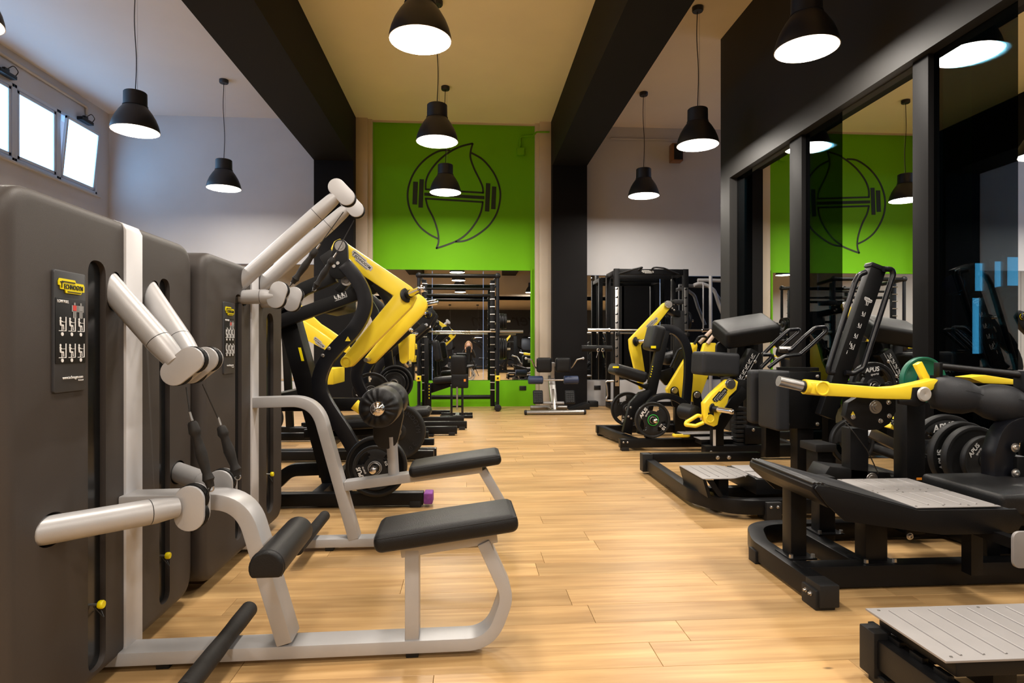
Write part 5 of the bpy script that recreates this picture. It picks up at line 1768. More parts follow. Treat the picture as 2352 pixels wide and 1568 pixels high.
for sg in (-1, 1):
    xx = xm + sg * (xm - (a.x + b.x) / 2)
    MB().rbox((xx, .17, (a.z + b.z) / 2), (abs(b.x - a.x), .14, a.z - b.z), .035, 4, crown=0).obj('hip_pad', 'vinyl', RC)
    # silver handle bent out and up
    P = [(xx + sg * .06, .22, b.z + .03), (xx + sg * .14, .18, b.z + .08), (xx + sg * .20, .10, a.z - .03), (xx + sg * .28, .05, a.z - .01)]
    MB().tube(fil(P, .05), .012, 12).obj('hand_bar', 'steel', RC)
    MB().ball((xx + sg * .285, .048, a.z - .01), .02).obj('bar_ball', 'silver', RC)
    c, e = r_(1214, 873, .1), r_(1248, 873, .1)
    x0_, x1_ = (xm - (xm - c.x), xm - (xm - e.x)) if sg < 0 else (2 * xm - e.x - .01, 2 * xm - c.x - .01)
    MB().lathe((x0_, .16, c.z), (1, 0, 0), [(0, 0), (.05, 0), (.062, .012), (.062, abs(x1_ - x0_) - .012), (.05, abs(x1_ - x0_)), (0, abs(x1_ - x0_))], 24).obj('ankle_roller', 'navy', RC)
    c = r_(1236, 912, .1)
    xx2 = xm + sg * (xm - c.x)
    fp = MB().rbox((xx2, .12, c.z), (.15, .05, .21), .02, 3, rot=(math.radians(-18), 0, 0)).obj('foot_plate', 'rubber', RC)
    tr = MB()
    for i in range(4):
        for j in range(5):
            tr.box((xx2 - .045 + .03 * i, .088 - .0, c.z - .06 + .03 * j), (.018, .01, .014), rot=(math.radians(-18), 0, 0))
    for v in tr.v: v.y += (v.z - c.z) * math.tan(math.radians(18)) 
    tr.obj('tread', 'black_plastic', fp, kind='stuff')
MB().cyl((xm - .22, .16, r_(1240, 873, .1).z), (xm + .22, .16, r_(1240, 873, .1).z), .014, 12).obj('roller_axle', 'steel', RC)
MB().cyl((xm - .16, .17, .16), (xm + .16, .17, .16), .022, 12).obj('foot_axle', 'silver', RC)

# wedge and small box on the floor by the column
a = W(1300, 936, Z=0)
o = tag(MB().prism([(0, 0, 0), (.34, 0, 0), (.34, 0, .10), (.30, 0, .10)], (0, .30, 0)).obj('ramp_wedge', 'rubber', bevel=.003), 'black rubber wedge on the floor in front of the black column', 'wedge')
o.location = (W(1303, 934, Y=9.85).x, 9.85, 0)
p = W(1362, 930, Y=10.2)
tag(MB().bx((p.x - .075, 10.12, 0.001), (p.x + .075, 10.3, .095)).obj('floor_box', 'black_plastic', bevel=.006), 'small black box on the floor against the white ledge, right of the column', 'box')

# ================================================================ SQUAT RACK
FQ = Fr(0, 9.55, 0)
q_ = lambda px, py, y=0.0: FQ.at(px, py, y=y)
SQ = FQ.root('squat_rack', 'black squat rack with silver notched uprights before the right wall mirror', 'rack')
xl, xr2 = q_(1416, 700).x, q_(1574, 700).x
zt_ = q_(1416, 617).z
Z6 = lambda a, b, y=0.0: q_(1330 + a / 3.136, 580 + b / 3.136, y)
for x_ in (xl, xr2):
    MB().bar((x_, 0, .06), (x_, 0, zt_), .085, .075, up=(0, 1, 0)).obj('upright', 'frame_black', SQ, bevel=.004)
    z0_, z1_ = Z6(270, 960).z, Z6(270, 250).z
    fp = MB().bx((x_ - .032, -.046, z0_), (x_ + .032, -.036, z1_)).obj('notched_face', 'steel', SQ, bevel=.002)
    n_ = 12
    for k in range(n_):
        z_ = z0_ + .06 + (z1_ - z0_ - .1) * k / (n_ - 1)
        MB().prism([(x_ - .028, -.0475, z_), (x_ + .012, -.0475, z_), (x_ + .012, -.0475, z_ + .03), (x_ - .004, -.0475, z_ + .03), (x_ - .004, -.0475, z_ + .016), (x_ - .028, -.0475, z_ + .016)], (0, .002, 0)).obj('notch', 'slot', fp, smooth=False)
    MB().bar((x_, .0, .045), (x_, .62, .045), .075, .08).obj('base_runner', 'frame_black', SQ, bevel=.004)
    MB().bar((x_, -.38 + .3, .045), (x_, .0, .045), .075, .08).obj('base_front', 'frame_black', SQ, bevel=.004)
    MB().bar((x_, .58, .06), (x_, .58, zt_ - .04), .07, .07, up=(0, 1, 0)).obj('rear_upright', 'frame_black', SQ, bevel=.004)
    MB().bar((x_, .0, zt_ - .05), (x_, .6, zt_ - .05), .06, .07).obj('top_rail', 'frame_black', SQ, bevel=.004)
    MB().box((x_ + .0, -.09, Z6(275, 580).z - .02), (.05, .10, .05)).obj('bar_hook', 'black_plastic', SQ, bevel=.006)
    sg = -1 if x_ == xl else 1
MB().bar((xl, 0, Z6(500, 140).z), (xr2, 0, Z6(500, 140).z), .06, .09).obj('top_beam', 'frame_black', SQ, bevel=.004)
zz = Z6(490, 140).z
maker_badge(SQ, (Z6(490, 140).x, -.034, zz), (1, 0, 0), (0, 0, 1), .19, .05, 'badge_grey')
MB().bar((xl, .58, zz), (xr2, .58, zz), .06, .08).obj('rear_beam', 'frame_black', SQ, bevel=.004)
MB().bar((xl, .60, .045), (xr2, .60, .045), .07, .07).obj('rear_base', 'frame_black', SQ, bevel=.004)
for pts in (((290, 150), (400, 118), (465, 102), (440, 130)), ((735, 150), (610, 112), (540, 104), (530, 130))):
    P = [Z6(a, b, -.12) for a, b in pts]
    P[0].y = -.02; P[-1].y = -.02; P[-1].z = zz + .02
    MB().tube(fil(P, .06), .014, 12).obj('pull_up_handle', 'rubber', SQ)
# looped silver carry handle low on the left side
P = [Z6(250, 925), Z6(190, 925), Z6(200, 960), Z6(205, 1030), Z6(190, 1065), Z6(250, 1065)]
MB().tube(fil(P, .04), .016, 12).obj('storage_loop', 'steel', SQ)
# barbell
zb = Z6(200, 568).z
xa, xb_ = q_(1349, 761, -.09).x, q_(1660, 762, -.09).x
bb = empty('barbell', 'long steel barbell resting on the hooks of the squat rack', 'barbell', wl(FQ, (xa, -.11, zb + .02)), 0)
MB().cyl((.30, 0, 0), (xb_ - xa - .30, 0, 0), .0145, 14).obj('shaft', 'steel', bb)
MB().cyl((.0, 0, 0), (.33, 0, 0), .025, 18).obj('sleeve', 'chrome', bb)
MB().cyl((xb_ - xa - .33, 0, 0), (xb_ - xa, 0, 0), .025, 18).obj('sleeve', 'chrome', bb)
MB().cyl((.325, 0, 0), (.345, 0, 0), .035, 18).obj('collar', 'chrome', bb)
MB().cyl((xb_ - xa - .345, 0, 0), (xb_ - xa - .325, 0, 0), .035, 18).obj('collar', 'chrome', bb)
for k, (px, py, rr) in enumerate(((810, 490, .165), (810, 735, .12))):
    c = Z6(px, py, .35)
    MB().cyl((xr2 + .03, .35, c.z), (xr2 + .26, .35, c.z), .022, 14).obj('storage_horn', 'steel', SQ)
    MB().bar((xr2, .58, c.z), (xr2 + .0, .33, c.z), .05, .05).obj('horn_arm', 'frame_black', SQ, bevel=.004)
    for j in range(3):
        put(weight_plate('%s black plate on the %s right storage horn of the squat rack' % (('inner', 'middle', 'outer')[j], ('upper', 'lower')[k]), rr * (1, .98, .9)[j], .036, 'spoke', 'rubber'), FQ, (xr2 + .08 + j * .045, .35, c.z), axis=(1, 0, 0))
# black foam roller with spring collars hooked under it, left of the rack
c = Z6(140, 690, -.05)
MB().cyl((c.x - .26, -.0, c.z), (c.x + .22, -.0, c.z), .05, 18).obj('padded_bar', 'vinyl', SQ)
sc_ = empty('spring_collar', 'pair of steel spring collars hanging on the black padded bar left of the squat rack', 'collar', wl(FQ, (c.x + .03, -.05, c.z - .07)), 0)
for dx in (-.04, .035):
    MB().tube([(dx + .02 * math.sin(t * 2.2), -.01 - .003 * t, .025 * math.cos(t * 2.2) + .045) for t in [k * .25 for k in range(26)]], .004, 6).obj('coil', 'chrome', sc_)
    MB().cyl((dx, -.015, .02), (dx * 1.6, -.015, -.075), .005, 8).obj('lever', 'chrome', sc_)
# silver tubular station right of the rack
FT = Fr(2.9, 9.75, 0)
t_ = lambda px, py, y=0.0: FT.at(px, py, y=y)
ST = FT.root('cable_station', 'pale blue-grey tubular station behind the right end of the squat rack', 'exercise machine')
Zt = lambda a, b, y=0.0: t_(1600 + a / 5.6, 580 + b / 5.6, y)
for pts, r0 in (([(85, 1000), (85, 380)], .012), ([(180, 1000), (180, 300)], .028), ([(50, 345), (170, 345), (320, 350), (500, 350), (640, 560), (720, 900)], .03), ([(0, 410), (80, 380), (180, 415), (270, 480), (320, 650), (420, 900)], .03)):
    P = [Zt(a, b, .1) for a, b in pts]
    P = [Vector((q.x, .1 + .12 * (len(pts) > 3), q.z)) for q in P]
    MB().tube(fil(P, .15), r0, 14).obj('frame_tube', 'silver', ST)
for x_ in (Zt(180, 1000, .1).x, Zt(720, 900, .1).x):
    MB().cyl((x_, .1, .02), (x_, .1, 1.0), .03, 14).obj('frame_tube', 'silver', ST)
MB().box((Zt(450, 900, .1).x, .25, .02), (1.2, .4, .04)).obj('base', 'silver', ST, bevel=.01)
# ================================================================ YELLOW CHEST PRESS, right of the aisle (frame F)
p = W(1425, 1036, Z=0.0)
FF = Fr(p.x, p.y, 0.5)
PF = FF.root('lever_chest_press', 'yellow and black plate-loaded press whose seat faces the aisle, in front of the squat rack', 'exercise machine')
def z6(a, b, y=0.0, F=None): return (F or FF).at(1330 + a / 3.136, 580 + b / 3.136, y=y)
def poly6(pts, y, F=None):
    return [Vector((q.x, 0, q.z)) for q in (z6(a, b, y, F) for a, b in pts)]
YF = 0.52
xe = z6(945, 1400).x
MB().bx((0.0, 0.0, .03), (xe, .075, .115)).obj('runner', 'frame_black', PF, bevel=.005)
MB().box((.05, .037, .018), (.07, .08, .036)).obj('foot', 'rubber', PF, bevel=.003)
for dx in (.03, .07): bolt(PF, (dx, .0, .085), r=.006)
yr = W(1370, 1001, Z=0).y - p.y
x0r = FF.at(1371, 990, y=yr).x
MB().bx((x0r, yr, .03), (xe, yr + .075, .115)).obj('runner', 'frame_black', PF, bevel=.005)
MB().box((x0r + .05, yr + .037, .018), (.07, .08, .036)).obj('foot', 'rubber', PF, bevel=.003)
xb = z6(440, 1380, 0).x
MB().bar((xb - .02, .05, .07), (xb - .15, yr, .07), .075, .085).obj('cross_runner', 'frame_black', PF, bevel=.005)
# A-shaped front post with flared plates
ym = YF - .15
P0 = poly6([(330, 1300), (372, 1110), (420, 1020), (500, 1000), (540, 800), (600, 540)], ym)
MB().prism(shift(poly6([(310, 1290), (360, 1080), (430, 1005), (500, 985), (520, 1000), (445, 1100), (385, 1200), (375, 1310)], ym), (0, ym, 0)), (0, .07, 0)).obj('front_strut', 'frame_black', PF, bevel=.004)
for k, (a, b) in enumerate(((373, 1115), (357, 1180), (377, 1195))): bolt(PF, Vector((z6(a, b, ym - .035).x, ym - .035, z6(a, b, ym - .035).z)), r=.008)
a, b = z6(460, 1330, ym), z6(625, 560, ym)
MB().bar((a.x, ym + .05, .1), (b.x, ym + .05, b.z + .0), .10, .08, up=(0, 1, 0)).obj('back_post', 'frame_black', PF, bevel=.004)
for k in range(5):
    q = z6(532 - k * 4, 820 + k * 18, ym)
    MB().box((q.x, ym + .008, q.z), (.010, .002, .012)).obj('height_mark', 'label_yellow', PF)
# arch tube going over to the rear
P = poly6([(600, 545), (690, 555), (760, 620), (795, 720), (800, 860), (790, 1000), (770, 1200)], ym)
MB().path(shift(spline(P, 5), (0, ym + .05, 0)), .085, .06, up=(0, 1, 0)).obj('arch', 'frame_blue', PF, bevel=.005)
# backrest
a, b = z6(556, 530, ym), z6(512, 705, ym)
bk = cushion(PF, 'backrest', Vector((a.x, ym - .02, a.z)), Vector((b.x, ym - .02, b.z)), .30, .12, up=(1, 0, .3), r=.035)
q = z6(537, 680, ym - .18)
MB().box((q.x, ym - .175, q.z), (.05, .006, .025)).obj('yellow_label', 'label_yellow', PF)
# seat with end face towards the aisle
a, b = z6(238, 835, ym), z6(466, 900, ym)
cushion(PF, 'seat', Vector((a.x, ym + .02, a.z + .005)), Vector((b.x, ym + .02, b.z)), .34, .11, r=.035)
q = z6(232, 825, ym - .15)
MB().box((a.x - .0, ym - .152, a.z + .02), (.06, .004, .018)).obj('yellow_label', 'label_yellow', PF)
MB().prism(shift(poly6([(300, 895), (470, 950), (560, 930), (540, 1010), (440, 960)], ym), (0, ym + .05, 0)), (0, .06, 0)).obj('seat_bracket', 'frame_black', PF, bevel=.004)
# levers
LV = [(603, 366), (357, 625), (362, 690), (405, 875), (436, 985), (455, 985), (470, 860), (440, 668), (655, 395), (652, 366), (632, 355)]
YLF = .80
for sg in (-1,):
    yy_ = YLF
    poly = poly6(LV, YLF)
    arm = MB().prism(shift(poly, (0, yy_, 0)), (0, .07, 0)).obj('lever_arm', 'yellow', PF, bevel=.010)
    q = z6(405, 640, YLF)
    horn(arm, (q.x, yy_ + sg * .033, q.z), (q.x + .10, yy_ + sg * .19, q.z + .01), r=.022, cr=.052)
    q = z6(633, 375, YLF)
    MB().lathe((q.x, yy_ + sg * .035, q.z), (0, sg, 0), [(0, .03), (.024, .03), (.026, .026), (.040, .026), (.042, 0)], 24).obj('bearing_cap', 'steel', arm)
    if sg < 0:
        a, b = z6(492, 535, YLF), z6(548, 478, YLF); a.y = b.y = yy_ - .037
        xd = (b - a).normalized(); yd = Vector((-xd.z, 0, xd.x))
        maker_badge(arm, (a + b) / 2, xd, yd, .16, .05, 'badge_grey')
    # link arm under the lever
    MB().prism(shift(poly6([(632, 395), (650, 420), (530, 560), (505, 560)], YLF), (0, yy_ + .02, 0)), (0, .05, 0)).obj('link_arm', 'frame_black', PF, bevel=.004)
for sg in (1,):
    yy_ = YLF + .065
    MB().prism(shift(poly6([(625, 350), (690, 350), (722, 375), (712, 415), (672, 425), (655, 398), (625, 398)], YLF), (0, yy_, 0)), (0, .05, 0)).obj('pivot_bracket', 'frame_black', PF, bevel=.006)
    for (a, b) in ((685, 372), (709, 372), (672, 402), (686, 414)): 
        q = z6(a, b, yy_ - .025); bolt(PF, (q.x, yy_ - .025, q.z), r=.007)
ybk = 1.02
qa, qb = z6(716, 420, ybk), z6(722, 1000, ybk)
MB().bar(Vector((qa.x, ybk, qa.z)), Vector((qb.x, ybk, .0)), .12, .07, up=(0, 1, 0)).obj('rear_post', 'frame_black', PF, bevel=.004)
qc = z6(700, 392, YF)
MB().bar(Vector((qc.x, YLF + .06, qc.z)), Vector((qa.x, ybk, qa.z - .04)), .07, .07).obj('head_tube', 'frame_black', PF, bevel=.004)
q = z6(700, 358, YLF + .1)
MB().box((q.x, YLF + .1, q.z), (.11, .2, .05)).obj('stop_block', 'rubber', PF, bevel=.01)
# low arc between plates, storage horns
P = poly6([(505, 1100), (560, 1050), (650, 1035), (740, 1070), (800, 1130)], .1)
MB().path(shift(spline(P, 5), (0, .14, 0)), .06, .06, up=(0, 1, 0)).obj('arc_guard', 'frame_blue', PF, bevel=.004)
q = z6(550, 1212, -.12)
horn(PF, (q.x, .10, q.z), (q.x + .0, -.15, q.z - .0), r=.023)
MB().bar((q.x, .12, q.z), (q.x, .12, .11), .06, .06, up=(0, 1, 0)).obj('horn_post', 'frame_black', PF, bevel=.004)
put(weight_plate('black APUS 10 KG plate with green ring, low on the yellow press', .172, .04, 'grip', 'rubber', 'APUS', '10', 'green_print'), FF, (q.x, -.03, q.z), roll=0.1)
q = z6(350, 1125, yr - .1)
horn(PF, (q.x, yr + .0, q.z), (q.x, yr - .18, q.z), r=.022)
MB().bar((q.x, yr + .03, q.z), (q.x, yr + .03, .1), .06, .06, up=(0, 1, 0)).obj('horn_post', 'frame_black', PF, bevel=.004)
put(weight_plate('black 5 KG plate on the far side of the yellow press', .19, .04, 'grip', 'rubber', None, '5', None, rot=.4), FF, (q.x, yr - .10, q.z), roll=1.9)

# ================================================================ SEATED LEVER MACHINE between (twin yellow arms, tan grips)
p = W(1560, 1010, Z=0.0)
FK = Fr(2.2, 6.6, 0)
PK = FK.root('lever_leg_press', 'black and yellow lever machine with two tan grips, behind the press at right', 'exercise machine')
k6 = lambda a, b, y=0.0: z6(a, b, y, FK)
MB().box((.36, .52, .05), (.9, .07, .08)).obj('runner', 'frame_black', PK, bevel=.004)
MB().box((.30, .85, .05), (1.0, .07, .08)).obj('runner', 'frame_black', PK, bevel=.004)
MB().bar((.0, .52, .05), (.0, .85, .05), .07, .07).obj('cross_runner', 'frame_black', PK, bevel=.004)
for LVb, dd, yy_ in (([(800, 662), (815, 648), (850, 652), (856, 672), (838, 760), (757, 1048), (745, 1050), (640, 1012), (633, 985), (770, 760)], (687, 993), .15), ([(905, 660), (915, 650), (985, 650), (994, 662), (985, 715), (935, 880), (860, 1080), (845, 1082), (765, 1058), (757, 1020), (868, 790)], (848, 1025), -.05)):
    arm = MB().prism(shift(poly6(LVb, yy_ - .04, FK), (0, yy_, 0)), (0, .08, 0)).obj('lever_arm', 'yellow', PK, bevel=.010)
    q = k6(dd[0], dd[1], yy_ - .05)
    MB().prism(shift(capsule((q.x, 0, q.z), (q.x + .02, 0, q.z - .14), .045, .05), (0, yy_ - .05, 0)), (0, .02, 0)).obj('pivot_plate', 'frame_black', arm, bevel=.003)
    MB().lathe((q.x, yy_ - .06, q.z), (0, -1, 0), [(0, .012), (.030, .012), (.033, .008), (.036, 0)], 24).obj('bearing_cap', 'steel', arm)
for (a, b, c, d, yy_) in ((868, 650, 955, 560, .05), (925, 655, 1005, 550, -.10)):
    q0, q1 = k6(a, b, yy_), k6(c, d, yy_)
    MB().cyl(q0, q1, .021, 14).obj('grip', 'tan', PK)
for pts in ([(830, 660), (860, 610), (900, 600), (930, 620)], [(985, 665), (1010, 668), (1045, 650), (1060, 620)]):
    MB().tube(fil([k6(a, b, -.02) for a, b in pts], .05), .014, 12).obj('handle_tube', 'frame_black', PK)
a, b = k6(625, 780, .1), k6(890, 712, .1)
cushion(PK, 'seat', Vector((a.x + .06, .46, a.z)), Vector((b.x + .06, .46, b.z)), .28, .13, r=.05)
MB().prism(shift(poly6([(560, 870), (690, 830), (880, 790), (800, 900), (640, 960)], .2, FK), (0, .3, 0)), (0, .05, 0)).obj('seat_plate', 'frame_black', PK, bevel=.004)
a, b = k6(640, 950, .2), k6(560, 850, .2)
MB().bar((a.x + .45, .54, a.z - .08), (a.x + .45, .54, .06), .08, .08, up=(0, 1, 0)).obj('seat_post', 'frame_black', PK, bevel=.004)
P = poly6([(660, 825), (690, 760), (715, 700), (745, 690)], .1, FK)
MB().tube(shift(fil(P, .05), (0, .1, 0)), .016, 12).obj('side_handle', 'frame_black', PK)

# ================================================================ YELLOW LEVER MACHINE WITH TWO BIG PADS (frame G)
p = W(1640, 1057, Z=0.0)
FP = Fr(p.x, p.y, 0.5)
PG = FP.root('lever_curl', 'yellow lever machine with two large black pads and a yellow loop handle, right side', 'exercise machine')
g6 = lambda a, b, y=0.0: z6(a, b, y, FP)
def gp(a, b, y): q = g6(a, b, y); return Vector((q.x, y, q.z))
x0_ = g6(905, 1440).x; 
MB().bx((x0_, -.02, .025), (1.0, .08, .13)).obj('runner', 'frame_black', PG, bevel=.005)
MB().bx((x0_ + .1, .95, .025), (1.0, 1.03, .11)).obj('runner', 'frame_black', PG, bevel=.005)
MB().bar((.45, .0, .07), (.45, 1.0, .07), .08, .08).obj('cross_runner', 'frame_black', PG, bevel=.005)
bolt(PG, (x0_ + .05, -.02, .08), r=.008)
a, b = g6(1000, 1495, -.0), g6(1000, 1245, .0)
P = [gp(1002, 1500, 0), gp(1002, 1260, 0), gp(1120, 1080, 0), gp(1200, 990, 0)]
MB().path(shift(fil([Vector((q.x, 0, q.z)) for q in P], .08), (0, .03, 0)), .10, .075, up=(0, 1, 0)).obj('front_post', 'frame_black', PG, bevel=.005)
q0, q1 = gp(975, 1275, -.01), gp(978, 1445, -.01)
MB().bx((q0.x - .012, -.0115, q1.z), (q0.x + .012, -.0085, q0.z)).obj('instruction_strip', 'white_print', PG, smooth=False)
lev = [(1045, 915), (1095, 910), (1125, 925), (1112, 985), (1060, 1035), (1048, 1080), (992, 1165), (978, 1235), (950, 1248), (890, 1222), (883, 1080), (932, 1020)]
arm = MB().prism(shift([Vector((q.x, 0, q.z)) for q in (g6(a, b, -.05) for a, b in lev)], (0, -.07, 0)), (0, .09, 0)).obj('lever_arm', 'yellow', PG, bevel=.012)
q = gp(1090, 945, -.115)
MB().lathe(q, (0, -1, 0), [(0, .012), (.032, .012), (.034, .008), (.044, .008), (.048, 0)], 28).obj('bearing_cap', 'steel', arm)
q = gp(945, 1195, -.115)
MB().lathe(q, (0, -1, 0), [(0, .004), (.026, .004), (.03, .008), (.036, .008), (.038, 0)], 24).obj('end_cap', 'yellow', arm)
a, b = gp(985, 1065, -.117), gp(1050, 990, -.117)
xd = (b - a).normalized(); yd = Vector((-xd.z, 0, xd.x))
maker_badge(arm, (a + b) / 2, xd, yd, .155, .062, 'black_plastic', 'badge_grey')
q = gp(950, 1165, -.117)
MB().box(q, (.05, .003, .03)).obj('small_label', 'black_plastic', arm)
a, b = gp(960, 1122, -.115), gp(1058, 1132, -.115)
horn(arm, a, Vector((b.x, a.y - .16, a.z - .015)), r=.024, cr=.045)
P = [gp(880, 1178, -.05), gp(855, 1172, -.05), gp(772, 1222, -.09), gp(768, 1240, -.10), gp(840, 1248, -.12), gp(895, 1225, -.12)]
MB().tube(fil(P, .03), .017, 14).obj('loop_handle', 'yellow', arm)
a, b = gp(762, 1150, .08), gp(835, 1165, .0)
MB().lathe(Vector((a.x + .02, .22, a.z)), (.35, -1, -.02), [(0, 0), (.05, 0), (.072, .02), (.074, .07), (.070, .15), (.066, .19), (.04, .205), (0, .205)], 26).obj('ankle_roller', 'vinyl', PG)
# pads
a, b = g6(1000, 570, .2), g6(1335, 560, .2)
cp = MB().rbox(Vector(((a.x + b.x) / 2 , .12, (g6(1000, 500, .2).z + g6(1000, 625, .2).z) / 2)), (.50, .34, .165), .035, 5, rot=(math.radians(24), math.radians(-9), 0), crown=.01).obj('upper_pad', 'vinyl', PG, sharp=60)
q = gp(1160, 508, .0)
MB().box(Vector((q.x, .17, q.z + .016)), (.12, .02, .012), rot=(math.radians(24), math.radians(-9), 0)).obj('maker_label', 'orange', cp)
a = g6(870, 800, .0); b = g6(1140, 800, .0)
MB().rbox(Vector(((a.x + b.x) / 2, .08, (g6(1000, 717, .0).z + g6(1000, 888, .0).z) / 2)), (b.x - a.x, .30, (g6(1000, 717, .0).z - g6(1000, 888, .0).z)), .035, 5, crown=.0, rot=(0, math.radians(3), 0)).obj('lower_pad', 'vinyl_grey', PG, sharp=60)
for pts, yy_ in (([(1040, 640), (1040, 900)], .25), ([(1190, 640), (1170, 900)], .25)):
    MB().prism(shift(capsule(g6(pts[0][0], pts[0][1] + 40, .2).xz.to_3d().xzy, g6(pts[1][0], pts[1][1] - 40, .2).xz.to_3d().xzy, .05), (0, yy_, 0)), (0, .04, 0)).obj('pad_plate', 'rubber', PG, bevel=.004)
# raked post with pictograms
a, b = gp(1265, 715, .1), gp(1140, 935, .1)
MB().bar(a, b, .13, .10, up=(0, 1, 0)).obj('adjust_post', 'frame_black', PG, bevel=.005)
d = (a - b).normalized(); n = Vector((0, -1, 0))
rd = Vector((d.z, 0, -d.x))
m_ = MB()
for k in range(5):
    c = b.lerp(a, .15 + .17 * k) + Vector((0, -.0515, 0)) - rd * .02
    seated_figure(m_, c, rd, d, .042, .1 * k)
m_.obj('pictograms', 'white_print', PG, kind='stuff', smooth=False)
MB().bar(b + Vector((0, -.052, 0)) + rd * .02, a + Vector((0, -.052, 0)) + rd * .02, .003, .002, up=(0, 1, 0)).obj('scale_line', 'white_print', PG)
for (a_, b_) in ((1267, 785), (1207, 893), (1185, 925), (1205, 938), (1155, 982), (1173, 994)):
    bolt(PG, gp(a_, b_, .045), r=.011)
P = [gp(1250, 640, .12), gp(1235, 1480, .12)]
MB().bx((gp(1255, 700, .2).x - .05, .2, .1), (gp(1255, 700, .2).x + .05, .3, gp(1250, 640, .2).z)).obj('rear_post', 'frame_black', PG, bevel=.005)
MB().prism([gp(1110, 910, .05), gp(1205, 915, .05), gp(1215, 1000, .05), gp(1130, 1060, .05), gp(1050, 1250, .05), gp(1005, 1250, .05)], (0, .05, 0)).obj('gusset', 'frame_black', PG, bevel=.004)
warn(PG, gp(1095, 1090, .022), (1, 0, 0), (0, 0, 1), .035)
a, b = gp(1195, 1262, .0), gp(1320, 1378, .0)
MB().bx((a.x, .0, b.z), (b.x, .25, a.z)).obj('gear_box', 'frame_black', PG, bevel=.005)
bolt(PG, gp(1255, 1275, .0), r=.010)
xx = g6(1180, 1300, .0).x
for k in range(9):
    MB().box((xx, .08, .13 + .04 * k), (.09, .12, .03)).obj('bellows_fold', 'rubber', PG, bevel=.005)
# two grey tread plates reaching to the aisle
for (pts, z_, y0_, y1_) in ((((705, 1288), (955, 1288)), .24, .28, .45), (((825, 1325), (1175, 1328)), .18, .10, .27)):
    xa, xb_ = FP.at(1330 + pts[0][0] / 3.136, 580 + pts[0][1] / 3.136, y=y1_).x, FP.at(1330 + pts[1][0] / 3.136, 580 + pts[1][1] / 3.136, y=y1_).x
    zq = FP.at(1330 + pts[0][0] / 3.136, 580 + pts[0][1] / 3.136, y=y1_).z
    MB().bx((xa + .01, y0_ + .01, zq - .05), (xb_ - .01, y1_ - .01, zq - .004)).obj('tread_tray', 'frame_black', PG, bevel=.004)
    MB().bx((xa, y0_, zq - .005), (xb_, y1_, zq)).obj('tread_plate', 'plate_alu', PG, bevel=.001)
q = gp(720, 1312, .35)
MB().tube(fil([q + Vector((-.05, 0, 0)), q + Vector((-.06, -.05, 0)), q + Vector((.08, -.06, 0)), q + Vector((.08, 0, 0))], .03), .016, 12).obj('yellow_pedal', 'yellow', PG)

# ================================================================ helpers in the right foreground
def z3(a, b, F, y=None, x=None, z=None): return F.at(1700 + a / 2.903, 580 + b / 2.903, y=y, x=x, z=z)
def z4(a, b, F, y=None, x=None, z=None): return F.at(1530 + a / 2.667, 980 + b / 2.667, y=y, x=x, z=z)
def P3(a, b, F, y):
    q = z3(a, b, F, y=y); q.y = y; return q

def ribbed_plate(parent, x0_, x1_, y0_, y1_, z_, th=.004, ribs=7, name='foot_plate', along='y', inset=.05, screws=True, lab=None):
    pl_ = MB().bx((x0_, y0_, z_ - th), (x1_, y1_, z_)).obj(name, 'plate_alu', parent, bevel=.0012, label=lab)
    for k in range(ribs):
        t_ = (k + .5) / ribs
        m_ = MB()
        if along == 'y':
            x_ = x0_ + inset + (x1_ - x0_ - 2 * inset) * t_
            pts = [(x_, y0_ + inset * .8, z_ - .0005), (x_, y1_ - inset * .8, z_ - .0005)]
        else:
            y_ = y0_ + inset * .6 + (y1_ - y0_ - 1.2 * inset) * t_
            pts = [(x0_ + inset * .8, y_, z_ - .0005), (x1_ - inset * .8, y_, z_ - .0005)]
        m_.tube(pts, .0042, 8).obj('rib', 'plate_alu', pl_)
    if screws:
        for (a, b) in ((.03, .06), (.35, .06), (.65, .06), (.97, .06), (.03, .94), (.35, .94), (.65, .94), (.97, .94)):
            MB().cyl((x0_ + (x1_ - x0_) * a, y0_ + (y1_ - y0_) * b, z_), (x0_ + (x1_ - x0_) * a, y0_ + (y1_ - y0_) * b, z_ + .0018), .004, 10).obj('screw', 'steel', pl_)
    return pl_

# ================================================================ MACHINE WITH UPRIGHT PADS AND FOOT DECK (P1)
FH1 = Fr(1.42, 3.40, 0)
PH = FH1.root('standing_leg_machine', 'black machine with two upright pads, looped tube handles and low grey foot deck', 'exercise machine')
# curved base tube round the deck
zb_ = .075
pts = [Vector((1.6, .05, zb_)), Vector((.05, .05, zb_)), Vector((-.04, .18, zb_)), Vector((.0, 1.2, zb_))]
MB().path(fil([(1.05, .06, zb_), (.10, .06, zb_), (-.02, .35, zb_), (.0, 1.35, zb_)], [0, .22, .22, 0], 10), .07, .085, up=(0, 0, 1)).obj('base_tube', 'frame_black', PH, bevel=.006)
fb_ = z4(612, 600, FH1, y=.02)
MB().bx((fb_.x - .005, .0, .0), (fb_.x + .085, .12, .11)).obj('foot', 'rubber', PH, bevel=.006)
for dx in (.02, .06): bolt(PH, (fb_.x + dx, -.0, .085), r=.006, material='steel')
MB().box((.03, .9, .015), (.07, .1, .03)).obj('foot', 'rubber', PH, bevel=.003)
warn(PH, (z4(920, 560, FH1, y=.02).x, .022, z4(920, 560, FH1, y=.02).z), (1, 0, 0), (0, 0, 1), .022)
MB().bx((-.06, 1.33, .02), (.02, 1.42, .16)).obj('end_block', 'rubber', PH, bevel=.005)
MB().bx((.0, 1.34, .09), (.9, 1.41, .16)).obj('rear_bar', 'frame_black', PH, bevel=.005)
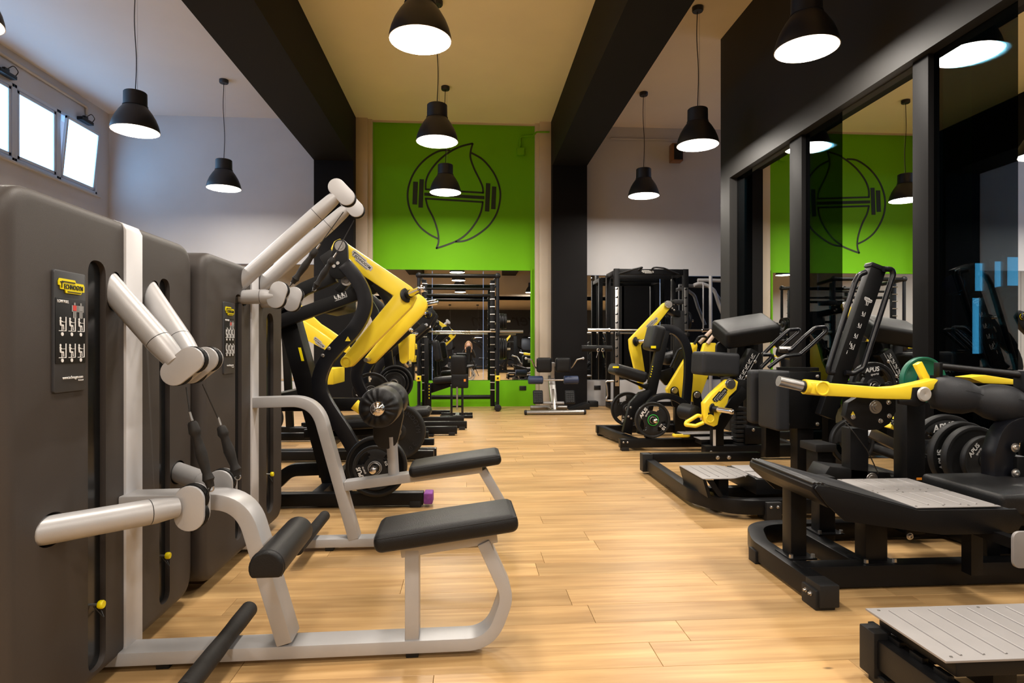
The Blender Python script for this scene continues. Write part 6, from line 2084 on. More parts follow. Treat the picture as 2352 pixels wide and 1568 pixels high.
for dx in (z4(316, 225, FH1, y=1.34).x, z4(385, 225, FH1, y=1.34).x): bolt(PH, (dx, 1.34, .125), r=.011)
# foot deck
za = .225
c0 = z4(80, 238, FH1, z=za); c1 = z4(245, 320, FH1, z=za); c2 = z4(515, 305, FH1, z=za); c3 = z4(330, 235, FH1, z=za)
dk = [Vector((c0.x, c1.y, za)), Vector((c2.x - .12, c1.y, za)), Vector((c2.x + .02, c1.y + .10, za)), Vector((c2.x + .02, c0.y - .12, za)), Vector((c2.x - .06, c0.y, za)), Vector((c0.x, c0.y, za))]
dp = MB().prism(fil(dk, [0.01, .08, .08, .05, .05, .01], 6, closed=True), (0, 0, .005)).obj('foot_plate', 'plate_alu', PH, bevel=.001)
for k in range(6):
    x_ = c0.x + .06 + k * .055
    MB().tube([(x_, c1.y + .05, za + .002), (x_, c0.y - .05, za + .002)], .0042, 8).obj('rib', 'plate_alu', dp)
sk = MB().prism([(c0.x - .0, 0, za - .006), (c0.x + .03, 0, .115), (c0.x + .05, 0, .115), (c0.x + .02, 0, za - .006)], (0, 0, 0))
for v in sk.v[:4]: v.y = c1.y
for v in sk.v[4:]: v.y = c0.y
sk.obj('deck_skirt', 'frame_black', PH)
fr_ = [Vector((c0.x + .02, c1.y - .0, za - .006)), Vector((c0.x + .09, c1.y, .125)), Vector((c0.x + .13, c1.y, .11)), Vector((c0.x + .06, c1.y, za - .006))]
MB().prism(fr_, (0, .01, 0)).obj('deck_gusset', 'frame_black', PH)
MB().bx((c0.x + .12, c1.y + .06, .08), (c0.x + .18, c1.y + .14, za - .006)).obj('deck_leg', 'frame_black', PH)
MB().bx((c0.x + .05, c0.y - .14, .08), (c0.x + .11, c0.y - .06, za - .006)).obj('deck_leg', 'frame_black', PH)
for (a0, a1, b0, b1) in ((c2.x + .04, c2.x + .36, c1.y + .02, c1.y + .20), (c2.x + .04, c2.x + .36, c1.y + .22, c0.y)):
    MB().bx((a0, b0, za - .006), (a1, b1, za - .001)).obj('tread_plate', 'plate_alu', PH, bevel=.001)
MB().bx((c2.x + .02, c1.y + .01, za - .10), (c2.x + .4, c0.y + .02, za - .008)).obj('deck_tray', 'frame_black', PH, bevel=.004)
MB().bar((.1, .42, .075), (1.1, .42, .075), .07, .07).obj('inner_bar', 'frame_black', PH, bevel=.004)
# posts and the two upright pads
ya_, yb_ = .95, 1.32
pa0, pa1 = P3(382, 1000, FH1, ya_), P3(490, 1000, FH1, ya_)
MB().bx((pa0.x, ya_, .04), (pa1.x, ya_ + .1, P3(400, 900, FH1, ya_).z)).obj('post', 'frame_black', PH, bevel=.004)
pb0, pb1 = P3(180, 1000, FH1, yb_), P3(275, 1000, FH1, yb_)
MB().bx((pb0.x, yb_ + .02, .12), (pb1.x, yb_ + .1, P3(200, 900, FH1, yb_).z)).obj('post', 'frame_black', PH, bevel=.004)
a, b = P3(276, 795, FH1, ya_ - .03), P3(540, 1172, FH1, ya_ - .03)
pd = MB().bx((a.x, ya_ - .03, b.z), (b.x, ya_ + .0, a.z)).obj('pad_back_plate', 'frame_black', PH, bevel=.006)
for (u_, v_) in ((.15, .08), (.9, .08), (.15, .92), (.9, .92)):
    bolt(pd, (a.x + (b.x - a.x) * u_, ya_ - .03, b.z + (a.z - b.z) * v_), r=.010)
c = P3(232, 790, FH1, ya_ - .03)
MB().rbox(((c.x + a.x) / 2 + .01, ya_ + .06, (a.z + b.z) / 2), (a.x - c.x + .05, .30, a.z - b.z + .02), .022, 4).obj('upright_pad', 'vinyl_grey', PH)
a, b = P3(78, 782, FH1, yb_ - .1), P3(240, 1140, FH1, yb_ - .1)
MB().rbox(((a.x + b.x) / 2 + .06, yb_ - .05, (a.z + b.z) / 2), (b.x - a.x + .12, .12, a.z - b.z), .03, 4).obj('upright_pad', 'vinyl_grey', PH)
MB().bar((b.x - .0, yb_ - .02, (a.z + b.z) / 2), (pa1.x, ya_ + .1, (a.z + b.z) / 2 + .1), .06, .06).obj('pad_link', 'frame_black', PH)
# looped handles
for pts, yy_ in (([(150, 680), (240, 590), (325, 515), (392, 510), (392, 530), (265, 640), (265, 655), (320, 655)], 1.25), ([(315, 655), (340, 648), (430, 560), (500, 500), (572, 495), (575, 525), (470, 620), (400, 680), (300, 690), (255, 715), (190, 765)], 1.05), ([(150, 680), (205, 680), (207, 700), (140, 765)], 1.20)):
    MB().tube(fil([P3(a, b, FH1, yy_) for a, b in pts], .05, 5), .015, 12).obj('handle_tube', 'gun' if False else 'frame_blue', PH)
q = P3(292, 643, FH1, 1.13)
MB().cyl(q + Vector((-.04, 0, 0)), q + Vector((.05, -.02, 0)), .022, 14).obj('handle_joint', 'gun', PH)
q = P3(300, 900, FH1, 1.15)
MB().bar((q.x - .05, 1.18, P3(190, 765, FH1, 1.2).z - .01), (q.x + .22, 1.08, P3(190, 765, FH1, 1.2).z - .01), .08, .025).obj('handle_plate', 'frame_black', PH)

# ================================================================ TALL BACKREST MACHINE
FY = Fr(2.35, 4.15, 0)
PY = FY.root('calf_raise_machine', 'black machine with tall raked board carrying exercise pictograms, flanked by two bent tubes', 'exercise machine')
a, b = P3(905, 105, FY, 0), P3(640, 870, FY, 0)
d = (a - b).normalized()
rt = Vector((d.z, 0, -d.x))
MB().bar(b - d * .25, a, .115, .07, up=(0, 1, 0)).obj('raked_board', 'frame_black', PY, bevel=.006)
MB().box(a + d * .005, (.13, .085, .03), rot=(0, math.atan2(d.x, d.z), 0)).obj('board_cap', 'frame_blue', PY, bevel=.006)
m_ = MB()
for t_, s_h in ((.32, .06), (.41, .05), (.50, .05), (.60, .05), (.69, .04)):
    c = b.lerp(a, t_) + Vector((0, -.0355, 0))
    seated_figure(m_, c, rt, d, s_h * .62, .1)
m_.obj('pictograms', 'white_print', PY, kind='stuff', smooth=False)
maker_badge(PY, b.lerp(a, .72) + Vector((0, -.036, 0)), rt, d, .06, .03, 'white_print')
for t_, cc_ in ((.26, 'white_print'), (.34, 'white_print')):
    text('lettering', 'i', .04, b.lerp(a, t_) + Vector((0, -.0355, 0)) - rt * .02, rt, d, cc_, PY)
L1 = [(838, 130), (795, 145), (765, 200), (590, 760), (588, 800), (625, 800)]
L2 = [(955, 108), (1012, 112), (1022, 145), (990, 240), (820, 770), (750, 808), (700, 800)]
MB().tube(fil([P3(p_[0], p_[1], FY, -.04) for p_ in L1], .07, 6), .019, 14).obj('side_tube', 'frame_blue', PY)
MB().tube(fil([P3(p_[0], p_[1], FY, -.06) for p_ in L2], .07, 6), .019, 14).obj('side_tube', 'frame_blue', PY)
q = P3(790, 1200, FY, 0)
MB().bx((q.x - .06, -.02, .02), (q.x + .06, .1, b.z + .0)).obj('post', 'frame_black', PY, bevel=.005)
MB().bx((q.x - .25, .0, .0), (q.x + .35, .08, .08)).obj('base_runner', 'frame_black', PY, bevel=.005)
# small step block
a, b = P3(505, 1278, FY, -.25), P3(665, 1330, FY, -.25)
MB().bx((a.x, -.25, b.z), (b.x - .02, -.05, a.z)).obj('step_top', 'rubber', PY, bevel=.008)
MB().bx((a.x + .03, -.22, .0), (b.x - .03, -.08, b.z)).obj('step_base', 'frame_black', PY, bevel=.005)
MB().bx((b.x - .05, -.12, .02), (q.x, -.06, .08)).obj('step_link', 'frame_black', PY)
# storage horn with spoked plate
c = P3(745, 1270, FY, -.2)
horn(PY, (c.x + .05, -.02, c.z), (c.x + .05, -.24, c.z), r=.022, collar=None)
MB().bar((c.x, .02, c.z), (q.x, .02, c.z), .06, .06).obj('horn_arm', 'frame_black', PY)
put(weight_plate('black plate with spoke openings, standing low between the posts right of the small step', .155, .04, 'grip', 'rubber', None, None, None), FY, (c.x + .05, -.12, c.z), axis=(0, -1, 0))
c = P3(895, 1340, FY, -.1)
MB().cyl((c.x - .02, .0, c.z + .05), (c.x + .10, -.18, c.z), .030, 16).obj('roller_bar', 'rubber', PY)
MB().lathe((c.x + .1, -.18, c.z), (.55, -.85, -.1), [(0, 0), (.045, 0), (.045, .03), (0, .035)], 18).obj('roller_cap', 'rubber', PY)
# plate with APUS behind the board
c = P3(900, 890, FY, .10)
MB().cyl((c.x, .36, c.z), (c.x, .02, c.z), .022, 14).obj('horn', 'chrome', PY)
MB().bar((c.x, .36, c.z), (q.x, .36, c.z), .05, .05).obj('horn_arm', 'frame_black', PY)
MB().bx((q.x - .03, .32, .0), (q.x + .03, .40, c.z + .03)).obj('horn_post', 'frame_black', PY)
MB().bx((q.x - .03, .06, .0), (q.x + .03, .36, .06)).obj('base_runner', 'frame_black', PY)
put(weight_plate('black APUS plate with oval opening behind the tall raked board', .175, .04, 'grip', 'rubber', 'APUS', None, None), FY, (c.x, .13, c.z), roll=math.radians(52))

# ================================================================ HIP THRUST STATION (P2): inclined deck, roller, yellow bar
FU = Fr(1.36, 2.24, 0)
PU = FU.root('hip_thrust_machine', 'large black bench machine with inclined foot deck, yellow swing arm and waisted black roller', 'exercise machine')
zb_ = .055
MB().path(fil([(.0, .0, zb_), (.0, .55, zb_), (.10, .83, zb_), (1.75, .83, zb_)], [0, .26, .22, 0], 10), .075, .085, up=(0, 0, 1)).obj('base_tube', 'frame_black', PU, bevel=.007)
MB().bx((-.0385, -.012, .014), (.0385, .09, .099)).obj('end_block', 'rubber', PU, bevel=.004)
MB().bx((-.05, .0, .0), (.03, .10, .075)).obj('foot', 'rubber', PU, bevel=.006)
for yy_ in (.03, .065): bolt(PU, (-.05, yy_, .055), (-1, 0, 0), r=.006)
MB().bx((-.045, .50, .0), (.01, .57, .06)).obj('foot', 'rubber', PU, bevel=.003)
# legs under the deck
lA0 = z4(750, 600, FU, y=.32).x
zdk = .375
for (xa, xb_, ya2, zt2) in ((z4(765, 600, FU, y=.30).x, z4(862, 600, FU, y=.30).x, .30, .43), (z4(940, 600, FU, y=.62).x, z4(1038, 600, FU, y=.62).x, .62, .37), (z4(1222, 700, FU, y=.22).x, z4(1358, 700, FU, y=.22).x, .22, .34)):
    MB().bx((xa, ya2, .06), (xb_, ya2 + .075, zt2)).obj('leg', 'frame_black', PU, bevel=.005)
    MB().bx((xa - .02, ya2 - .03, .095), (xb_ + .03, ya2 + .1, .103)).obj('leg_flange', 'frame_black', PU, bevel=.002)
    for dx in (-.008, xb_ - xa + .018):
        MB().lathe((xa + dx, ya2 - .015, .103), (0, 0, 1), [(0, .014), (.009, .014), (.010, .0)], 6).obj('bolt', 'steel', PU)
MB().bar((-.0, .22, .055), (1.78, .22, .055), .08, .09).obj('cross_bar', 'frame_black', PU, bevel=.005)
MB().bar((.30, .25, .055), (.30, .83, .055), .075, .08).obj('inner_bar', 'frame_black', PU, bevel=.005)
MB().bar((1.15, -.05, .055), (1.15, .9, .055), .08, .08).obj('inner_bar', 'frame_black', PU, bevel=.005)
# inclined deck, built as a folded sheet
X0, X1, X2 = -.055, .36, .71
Zs, Zd = .478, .378
y0_, y1_ = .01, .53
top_ = [Vector((X0, 0, Zs)), Vector((X0 + .06, 0, Zs - .004)), Vector((X1, 0, Zd)), Vector((X2 + .05, 0, Zd - .004))]
sheet = MB()
prof = [(X0 + .02, Zs - .055), (X0 - .005, Zs - .03), (X0 - .004, Zs - .010), (X0 + .012, Zs), (X0 + .06, Zs - .006), (X1, Zd - .003), (X2 + .03, Zd - .006), (X2 + .03, Zd - .03), (X1 - .02, Zd - .035), (X0 + .06, Zs - .09)]
sheet.prism([(a, (y0_ + y1_) / 2, b) for a, b in prof], (0, y1_ - y0_, 0)).obj('deck', 'frame_black', PU, bevel=.003)
for k in range(3):
    xx_ = X0 + .010 + .016 * k
    MB().tube([(xx_, y0_ + .005, Zs - .001 * k + .001), (xx_, y1_ - .005, Zs - .001 * k + .001)], .006, 10).obj('edge_rib', 'frame_blue', PU)
# side cheek (near) and far
for yy_ in (y0_ - .008, y1_ + .008):
    MB().prism([(X0 + .002, yy_, Zs - .015), (X0 + .012, yy_, Zs - .002), (X0 + .06, yy_, Zs - .008), (X1, yy_, Zd - .004), (X2 + .05, yy_, Zd - .006), (X2 + .08, yy_, Zd - .05), (X2 + .05, yy_, Zd - .10), (X1 + .1, yy_, Zd - .10), (X0 + .12, yy_, Zd - .04), (X0 + .05, yy_, Zs - .075)], (0, .010, 0)).obj('cheek', 'frame_black', PU, bevel=.002)
bolt(PU, (z4(1470, 660, FU, y=.2).x, .18, z4(1470, 660, FU, y=.2).z), r=.010)
slope = (Zd - Zs) / (X1 - X0 - .06)
# grey sheets: incline dark, two alu plates on the flat
MB().prism([(X0 + .065, (y0_ + y1_) / 2, Zs - .004), (X1 - .002, (y0_ + y1_) / 2, Zd + .001), (X1 - .002, (y0_ + y1_) / 2, Zd - .002), (X0 + .065, (y0_ + y1_) / 2, Zs - .008)], (0, y1_ - y0_ - .02, 0)).obj('incline_plate', 'vinyl_grey', PU)
ym_ = (y0_ + y1_) / 2
ribbed_plate(PU, X1 + .003, X2, y0_ + .004, ym_ - .002, Zd + .003, ribs=4, along='y', inset=.04)
ribbed_plate(PU, X1 + .003, X2, ym_ + .002, y1_ - .004, Zd + .003, ribs=4, along='y', inset=.04)
# bench pad
MB().rbox((1.28, .30, Zd - .015), (1.02, .44, .085), .02, 4, crown=.004).obj('bench_pad', 'vinyl', PU, sharp=60)
MB().bx((X2 + .06, .12, Zd - .11), (1.75, .20, Zd - .055)).obj('bench_rail', 'frame_black', PU, bevel=.004)
MB().bx((X2 + .06, .38, Zd - .11), (1.75, .46, Zd - .055)).obj('bench_rail', 'frame_black', PU, bevel=.004)
q0, q1 = z4(1968, 700, FU, y=.3).x, z4(2050, 700, FU, y=.3).x
MB().bx((q0, .3, .05), (q1, .37, Zd - .09)).obj('leg', 'frame_black', PU, bevel=.005)
for zz_ in (.30, .24): bolt(PU, (q0 + .0, .32, zz_), (-1, 0, 0), r=.010)
# post M with swing arm and pulley housing
yM = .72
a, b = P3(1112, 1000, FU, yM), P3(1235, 1000, FU, yM)
MB().bx((a.x, yM, .05), (b.x, yM + .1, P3(1160, 900, FU, yM).z - .03)).obj('mast', 'frame_black', PU, bevel=.005)
q = P3(1180, 1515, FU, yM)
MB().bx((a.x + .05, yM - .002, q.z + .0), (b.x - .02, yM, q.z + .012)).obj('orange_label', 'orange', PU)
q = P3(790, 1300, FU, yM + .15)
MB().bx((q.x - .045, yM + .15, .05), (q.x + .055, yM + .23, P3(790, 1170, FU, yM + .15).z)).obj('mast', 'frame_black', PU, bevel=.005)
hs = [(700, 1090), (720, 1000), (800, 950), (1040, 965), (1040, 1060), (1000, 1140), (930, 1180), (850, 1185), (780, 1165)]
h_s = MB().prism(shift([Vector((q.x, 0, q.z)) for q in (P3(a_, b_, FU, yM - .05) for a_, b_ in hs)], (0, yM - .03, 0)), (0, .04, 0)).obj('pulley_housing', 'frame_black', PU, bevel=.005)
q = P3(903, 1030, FU, yM - .05)
MB().lathe(q, (0, -1, 0), [(0, .014), (.012, .014), (.014, .008), (.022, .008), (.024, .002), (.032, .002), (.033, 0)], 26).obj('bearing_cap', 'gun', h_s)
for (a_, b_) in ((988, 998), (993, 1088), (935, 1122), (752, 1095)):
    bolt(h_s, P3(a_, b_, FU, yM - .05), r=.008)
warn(h_s, P3(752, 1070, FU, yM - .051), (1, 0, 0), (0, 0, 1), .022)
bar_top = [(470, 862), (585, 870), (700, 878), (960, 900), (1060, 893), (1200, 865), (1300, 840), (1330, 850), (1320, 895), (1165, 975), (1130, 981), (900, 975), (700, 962), (560, 955), (470, 942)]
yA = yM - .12
ar = MB().prism(shift([Vector((q.x, 0, q.z)) for q in (P3(a_, b_, FU, yA - .03) for a_, b_ in bar_top)], (0, yA, 0)), (0, .075, 0)).obj('swing_arm', 'yellow', PU, bevel=.012)
a, b = P3(425, 893, FU, yA), P3(575, 908, FU, yA)
MB().cyl(a, b, .036, 28).obj('arm_sleeve', 'yellow', ar)
q = P3(548, 905, FU, yA - .04)
MB().lathe(q, (0, -1, 0), [(0, .003), (.026, .003), (.028, .007), (.032, .007), (.034, 0)], 30).obj('end_cap', 'yellow', ar)
a2 = P3(255, 855, FU, yA)
MB().cyl(a, a2, .025, 26).obj('chrome_grip', 'steel', ar)
MB().cyl(a + (a2 - a).normalized() * .012, a, .028, 26).obj('grip_ring', 'rubber', ar)
q = P3(1217, 942, FU, yA - .04)
MB().prism(shift([Vector((v.x, 0, v.z)) for v in (P3(a_, b_, FU, yA - .05) for a_, b_ in ((1160, 900), (1245, 895), (1262, 925), (1240, 1010), (1190, 1030), (1070, 1010), (1065, 985), (1150, 980)))], (0, yA - .035, 0)), (0, .02, 0)).obj('pivot_bracket', 'frame_black', PU, bevel=.004)
MB().lathe(q + Vector((0, -.01, 0)), (0, -1, 0), [(0, .006), (.006, .008), (.030, .008), (.034, .004), (.036, 0)], 30).obj('pivot_cap', 'badge_grey', PU)
a, b = P3(1180, 735, FU, yA + .05), P3(1235, 845, FU, yA + .05)
MB().bar(a, b, .035, .03, up=(0, 1, 0)).obj('release_lever', 'yellow', PU, bevel=.005)
MB().tube(fil([P3(700, 1130, FU, yM - .06), P3(760, 1200, FU, yM - .08), P3(850, 1320, FU, yM - .05), P3(920, 1470, FU, yM)], .1), .003, 6).obj('cable', 'cable', PU)
hb = [(500, 1470), (540, 1405), (850, 1440), (930, 1445), (950, 1500), (940, 1530), (500, 1530)]
MB().prism(shift([Vector((v.x, 0, v.z)) for v in (P3(a_, b_, FU, .95) for a_, b_ in hb)], (0, .95, 0)), (0, .16, 0)).obj('low_housing', 'frame_black', PU, bevel=.005)
q = P3(880, 1508, FU, .865)
MB().lathe(q, (0, -1, 0), [(0, .008), (.02, .008), (.022, .003), (.03, .003), (.032, 0)], 20).obj('bearing_cap', 'gun', PU)
# waisted roller: two barrels
a, b = P3(1268, 925, FU, .60), P3(1890, 1030, FU, .46)
dd = (b - a).normalized(); L_ = (b - a).length
R1 = .087
pr = [(.02, 0), (R1 * .6, .0), (R1 * .85, .02), (R1, .06), (R1 * 1.02, L_ * .25), (R1 * .94, L_ * .38), (R1 * .74, L_ * .475), (R1 * .72, L_ * .5), (R1 * .76, L_ * .525), (R1 * .95, L_ * .62), (R1 * 1.02, L_ * .76), (R1, L_ - .06), (R1 * .84, L_ - .02), (R1 * .5, L_), (.02, L_)]
MB().lathe(a, dd, pr, 36).obj('waisted_roller', 'vinyl_grey', PU, sharp=80)
sm_, up_ = basis(dd, (0, 0, 1))
MB().tube([a + dd * h + Vector((0, -.90, .30)).normalized() * (r + .0005) for r, h in pr[2:-2]], .0015, 5).obj('roller_seam', 'vinyl_grey', PU)
# top bar over the roller
a, b = P3(1325, 757, FU, .62), P3(1870, 815, FU, .46)
MB().cyl(a, b, .0165, 18).obj('top_bar', 'frame_black', PU)
MB().bx((a.x - .012, a.y - .02, P3(1320, 850, FU, .62).z), (a.x + .006, a.y + .02, a.z + .018)).obj('bar_holder', 'frame_black', PU, bevel=.003)
MB().bx((b.x - .01, b.y - .03, P3(1870, 1100, FU, .46).z), (b.x + .03, b.y + .03, b.z + .02)).obj('bar_holder', 'frame_black', PU, bevel=.003)
yl_ = [(1500, 830), (1620, 815), (1850, 850), (1850, 880), (1600, 870)]
MB().prism(shift([Vector((v.x, 0, v.z)) for v in (P3(a_, b_, FU, .72) for a_, b_ in yl_)], (0, .75, 0)), (0, .1, 0)).obj('rear_arm', 'yellow', PU, bevel=.008)
q = P3(1885, 1020, FU, .44)
MB().lathe(q, (-.3, -1, 0), [(0, .02), (.02, .02), (.03, .01), (.034, 0)], 20).obj('end_cap', 'yellow', PU)
# right posts
a, b = P3(1672, 1200, FU, .42), P3(1795, 1200, FU, .42)
zr_ = P3(1700, 1150, FU, .42).z
P_ = [Vector((a.x + .06, .45, .05)), Vector((a.x + .06, .45, zr_ - .14)), Vector((a.x + .10, .45, zr_ - .02)), Vector((a.x + .26, .45, zr_ - .0))]
MB().path(fil(P_, .1), .10, .08, up=(0, 1, 0)).obj('right_post', 'frame_blue', PU, bevel=.005)
MB().bx((b.x + .02, .4, .28), (b.x + .25, .47, .36)).obj('post_bar', 'frame_black', PU, bevel=.004)
for (a_, b_) in ((1833, 1300), (1835, 1470)): bolt(PU, P3(a_, b_, FU, .39), r=.014)
MB().bx((b.x + .01, .39, .05), (b.x + .06, .45, .5)).obj('post_bar', 'frame_black', PU, bevel=.004)
# behind: second yellow lever with badge and beam
FX = FU
a, b = P3(985, 1120, FU, 1.3), P3(1110, 1190, FU, 1.3)
ar2 = MB().prism([P3(a_, b_, FU, 1.3) for a_, b_ in ((1020, 1090), (1200, 1150), (1200, 1230), (1110, 1205), (975, 1165), (985, 1140))], (0, .07, 0)).obj('rear_lever', 'yellow', PU, bevel=.008)
xd = (P3(1105, 1165, FU, 1.26) - P3(1015, 1130, FU, 1.26)).normalized(); xd.y = 0; xd.normalize(); yd = Vector((-xd.z, 0, xd.x))
q = P3(1058, 1150, FU, 1.26)
maker_badge(ar2, q, xd, yd, .12, .045, 'black_plastic', 'badge_grey')
MB().bar(P3(848, 1190, FU, 1.45), P3(1110, 1320, FU, 1.45), .06, .06, up=(0, 1, 0)).obj('rear_beam', 'gun', PU, bevel=.004)
# storage horn with the row of big plates
cz = P3(1430, 1340, FU, 1.15)
hx, hz_ = cz.x, cz.z
MB().cyl((hx, 1.33, hz_), (hx, .82, hz_), .022, 18).obj('plate_horn', 'chrome', PU)
MB().path(fil([(hx, 1.0, .05), (hx, 1.33, .085), (hx, 1.33, hz_ + .05)], .03), .08, .06, up=(1, 0, 0)).obj('horn_post', 'frame_black', PU, bevel=.004)
MB().bar((hx, .85, .055), (hx, 1.04, .055), .07, .08).obj('rear_runner', 'frame_black', PU, bevel=.004)
MB().bar((1.15, .85, .055), (1.15, 1.04, .055), .07, .08).obj('rear_runner', 'frame_black', PU, bevel=.004)
for k, (R_, yy_, sty, tx, rg, lab, rl) in enumerate(((.222, 1.22, 'grip', 'APUS', None, 'largest APUS sports plate with oval openings, rearmost in the row under the waisted roller', .85), (.195, 1.10, 'solid', 'APUS', 'green_print', 'second big plate in the row under the waisted roller', -1.75), (.18, 1.02, 'solid', None, None, 'third plate in the row under the waisted roller', 0), (.135, .94, 'solid', 'APUS', None, 'front and smallest plate with APUS lettering in the row under the waisted roller', -.9))):
    put(weight_plate(lab, R_, .045 if k < 3 else .035, sty, 'rubber_blue' if k in (1, 2) else 'rubber', tx, None, rg), FU, (hx + (.0, .0, .0, .0)[k], yy_, hz_), roll=rl)
# green plate on a short horn behind the mast
q = P3(1190, 845, FU, .98)
MB().bx((q.x - .03, .80, P3(1160, 900, FU, yM).z - .12), (q.x + .03, .86, q.z + .03)).obj('plate_arm', 'frame_black', PU, bevel=.004)
MB().cyl((q.x, .84, q.z), (q.x, 1.03, q.z), .018, 14).obj('plate_pin', 'steel', PU)
put(weight_plate('green plate behind the yellow release lever of the bench machine', .125, .035, 'solid', 'green_rubber', None, None, None), FU, (q.x, .95, q.z))
# small grey plate with rounded corners at the frame edge
a, b = z4(2120, 640, FU, y=-.15), z4(2300, 860, FU, y=-.15)
MB().prism(fil([(a.x, -.15, b.z), (a.x + .16, -.15, b.z), (a.x + .16, -.15, a.z), (a.x, -.15, a.z)], .03, 6, closed=True), (0, .012, 0)).obj('guard_plate', 'plate_alu', PU, bevel=.002)
MB().bar((a.x + .08, -.14, (a.z + b.z) / 2), (a.x + .08, .18, (a.z + b.z) / 2), .04, .04).obj('guard_arm', 'frame_black', PU)
MB().bar((a.x + .08, .12, .08), (a.x + .08, .12, .26), .05, .05, up=(0, 1, 0)).obj('guard_leg', 'frame_black', PU)

# ================================================================ NEAREST FOOTPLATE (P3)
FW = Fr(1.30, 1.30, 0)
PWm = FW.root('leg_press_platform', 'grey ribbed footplate on a black frame, nearest the camera at lower right', 'exercise machine')
zp = .20
c0, c1 = z4(1220, 1110, FW, z=zp), z4(1715, 1435, FW, z=zp)
ribbed_plate(PWm, c0.x, c0.x + 1.0, c1.y, c0.y, zp, th=.006, ribs=15, along='y', inset=.03, name='foot_plate')
MB().bx((c0.x + .03, c1.y + .004, zp - .045), (c0.x + .98, c0.y - .02, zp - .007)).obj('plate_frame', 'frame_black', PWm, bevel=.004)
MB().bx((c0.x - .02, c0.y + .0 - .07, .0 + .02), (c0.x + .035, c0.y - .0, .155)).obj('corner_block', 'rubber', PWm, bevel=.005)
MB().bx((c0.x - .01, c1.y - .5, .05), (c0.x + .055, c0.y - .05, .135)).obj('side_beam', 'frame_black', PWm, bevel=.005)
for k in range(4):
    y_ = c1.y + .02 + k * .09
    MB().bx((c0.x + .022, y_, .135), (c0.x + .04, y_ + .05, .150)).obj('mount_tab', 'frame_black', PWm, bevel=.002)
MB().bx((c0.x + .0, c0.y - .06, .05), (c0.x + 1.1, c0.y + .0, .13)).obj('rear_beam', 'frame_black', PWm, bevel=.005)
MB().bx((c0.x + .2, c1.y + .08, .06), (c0.x + .27, c0.y - .06, zp - .04)).obj('plate_support', 'frame_black', PWm, bevel=.004)
MB().bx((c0.x - .01, c0.y - .10, 0), (c0.x + .04, c0.y - .03, .03)).obj('foot', 'rubber', PWm)
MB().bx((c0.x - .01, c1.y - .5, 0), (c0.x + .055, c1.y - .42, .05)).obj('foot', 'rubber', PWm)
MB().bx((c0.x + .95, c0.y - .06, 0), (c0.x + 1.0, c0.y, .05)).obj('foot', 'rubber', PWm)
# ================================================================ equipment beyond the tinted glass
FGl = Fr(4.75, 4.9, 0)
TM = FGl.root('treadmill', 'black rounded cardio machine dimly seen through the tinted glass at the right edge', 'treadmill')
MB().prism(rrect_xz(-.42, .42, .85, 1.52, .22), (0, .10, 0)).obj('console_hood', 'black_plastic', TM, bevel=.03, seg=3)
MB().prism(rrect_xz(-.28, .28, 1.05, 1.42, .05, -.055), (0, .01, 0)).obj('screen', 'slot', TM, bevel=.003)
for sg in (-1, 1):
    MB().path(fil([(sg * .40, .0, .12), (sg * .40, -.05, .9), (sg * .38, -.55, 1.0)], .12), .07, .06, up=(1, 0, 0)).obj('upright', 'frame_black', TM, bevel=.006)
    MB().bx((sg * .40 - .05, -1.5, .10), (sg * .40 + .05, .2, .18)).obj('side_rail', 'gun', TM, bevel=.006)
MB().bx((-.33, -1.55, .08), (.33, .1, .15)).obj('belt', 'rubber', TM, bevel=.004)
MB().bx((-.44, -.1, .0), (.44, .3, .26)).obj('motor_cover', 'black_plastic', TM, bevel=.03, seg=3)
MB().bx((-.40, -1.6, .0), (.40, -1.45, .09)).obj('rear_foot', 'rubber', TM, bevel=.005)
q = W(2190, 650, X=5.4)
br = empty('ball_stand', 'slim steel stand holding the blue ball beyond the tinted glass', 'stand', (q.x, q.y, 0))
MB().cyl((0, 0, .02), (0, 0, q.z - .13), .018, 12).obj('post', 'steel', br)
MB().cyl((0, 0, 0), (0, 0, .02), .16, 24).obj('base', 'frame_black', br)
MB().tube([(.06 * math.cos(t), .06 * math.sin(t), q.z - .125) for t in [2 * PI * k / 20 for k in range(20)]], .008, 8, closed=True).obj('ring', 'steel', br)
o = tag(MB().ball((0, 0, 0), .105, 28, 18).obj('exercise_ball', 'blue'), 'small blue ball glowing dimly beyond the tinted glass', 'ball')
o.location = (q.x, q.y, q.z - .009)

# ================================================================ machines behind the camera, seen only in the mirrors
def copy_behind(src, loc, rz, label):
    return dup(src, loc, math.radians(rz), label)
copy_behind(Cm, (-2.1, -2.6, 0), 178, 'yellow lever machine behind the camera, seen in the middle of the back mirror')
copy_behind(PF, (1.2, -3.4, 0), 20, 'yellow press behind the camera, seen right of centre in the back mirror')
copy_behind(BN, (.9, -9.9, 0), 180, 'upright bench in the rear hall, seen in the back mirror')
copy_behind(E_, (-.2, -6.6, 0), 180, 'black lever machine in the rear hall, seen in the back mirror')
copy_behind(SQ, (1.5, -6.0, 0), 0, 'black rack at the rear of the hall, seen in the right back mirror')
copy_behind(TM, (-1.2, -9.6, 0), 10, 'black treadmill in the rear hall, seen in the back mirror')
copy_behind(TM, (2.9, -8.8, 0), -15, 'black treadmill by the rear right wall, seen in the back mirror')

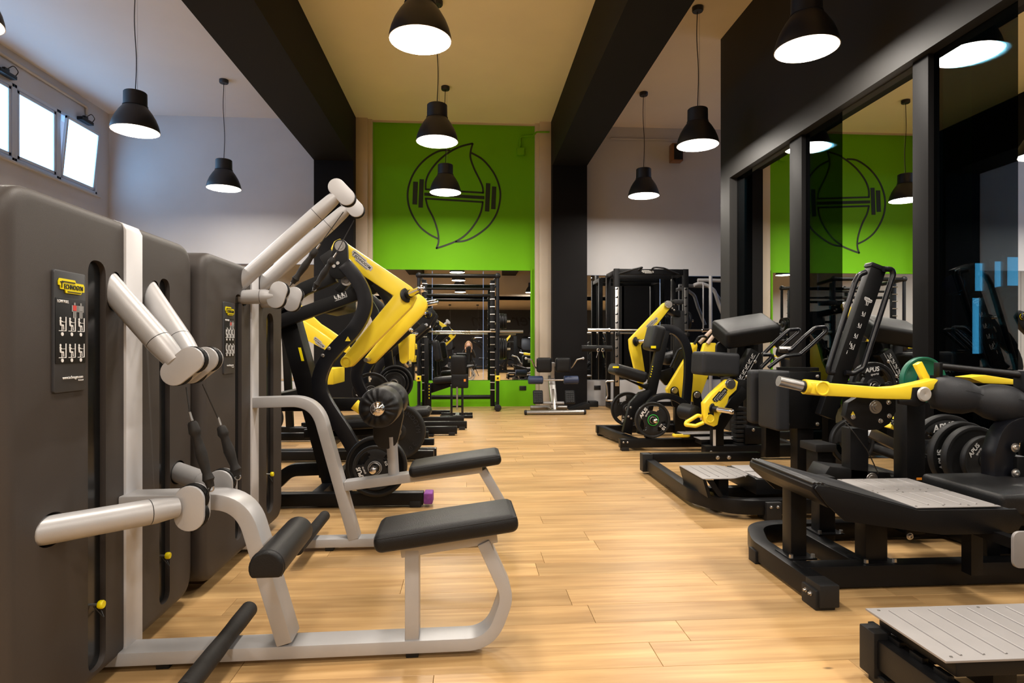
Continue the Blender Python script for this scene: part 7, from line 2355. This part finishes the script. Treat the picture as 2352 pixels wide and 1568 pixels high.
# ================================================================ THE PHOTOGRAPHER, seen in the back mirror
def skin_mesh(name, chains, material, parent, sub=2, root=0):
    """skeleton chains [(points, radii)] grown by a skin modifier into one surface"""
    vs, es, rs = [], [], []
    idx = {}
    for pts, rad in chains:
        prev = None
        for p_, r in zip(pts, rad):
            key = tuple(round(c, 4) for c in p_)
            if key not in idx:
                idx[key] = len(vs); vs.append(p_); rs.append(r)
            i = idx[key]
            if prev is not None: es.append((prev, i))
            prev = i
    me = bpy.data.meshes.new(name)
    me.from_pydata(vs, es, [])
    o = bpy.data.objects.new(name, me)
    C.objects.link(o)
    md = o.modifiers.new('skin', 'SKIN')
    for i, r in enumerate(rs):
        r = r if isinstance(r, tuple) else (r, r)
        me.skin_vertices[0].data[i].radius = r
    me.skin_vertices[0].data[root].use_root = True
    md.use_smooth_shade = True
    s_ = o.modifiers.new('sub', 'SUBSURF'); s_.levels = sub; s_.render_levels = sub
    bpy.context.view_layer.update()
    dg = bpy.context.evaluated_depsgraph_get(); dg.update()
    m2 = bpy.data.meshes.new_from_object(o.evaluated_get(dg))
    o.modifiers.clear(); o.data = m2
    m2.materials.clear(); m2.materials.append(M[material])
    m2.shade_smooth()
    if parent: o.parent = parent; CH.setdefault(parent.name, []).append(o)
    return o
M['skin'] = mat('skin', (0.58, 0.34, 0.24), 0.5)
M['hair'] = mat('blond_hair', (0.34, 0.19, 0.09), 0.5, vary=.3, vscale=40, bump=.5, bscale=90)
M['cloth'] = mat('black_clothes', (0.008, 0.008, 0.009), 0.8)
ph = empty('person', 'person with long blond hair in black clothes crouching behind a tripod camera', 'person', (-.02, -.50, 0))
# crouching: pelvis low, knees forward, arms raised to the camera; facing +y
body = [
    ([(0, -.22, .40), (0, -.20, .55), (0, -.14, .74), (0, -.08, .86), (0, -.05, .93), (0, -.03, .985)], [(.15, .12), (.135, .105), (.16, .105), (.12, .09), (.05, .05), (.052, .055)]),
]
for sg in (-1, 1):
    body.append(([(0, -.22, .40), (sg * .10, -.18, .38), (sg * .17, .12, .50), (sg * .16, .16, .46), (sg * .14, .0, .09), (sg * .145, .06, .045), (sg * .15, .15, .03)], [(.15, .12), .10, .068, .062, .042, .04, .032]))
    body.append(([(0, -.08, .86), (sg * .155, -.10, .85), (sg * .22, -.02, .64), (sg * .16, .17, .84), (sg * .118, .235, .935)], [(.12, .09), .062, .048, .036, .027]))
skin_mesh('body', body, 'cloth', ph)
for sg in (-1, 1):
    # hand: palm and five curled fingers holding the camera from the side
    w0 = Vector((sg * .118, .235, .935))
    palm = w0 + Vector((-sg * .004, .035, .03))
    ch = [([tuple(w0), tuple(palm)], [(.022, .03), (.034, .016)])]
    for k in range(4):
        b0 = palm + Vector((0, .018 + .001 * k, .026 - .017 * k))
        L_ = (.034, .038, .036, .028)[k]
        ch.append(([tuple(palm), tuple(b0), tuple(b0 + Vector((-sg * .010, L_ * .75, 0))), tuple(b0 + Vector((-sg * .030, L_ * 1.05, -.002)))], [(.034, .016), .0095, .0085, .007]))
    tb = palm + Vector((-sg * .012, -.012, .022))
    ch.append(([tuple(palm), tuple(tb), tuple(tb + Vector((-sg * .022, .008, .014)))], [(.034, .016), .011, .009]))
    skin_mesh('hand', ch, 'skin', ph, 1)
    MB().rbox((sg * .15, .13, .035), (.09, .26, .07), .03, 3).obj('shoe', 'rubber', ph)
# head with face
hd = MB()
hd.ball((0, .02, 1.075), .105, 26, 18, scale=(.80, .95, 1.15))
for v in hd.v:
    d_y = v.y - .02; dz = v.z - 1.075
    if dz < -.02: v.x *= 1 - .9 * min(.1, -dz - .02) ; v.y += .006
    if d_y > .05 and abs(v.x) < .02 and -.045 < dz < .02: v.y += .014 * (1 - abs(v.x) / .02)     # nose ridge
    if d_y > .05 and .015 < abs(v.x) < .045 and .005 < dz < .035: v.y -= .006                   # eye sockets
hd.obj('head', 'skin', ph)
for sg in (-1, 1):
    MB().ball((sg * .032, .106, 1.088), .011, 12, 8).obj('eye', 'white_plastic', ph)
    MB().ball((sg * .083, .02, 1.07), .020, 10, 8, scale=(.4, .8, 1.4)).obj('ear', 'skin', ph)
MB().ball((0, .112, 1.022), .016, 14, 8, scale=(1.3, .4, .4)).obj('mouth', 'red_print', ph)
hr = MB()
hr.ball((0, -.005, 1.09), .118, 26, 16, scale=(.90, .98, 1.12))
hr.v = [v if not (v.y > .05 and v.z < 1.135) else Vector((v.x, .045, v.z)) for v in hr.v]
hr.obj('hair', 'hair', ph)
for sg in (-1, 1):
    MB().tube([(sg * .085, .01, 1.13), (sg * .105, .0, 1.05), (sg * .11, .01, .96), (sg * .10, .03, .87), (sg * .09, .04, .82)], lambda t: .034 - .018 * t, 14).obj('hair_strand', 'hair', ph)
# camera on its tripod (just behind the taking position)
tp = empty('tripod', 'black camera tripod standing before the crouching photographer', 'tripod', (0, -.13, 0))
for k in range(3):
    a_ = math.radians(90 + 120 * k)
    ex, ey = .38 * math.cos(a_), .30 * math.sin(a_) 
    if k == 0: ey = .26
    MB().tube([(0.02 * math.cos(a_), .02 * math.sin(a_), .80), (ex * .5, ey * .5, .42)], .014, 10).tube([(ex * .45, ey * .45, .45), (ex, ey, .01)], .010, 10).obj('leg', 'frame_black', tp)
MB().cyl((0, 0, .74), (0, 0, .905), .014, 12).cyl((0, 0, .78), (0, 0, .83), .035, 14).obj('centre_column', 'frame_black', tp)
MB().box((0, 0, .912), (.06, .06, .018)).obj('head_plate', 'frame_black', tp, bevel=.003)
cm_ = empty('photo_camera', 'black camera on the tripod held in front of the photographer\'s face', 'camera', (0, -.13, .924))
MB().bx((-.068, -.04, 0), (.068, .035, .095)).obj('body', 'black_plastic', cm_, bevel=.010, seg=3)
MB().box((0, -.005, .105), (.05, .06, .03)).obj('viewfinder', 'black_plastic', cm_, bevel=.008)
MB().lathe((0, .034, .052), (0, 1, 0), [(.034, 0), (.036, .01), (.034, .03), (.037, .034), (.037, .06), (.030, .062), (.026, .054), (0, .050)], 28).obj('lens', 'rubber', cm_)
MB().cyl((-.045, 0, .095), (-.045, 0, .104), .012, 14).obj('dial', 'black_plastic', cm_)
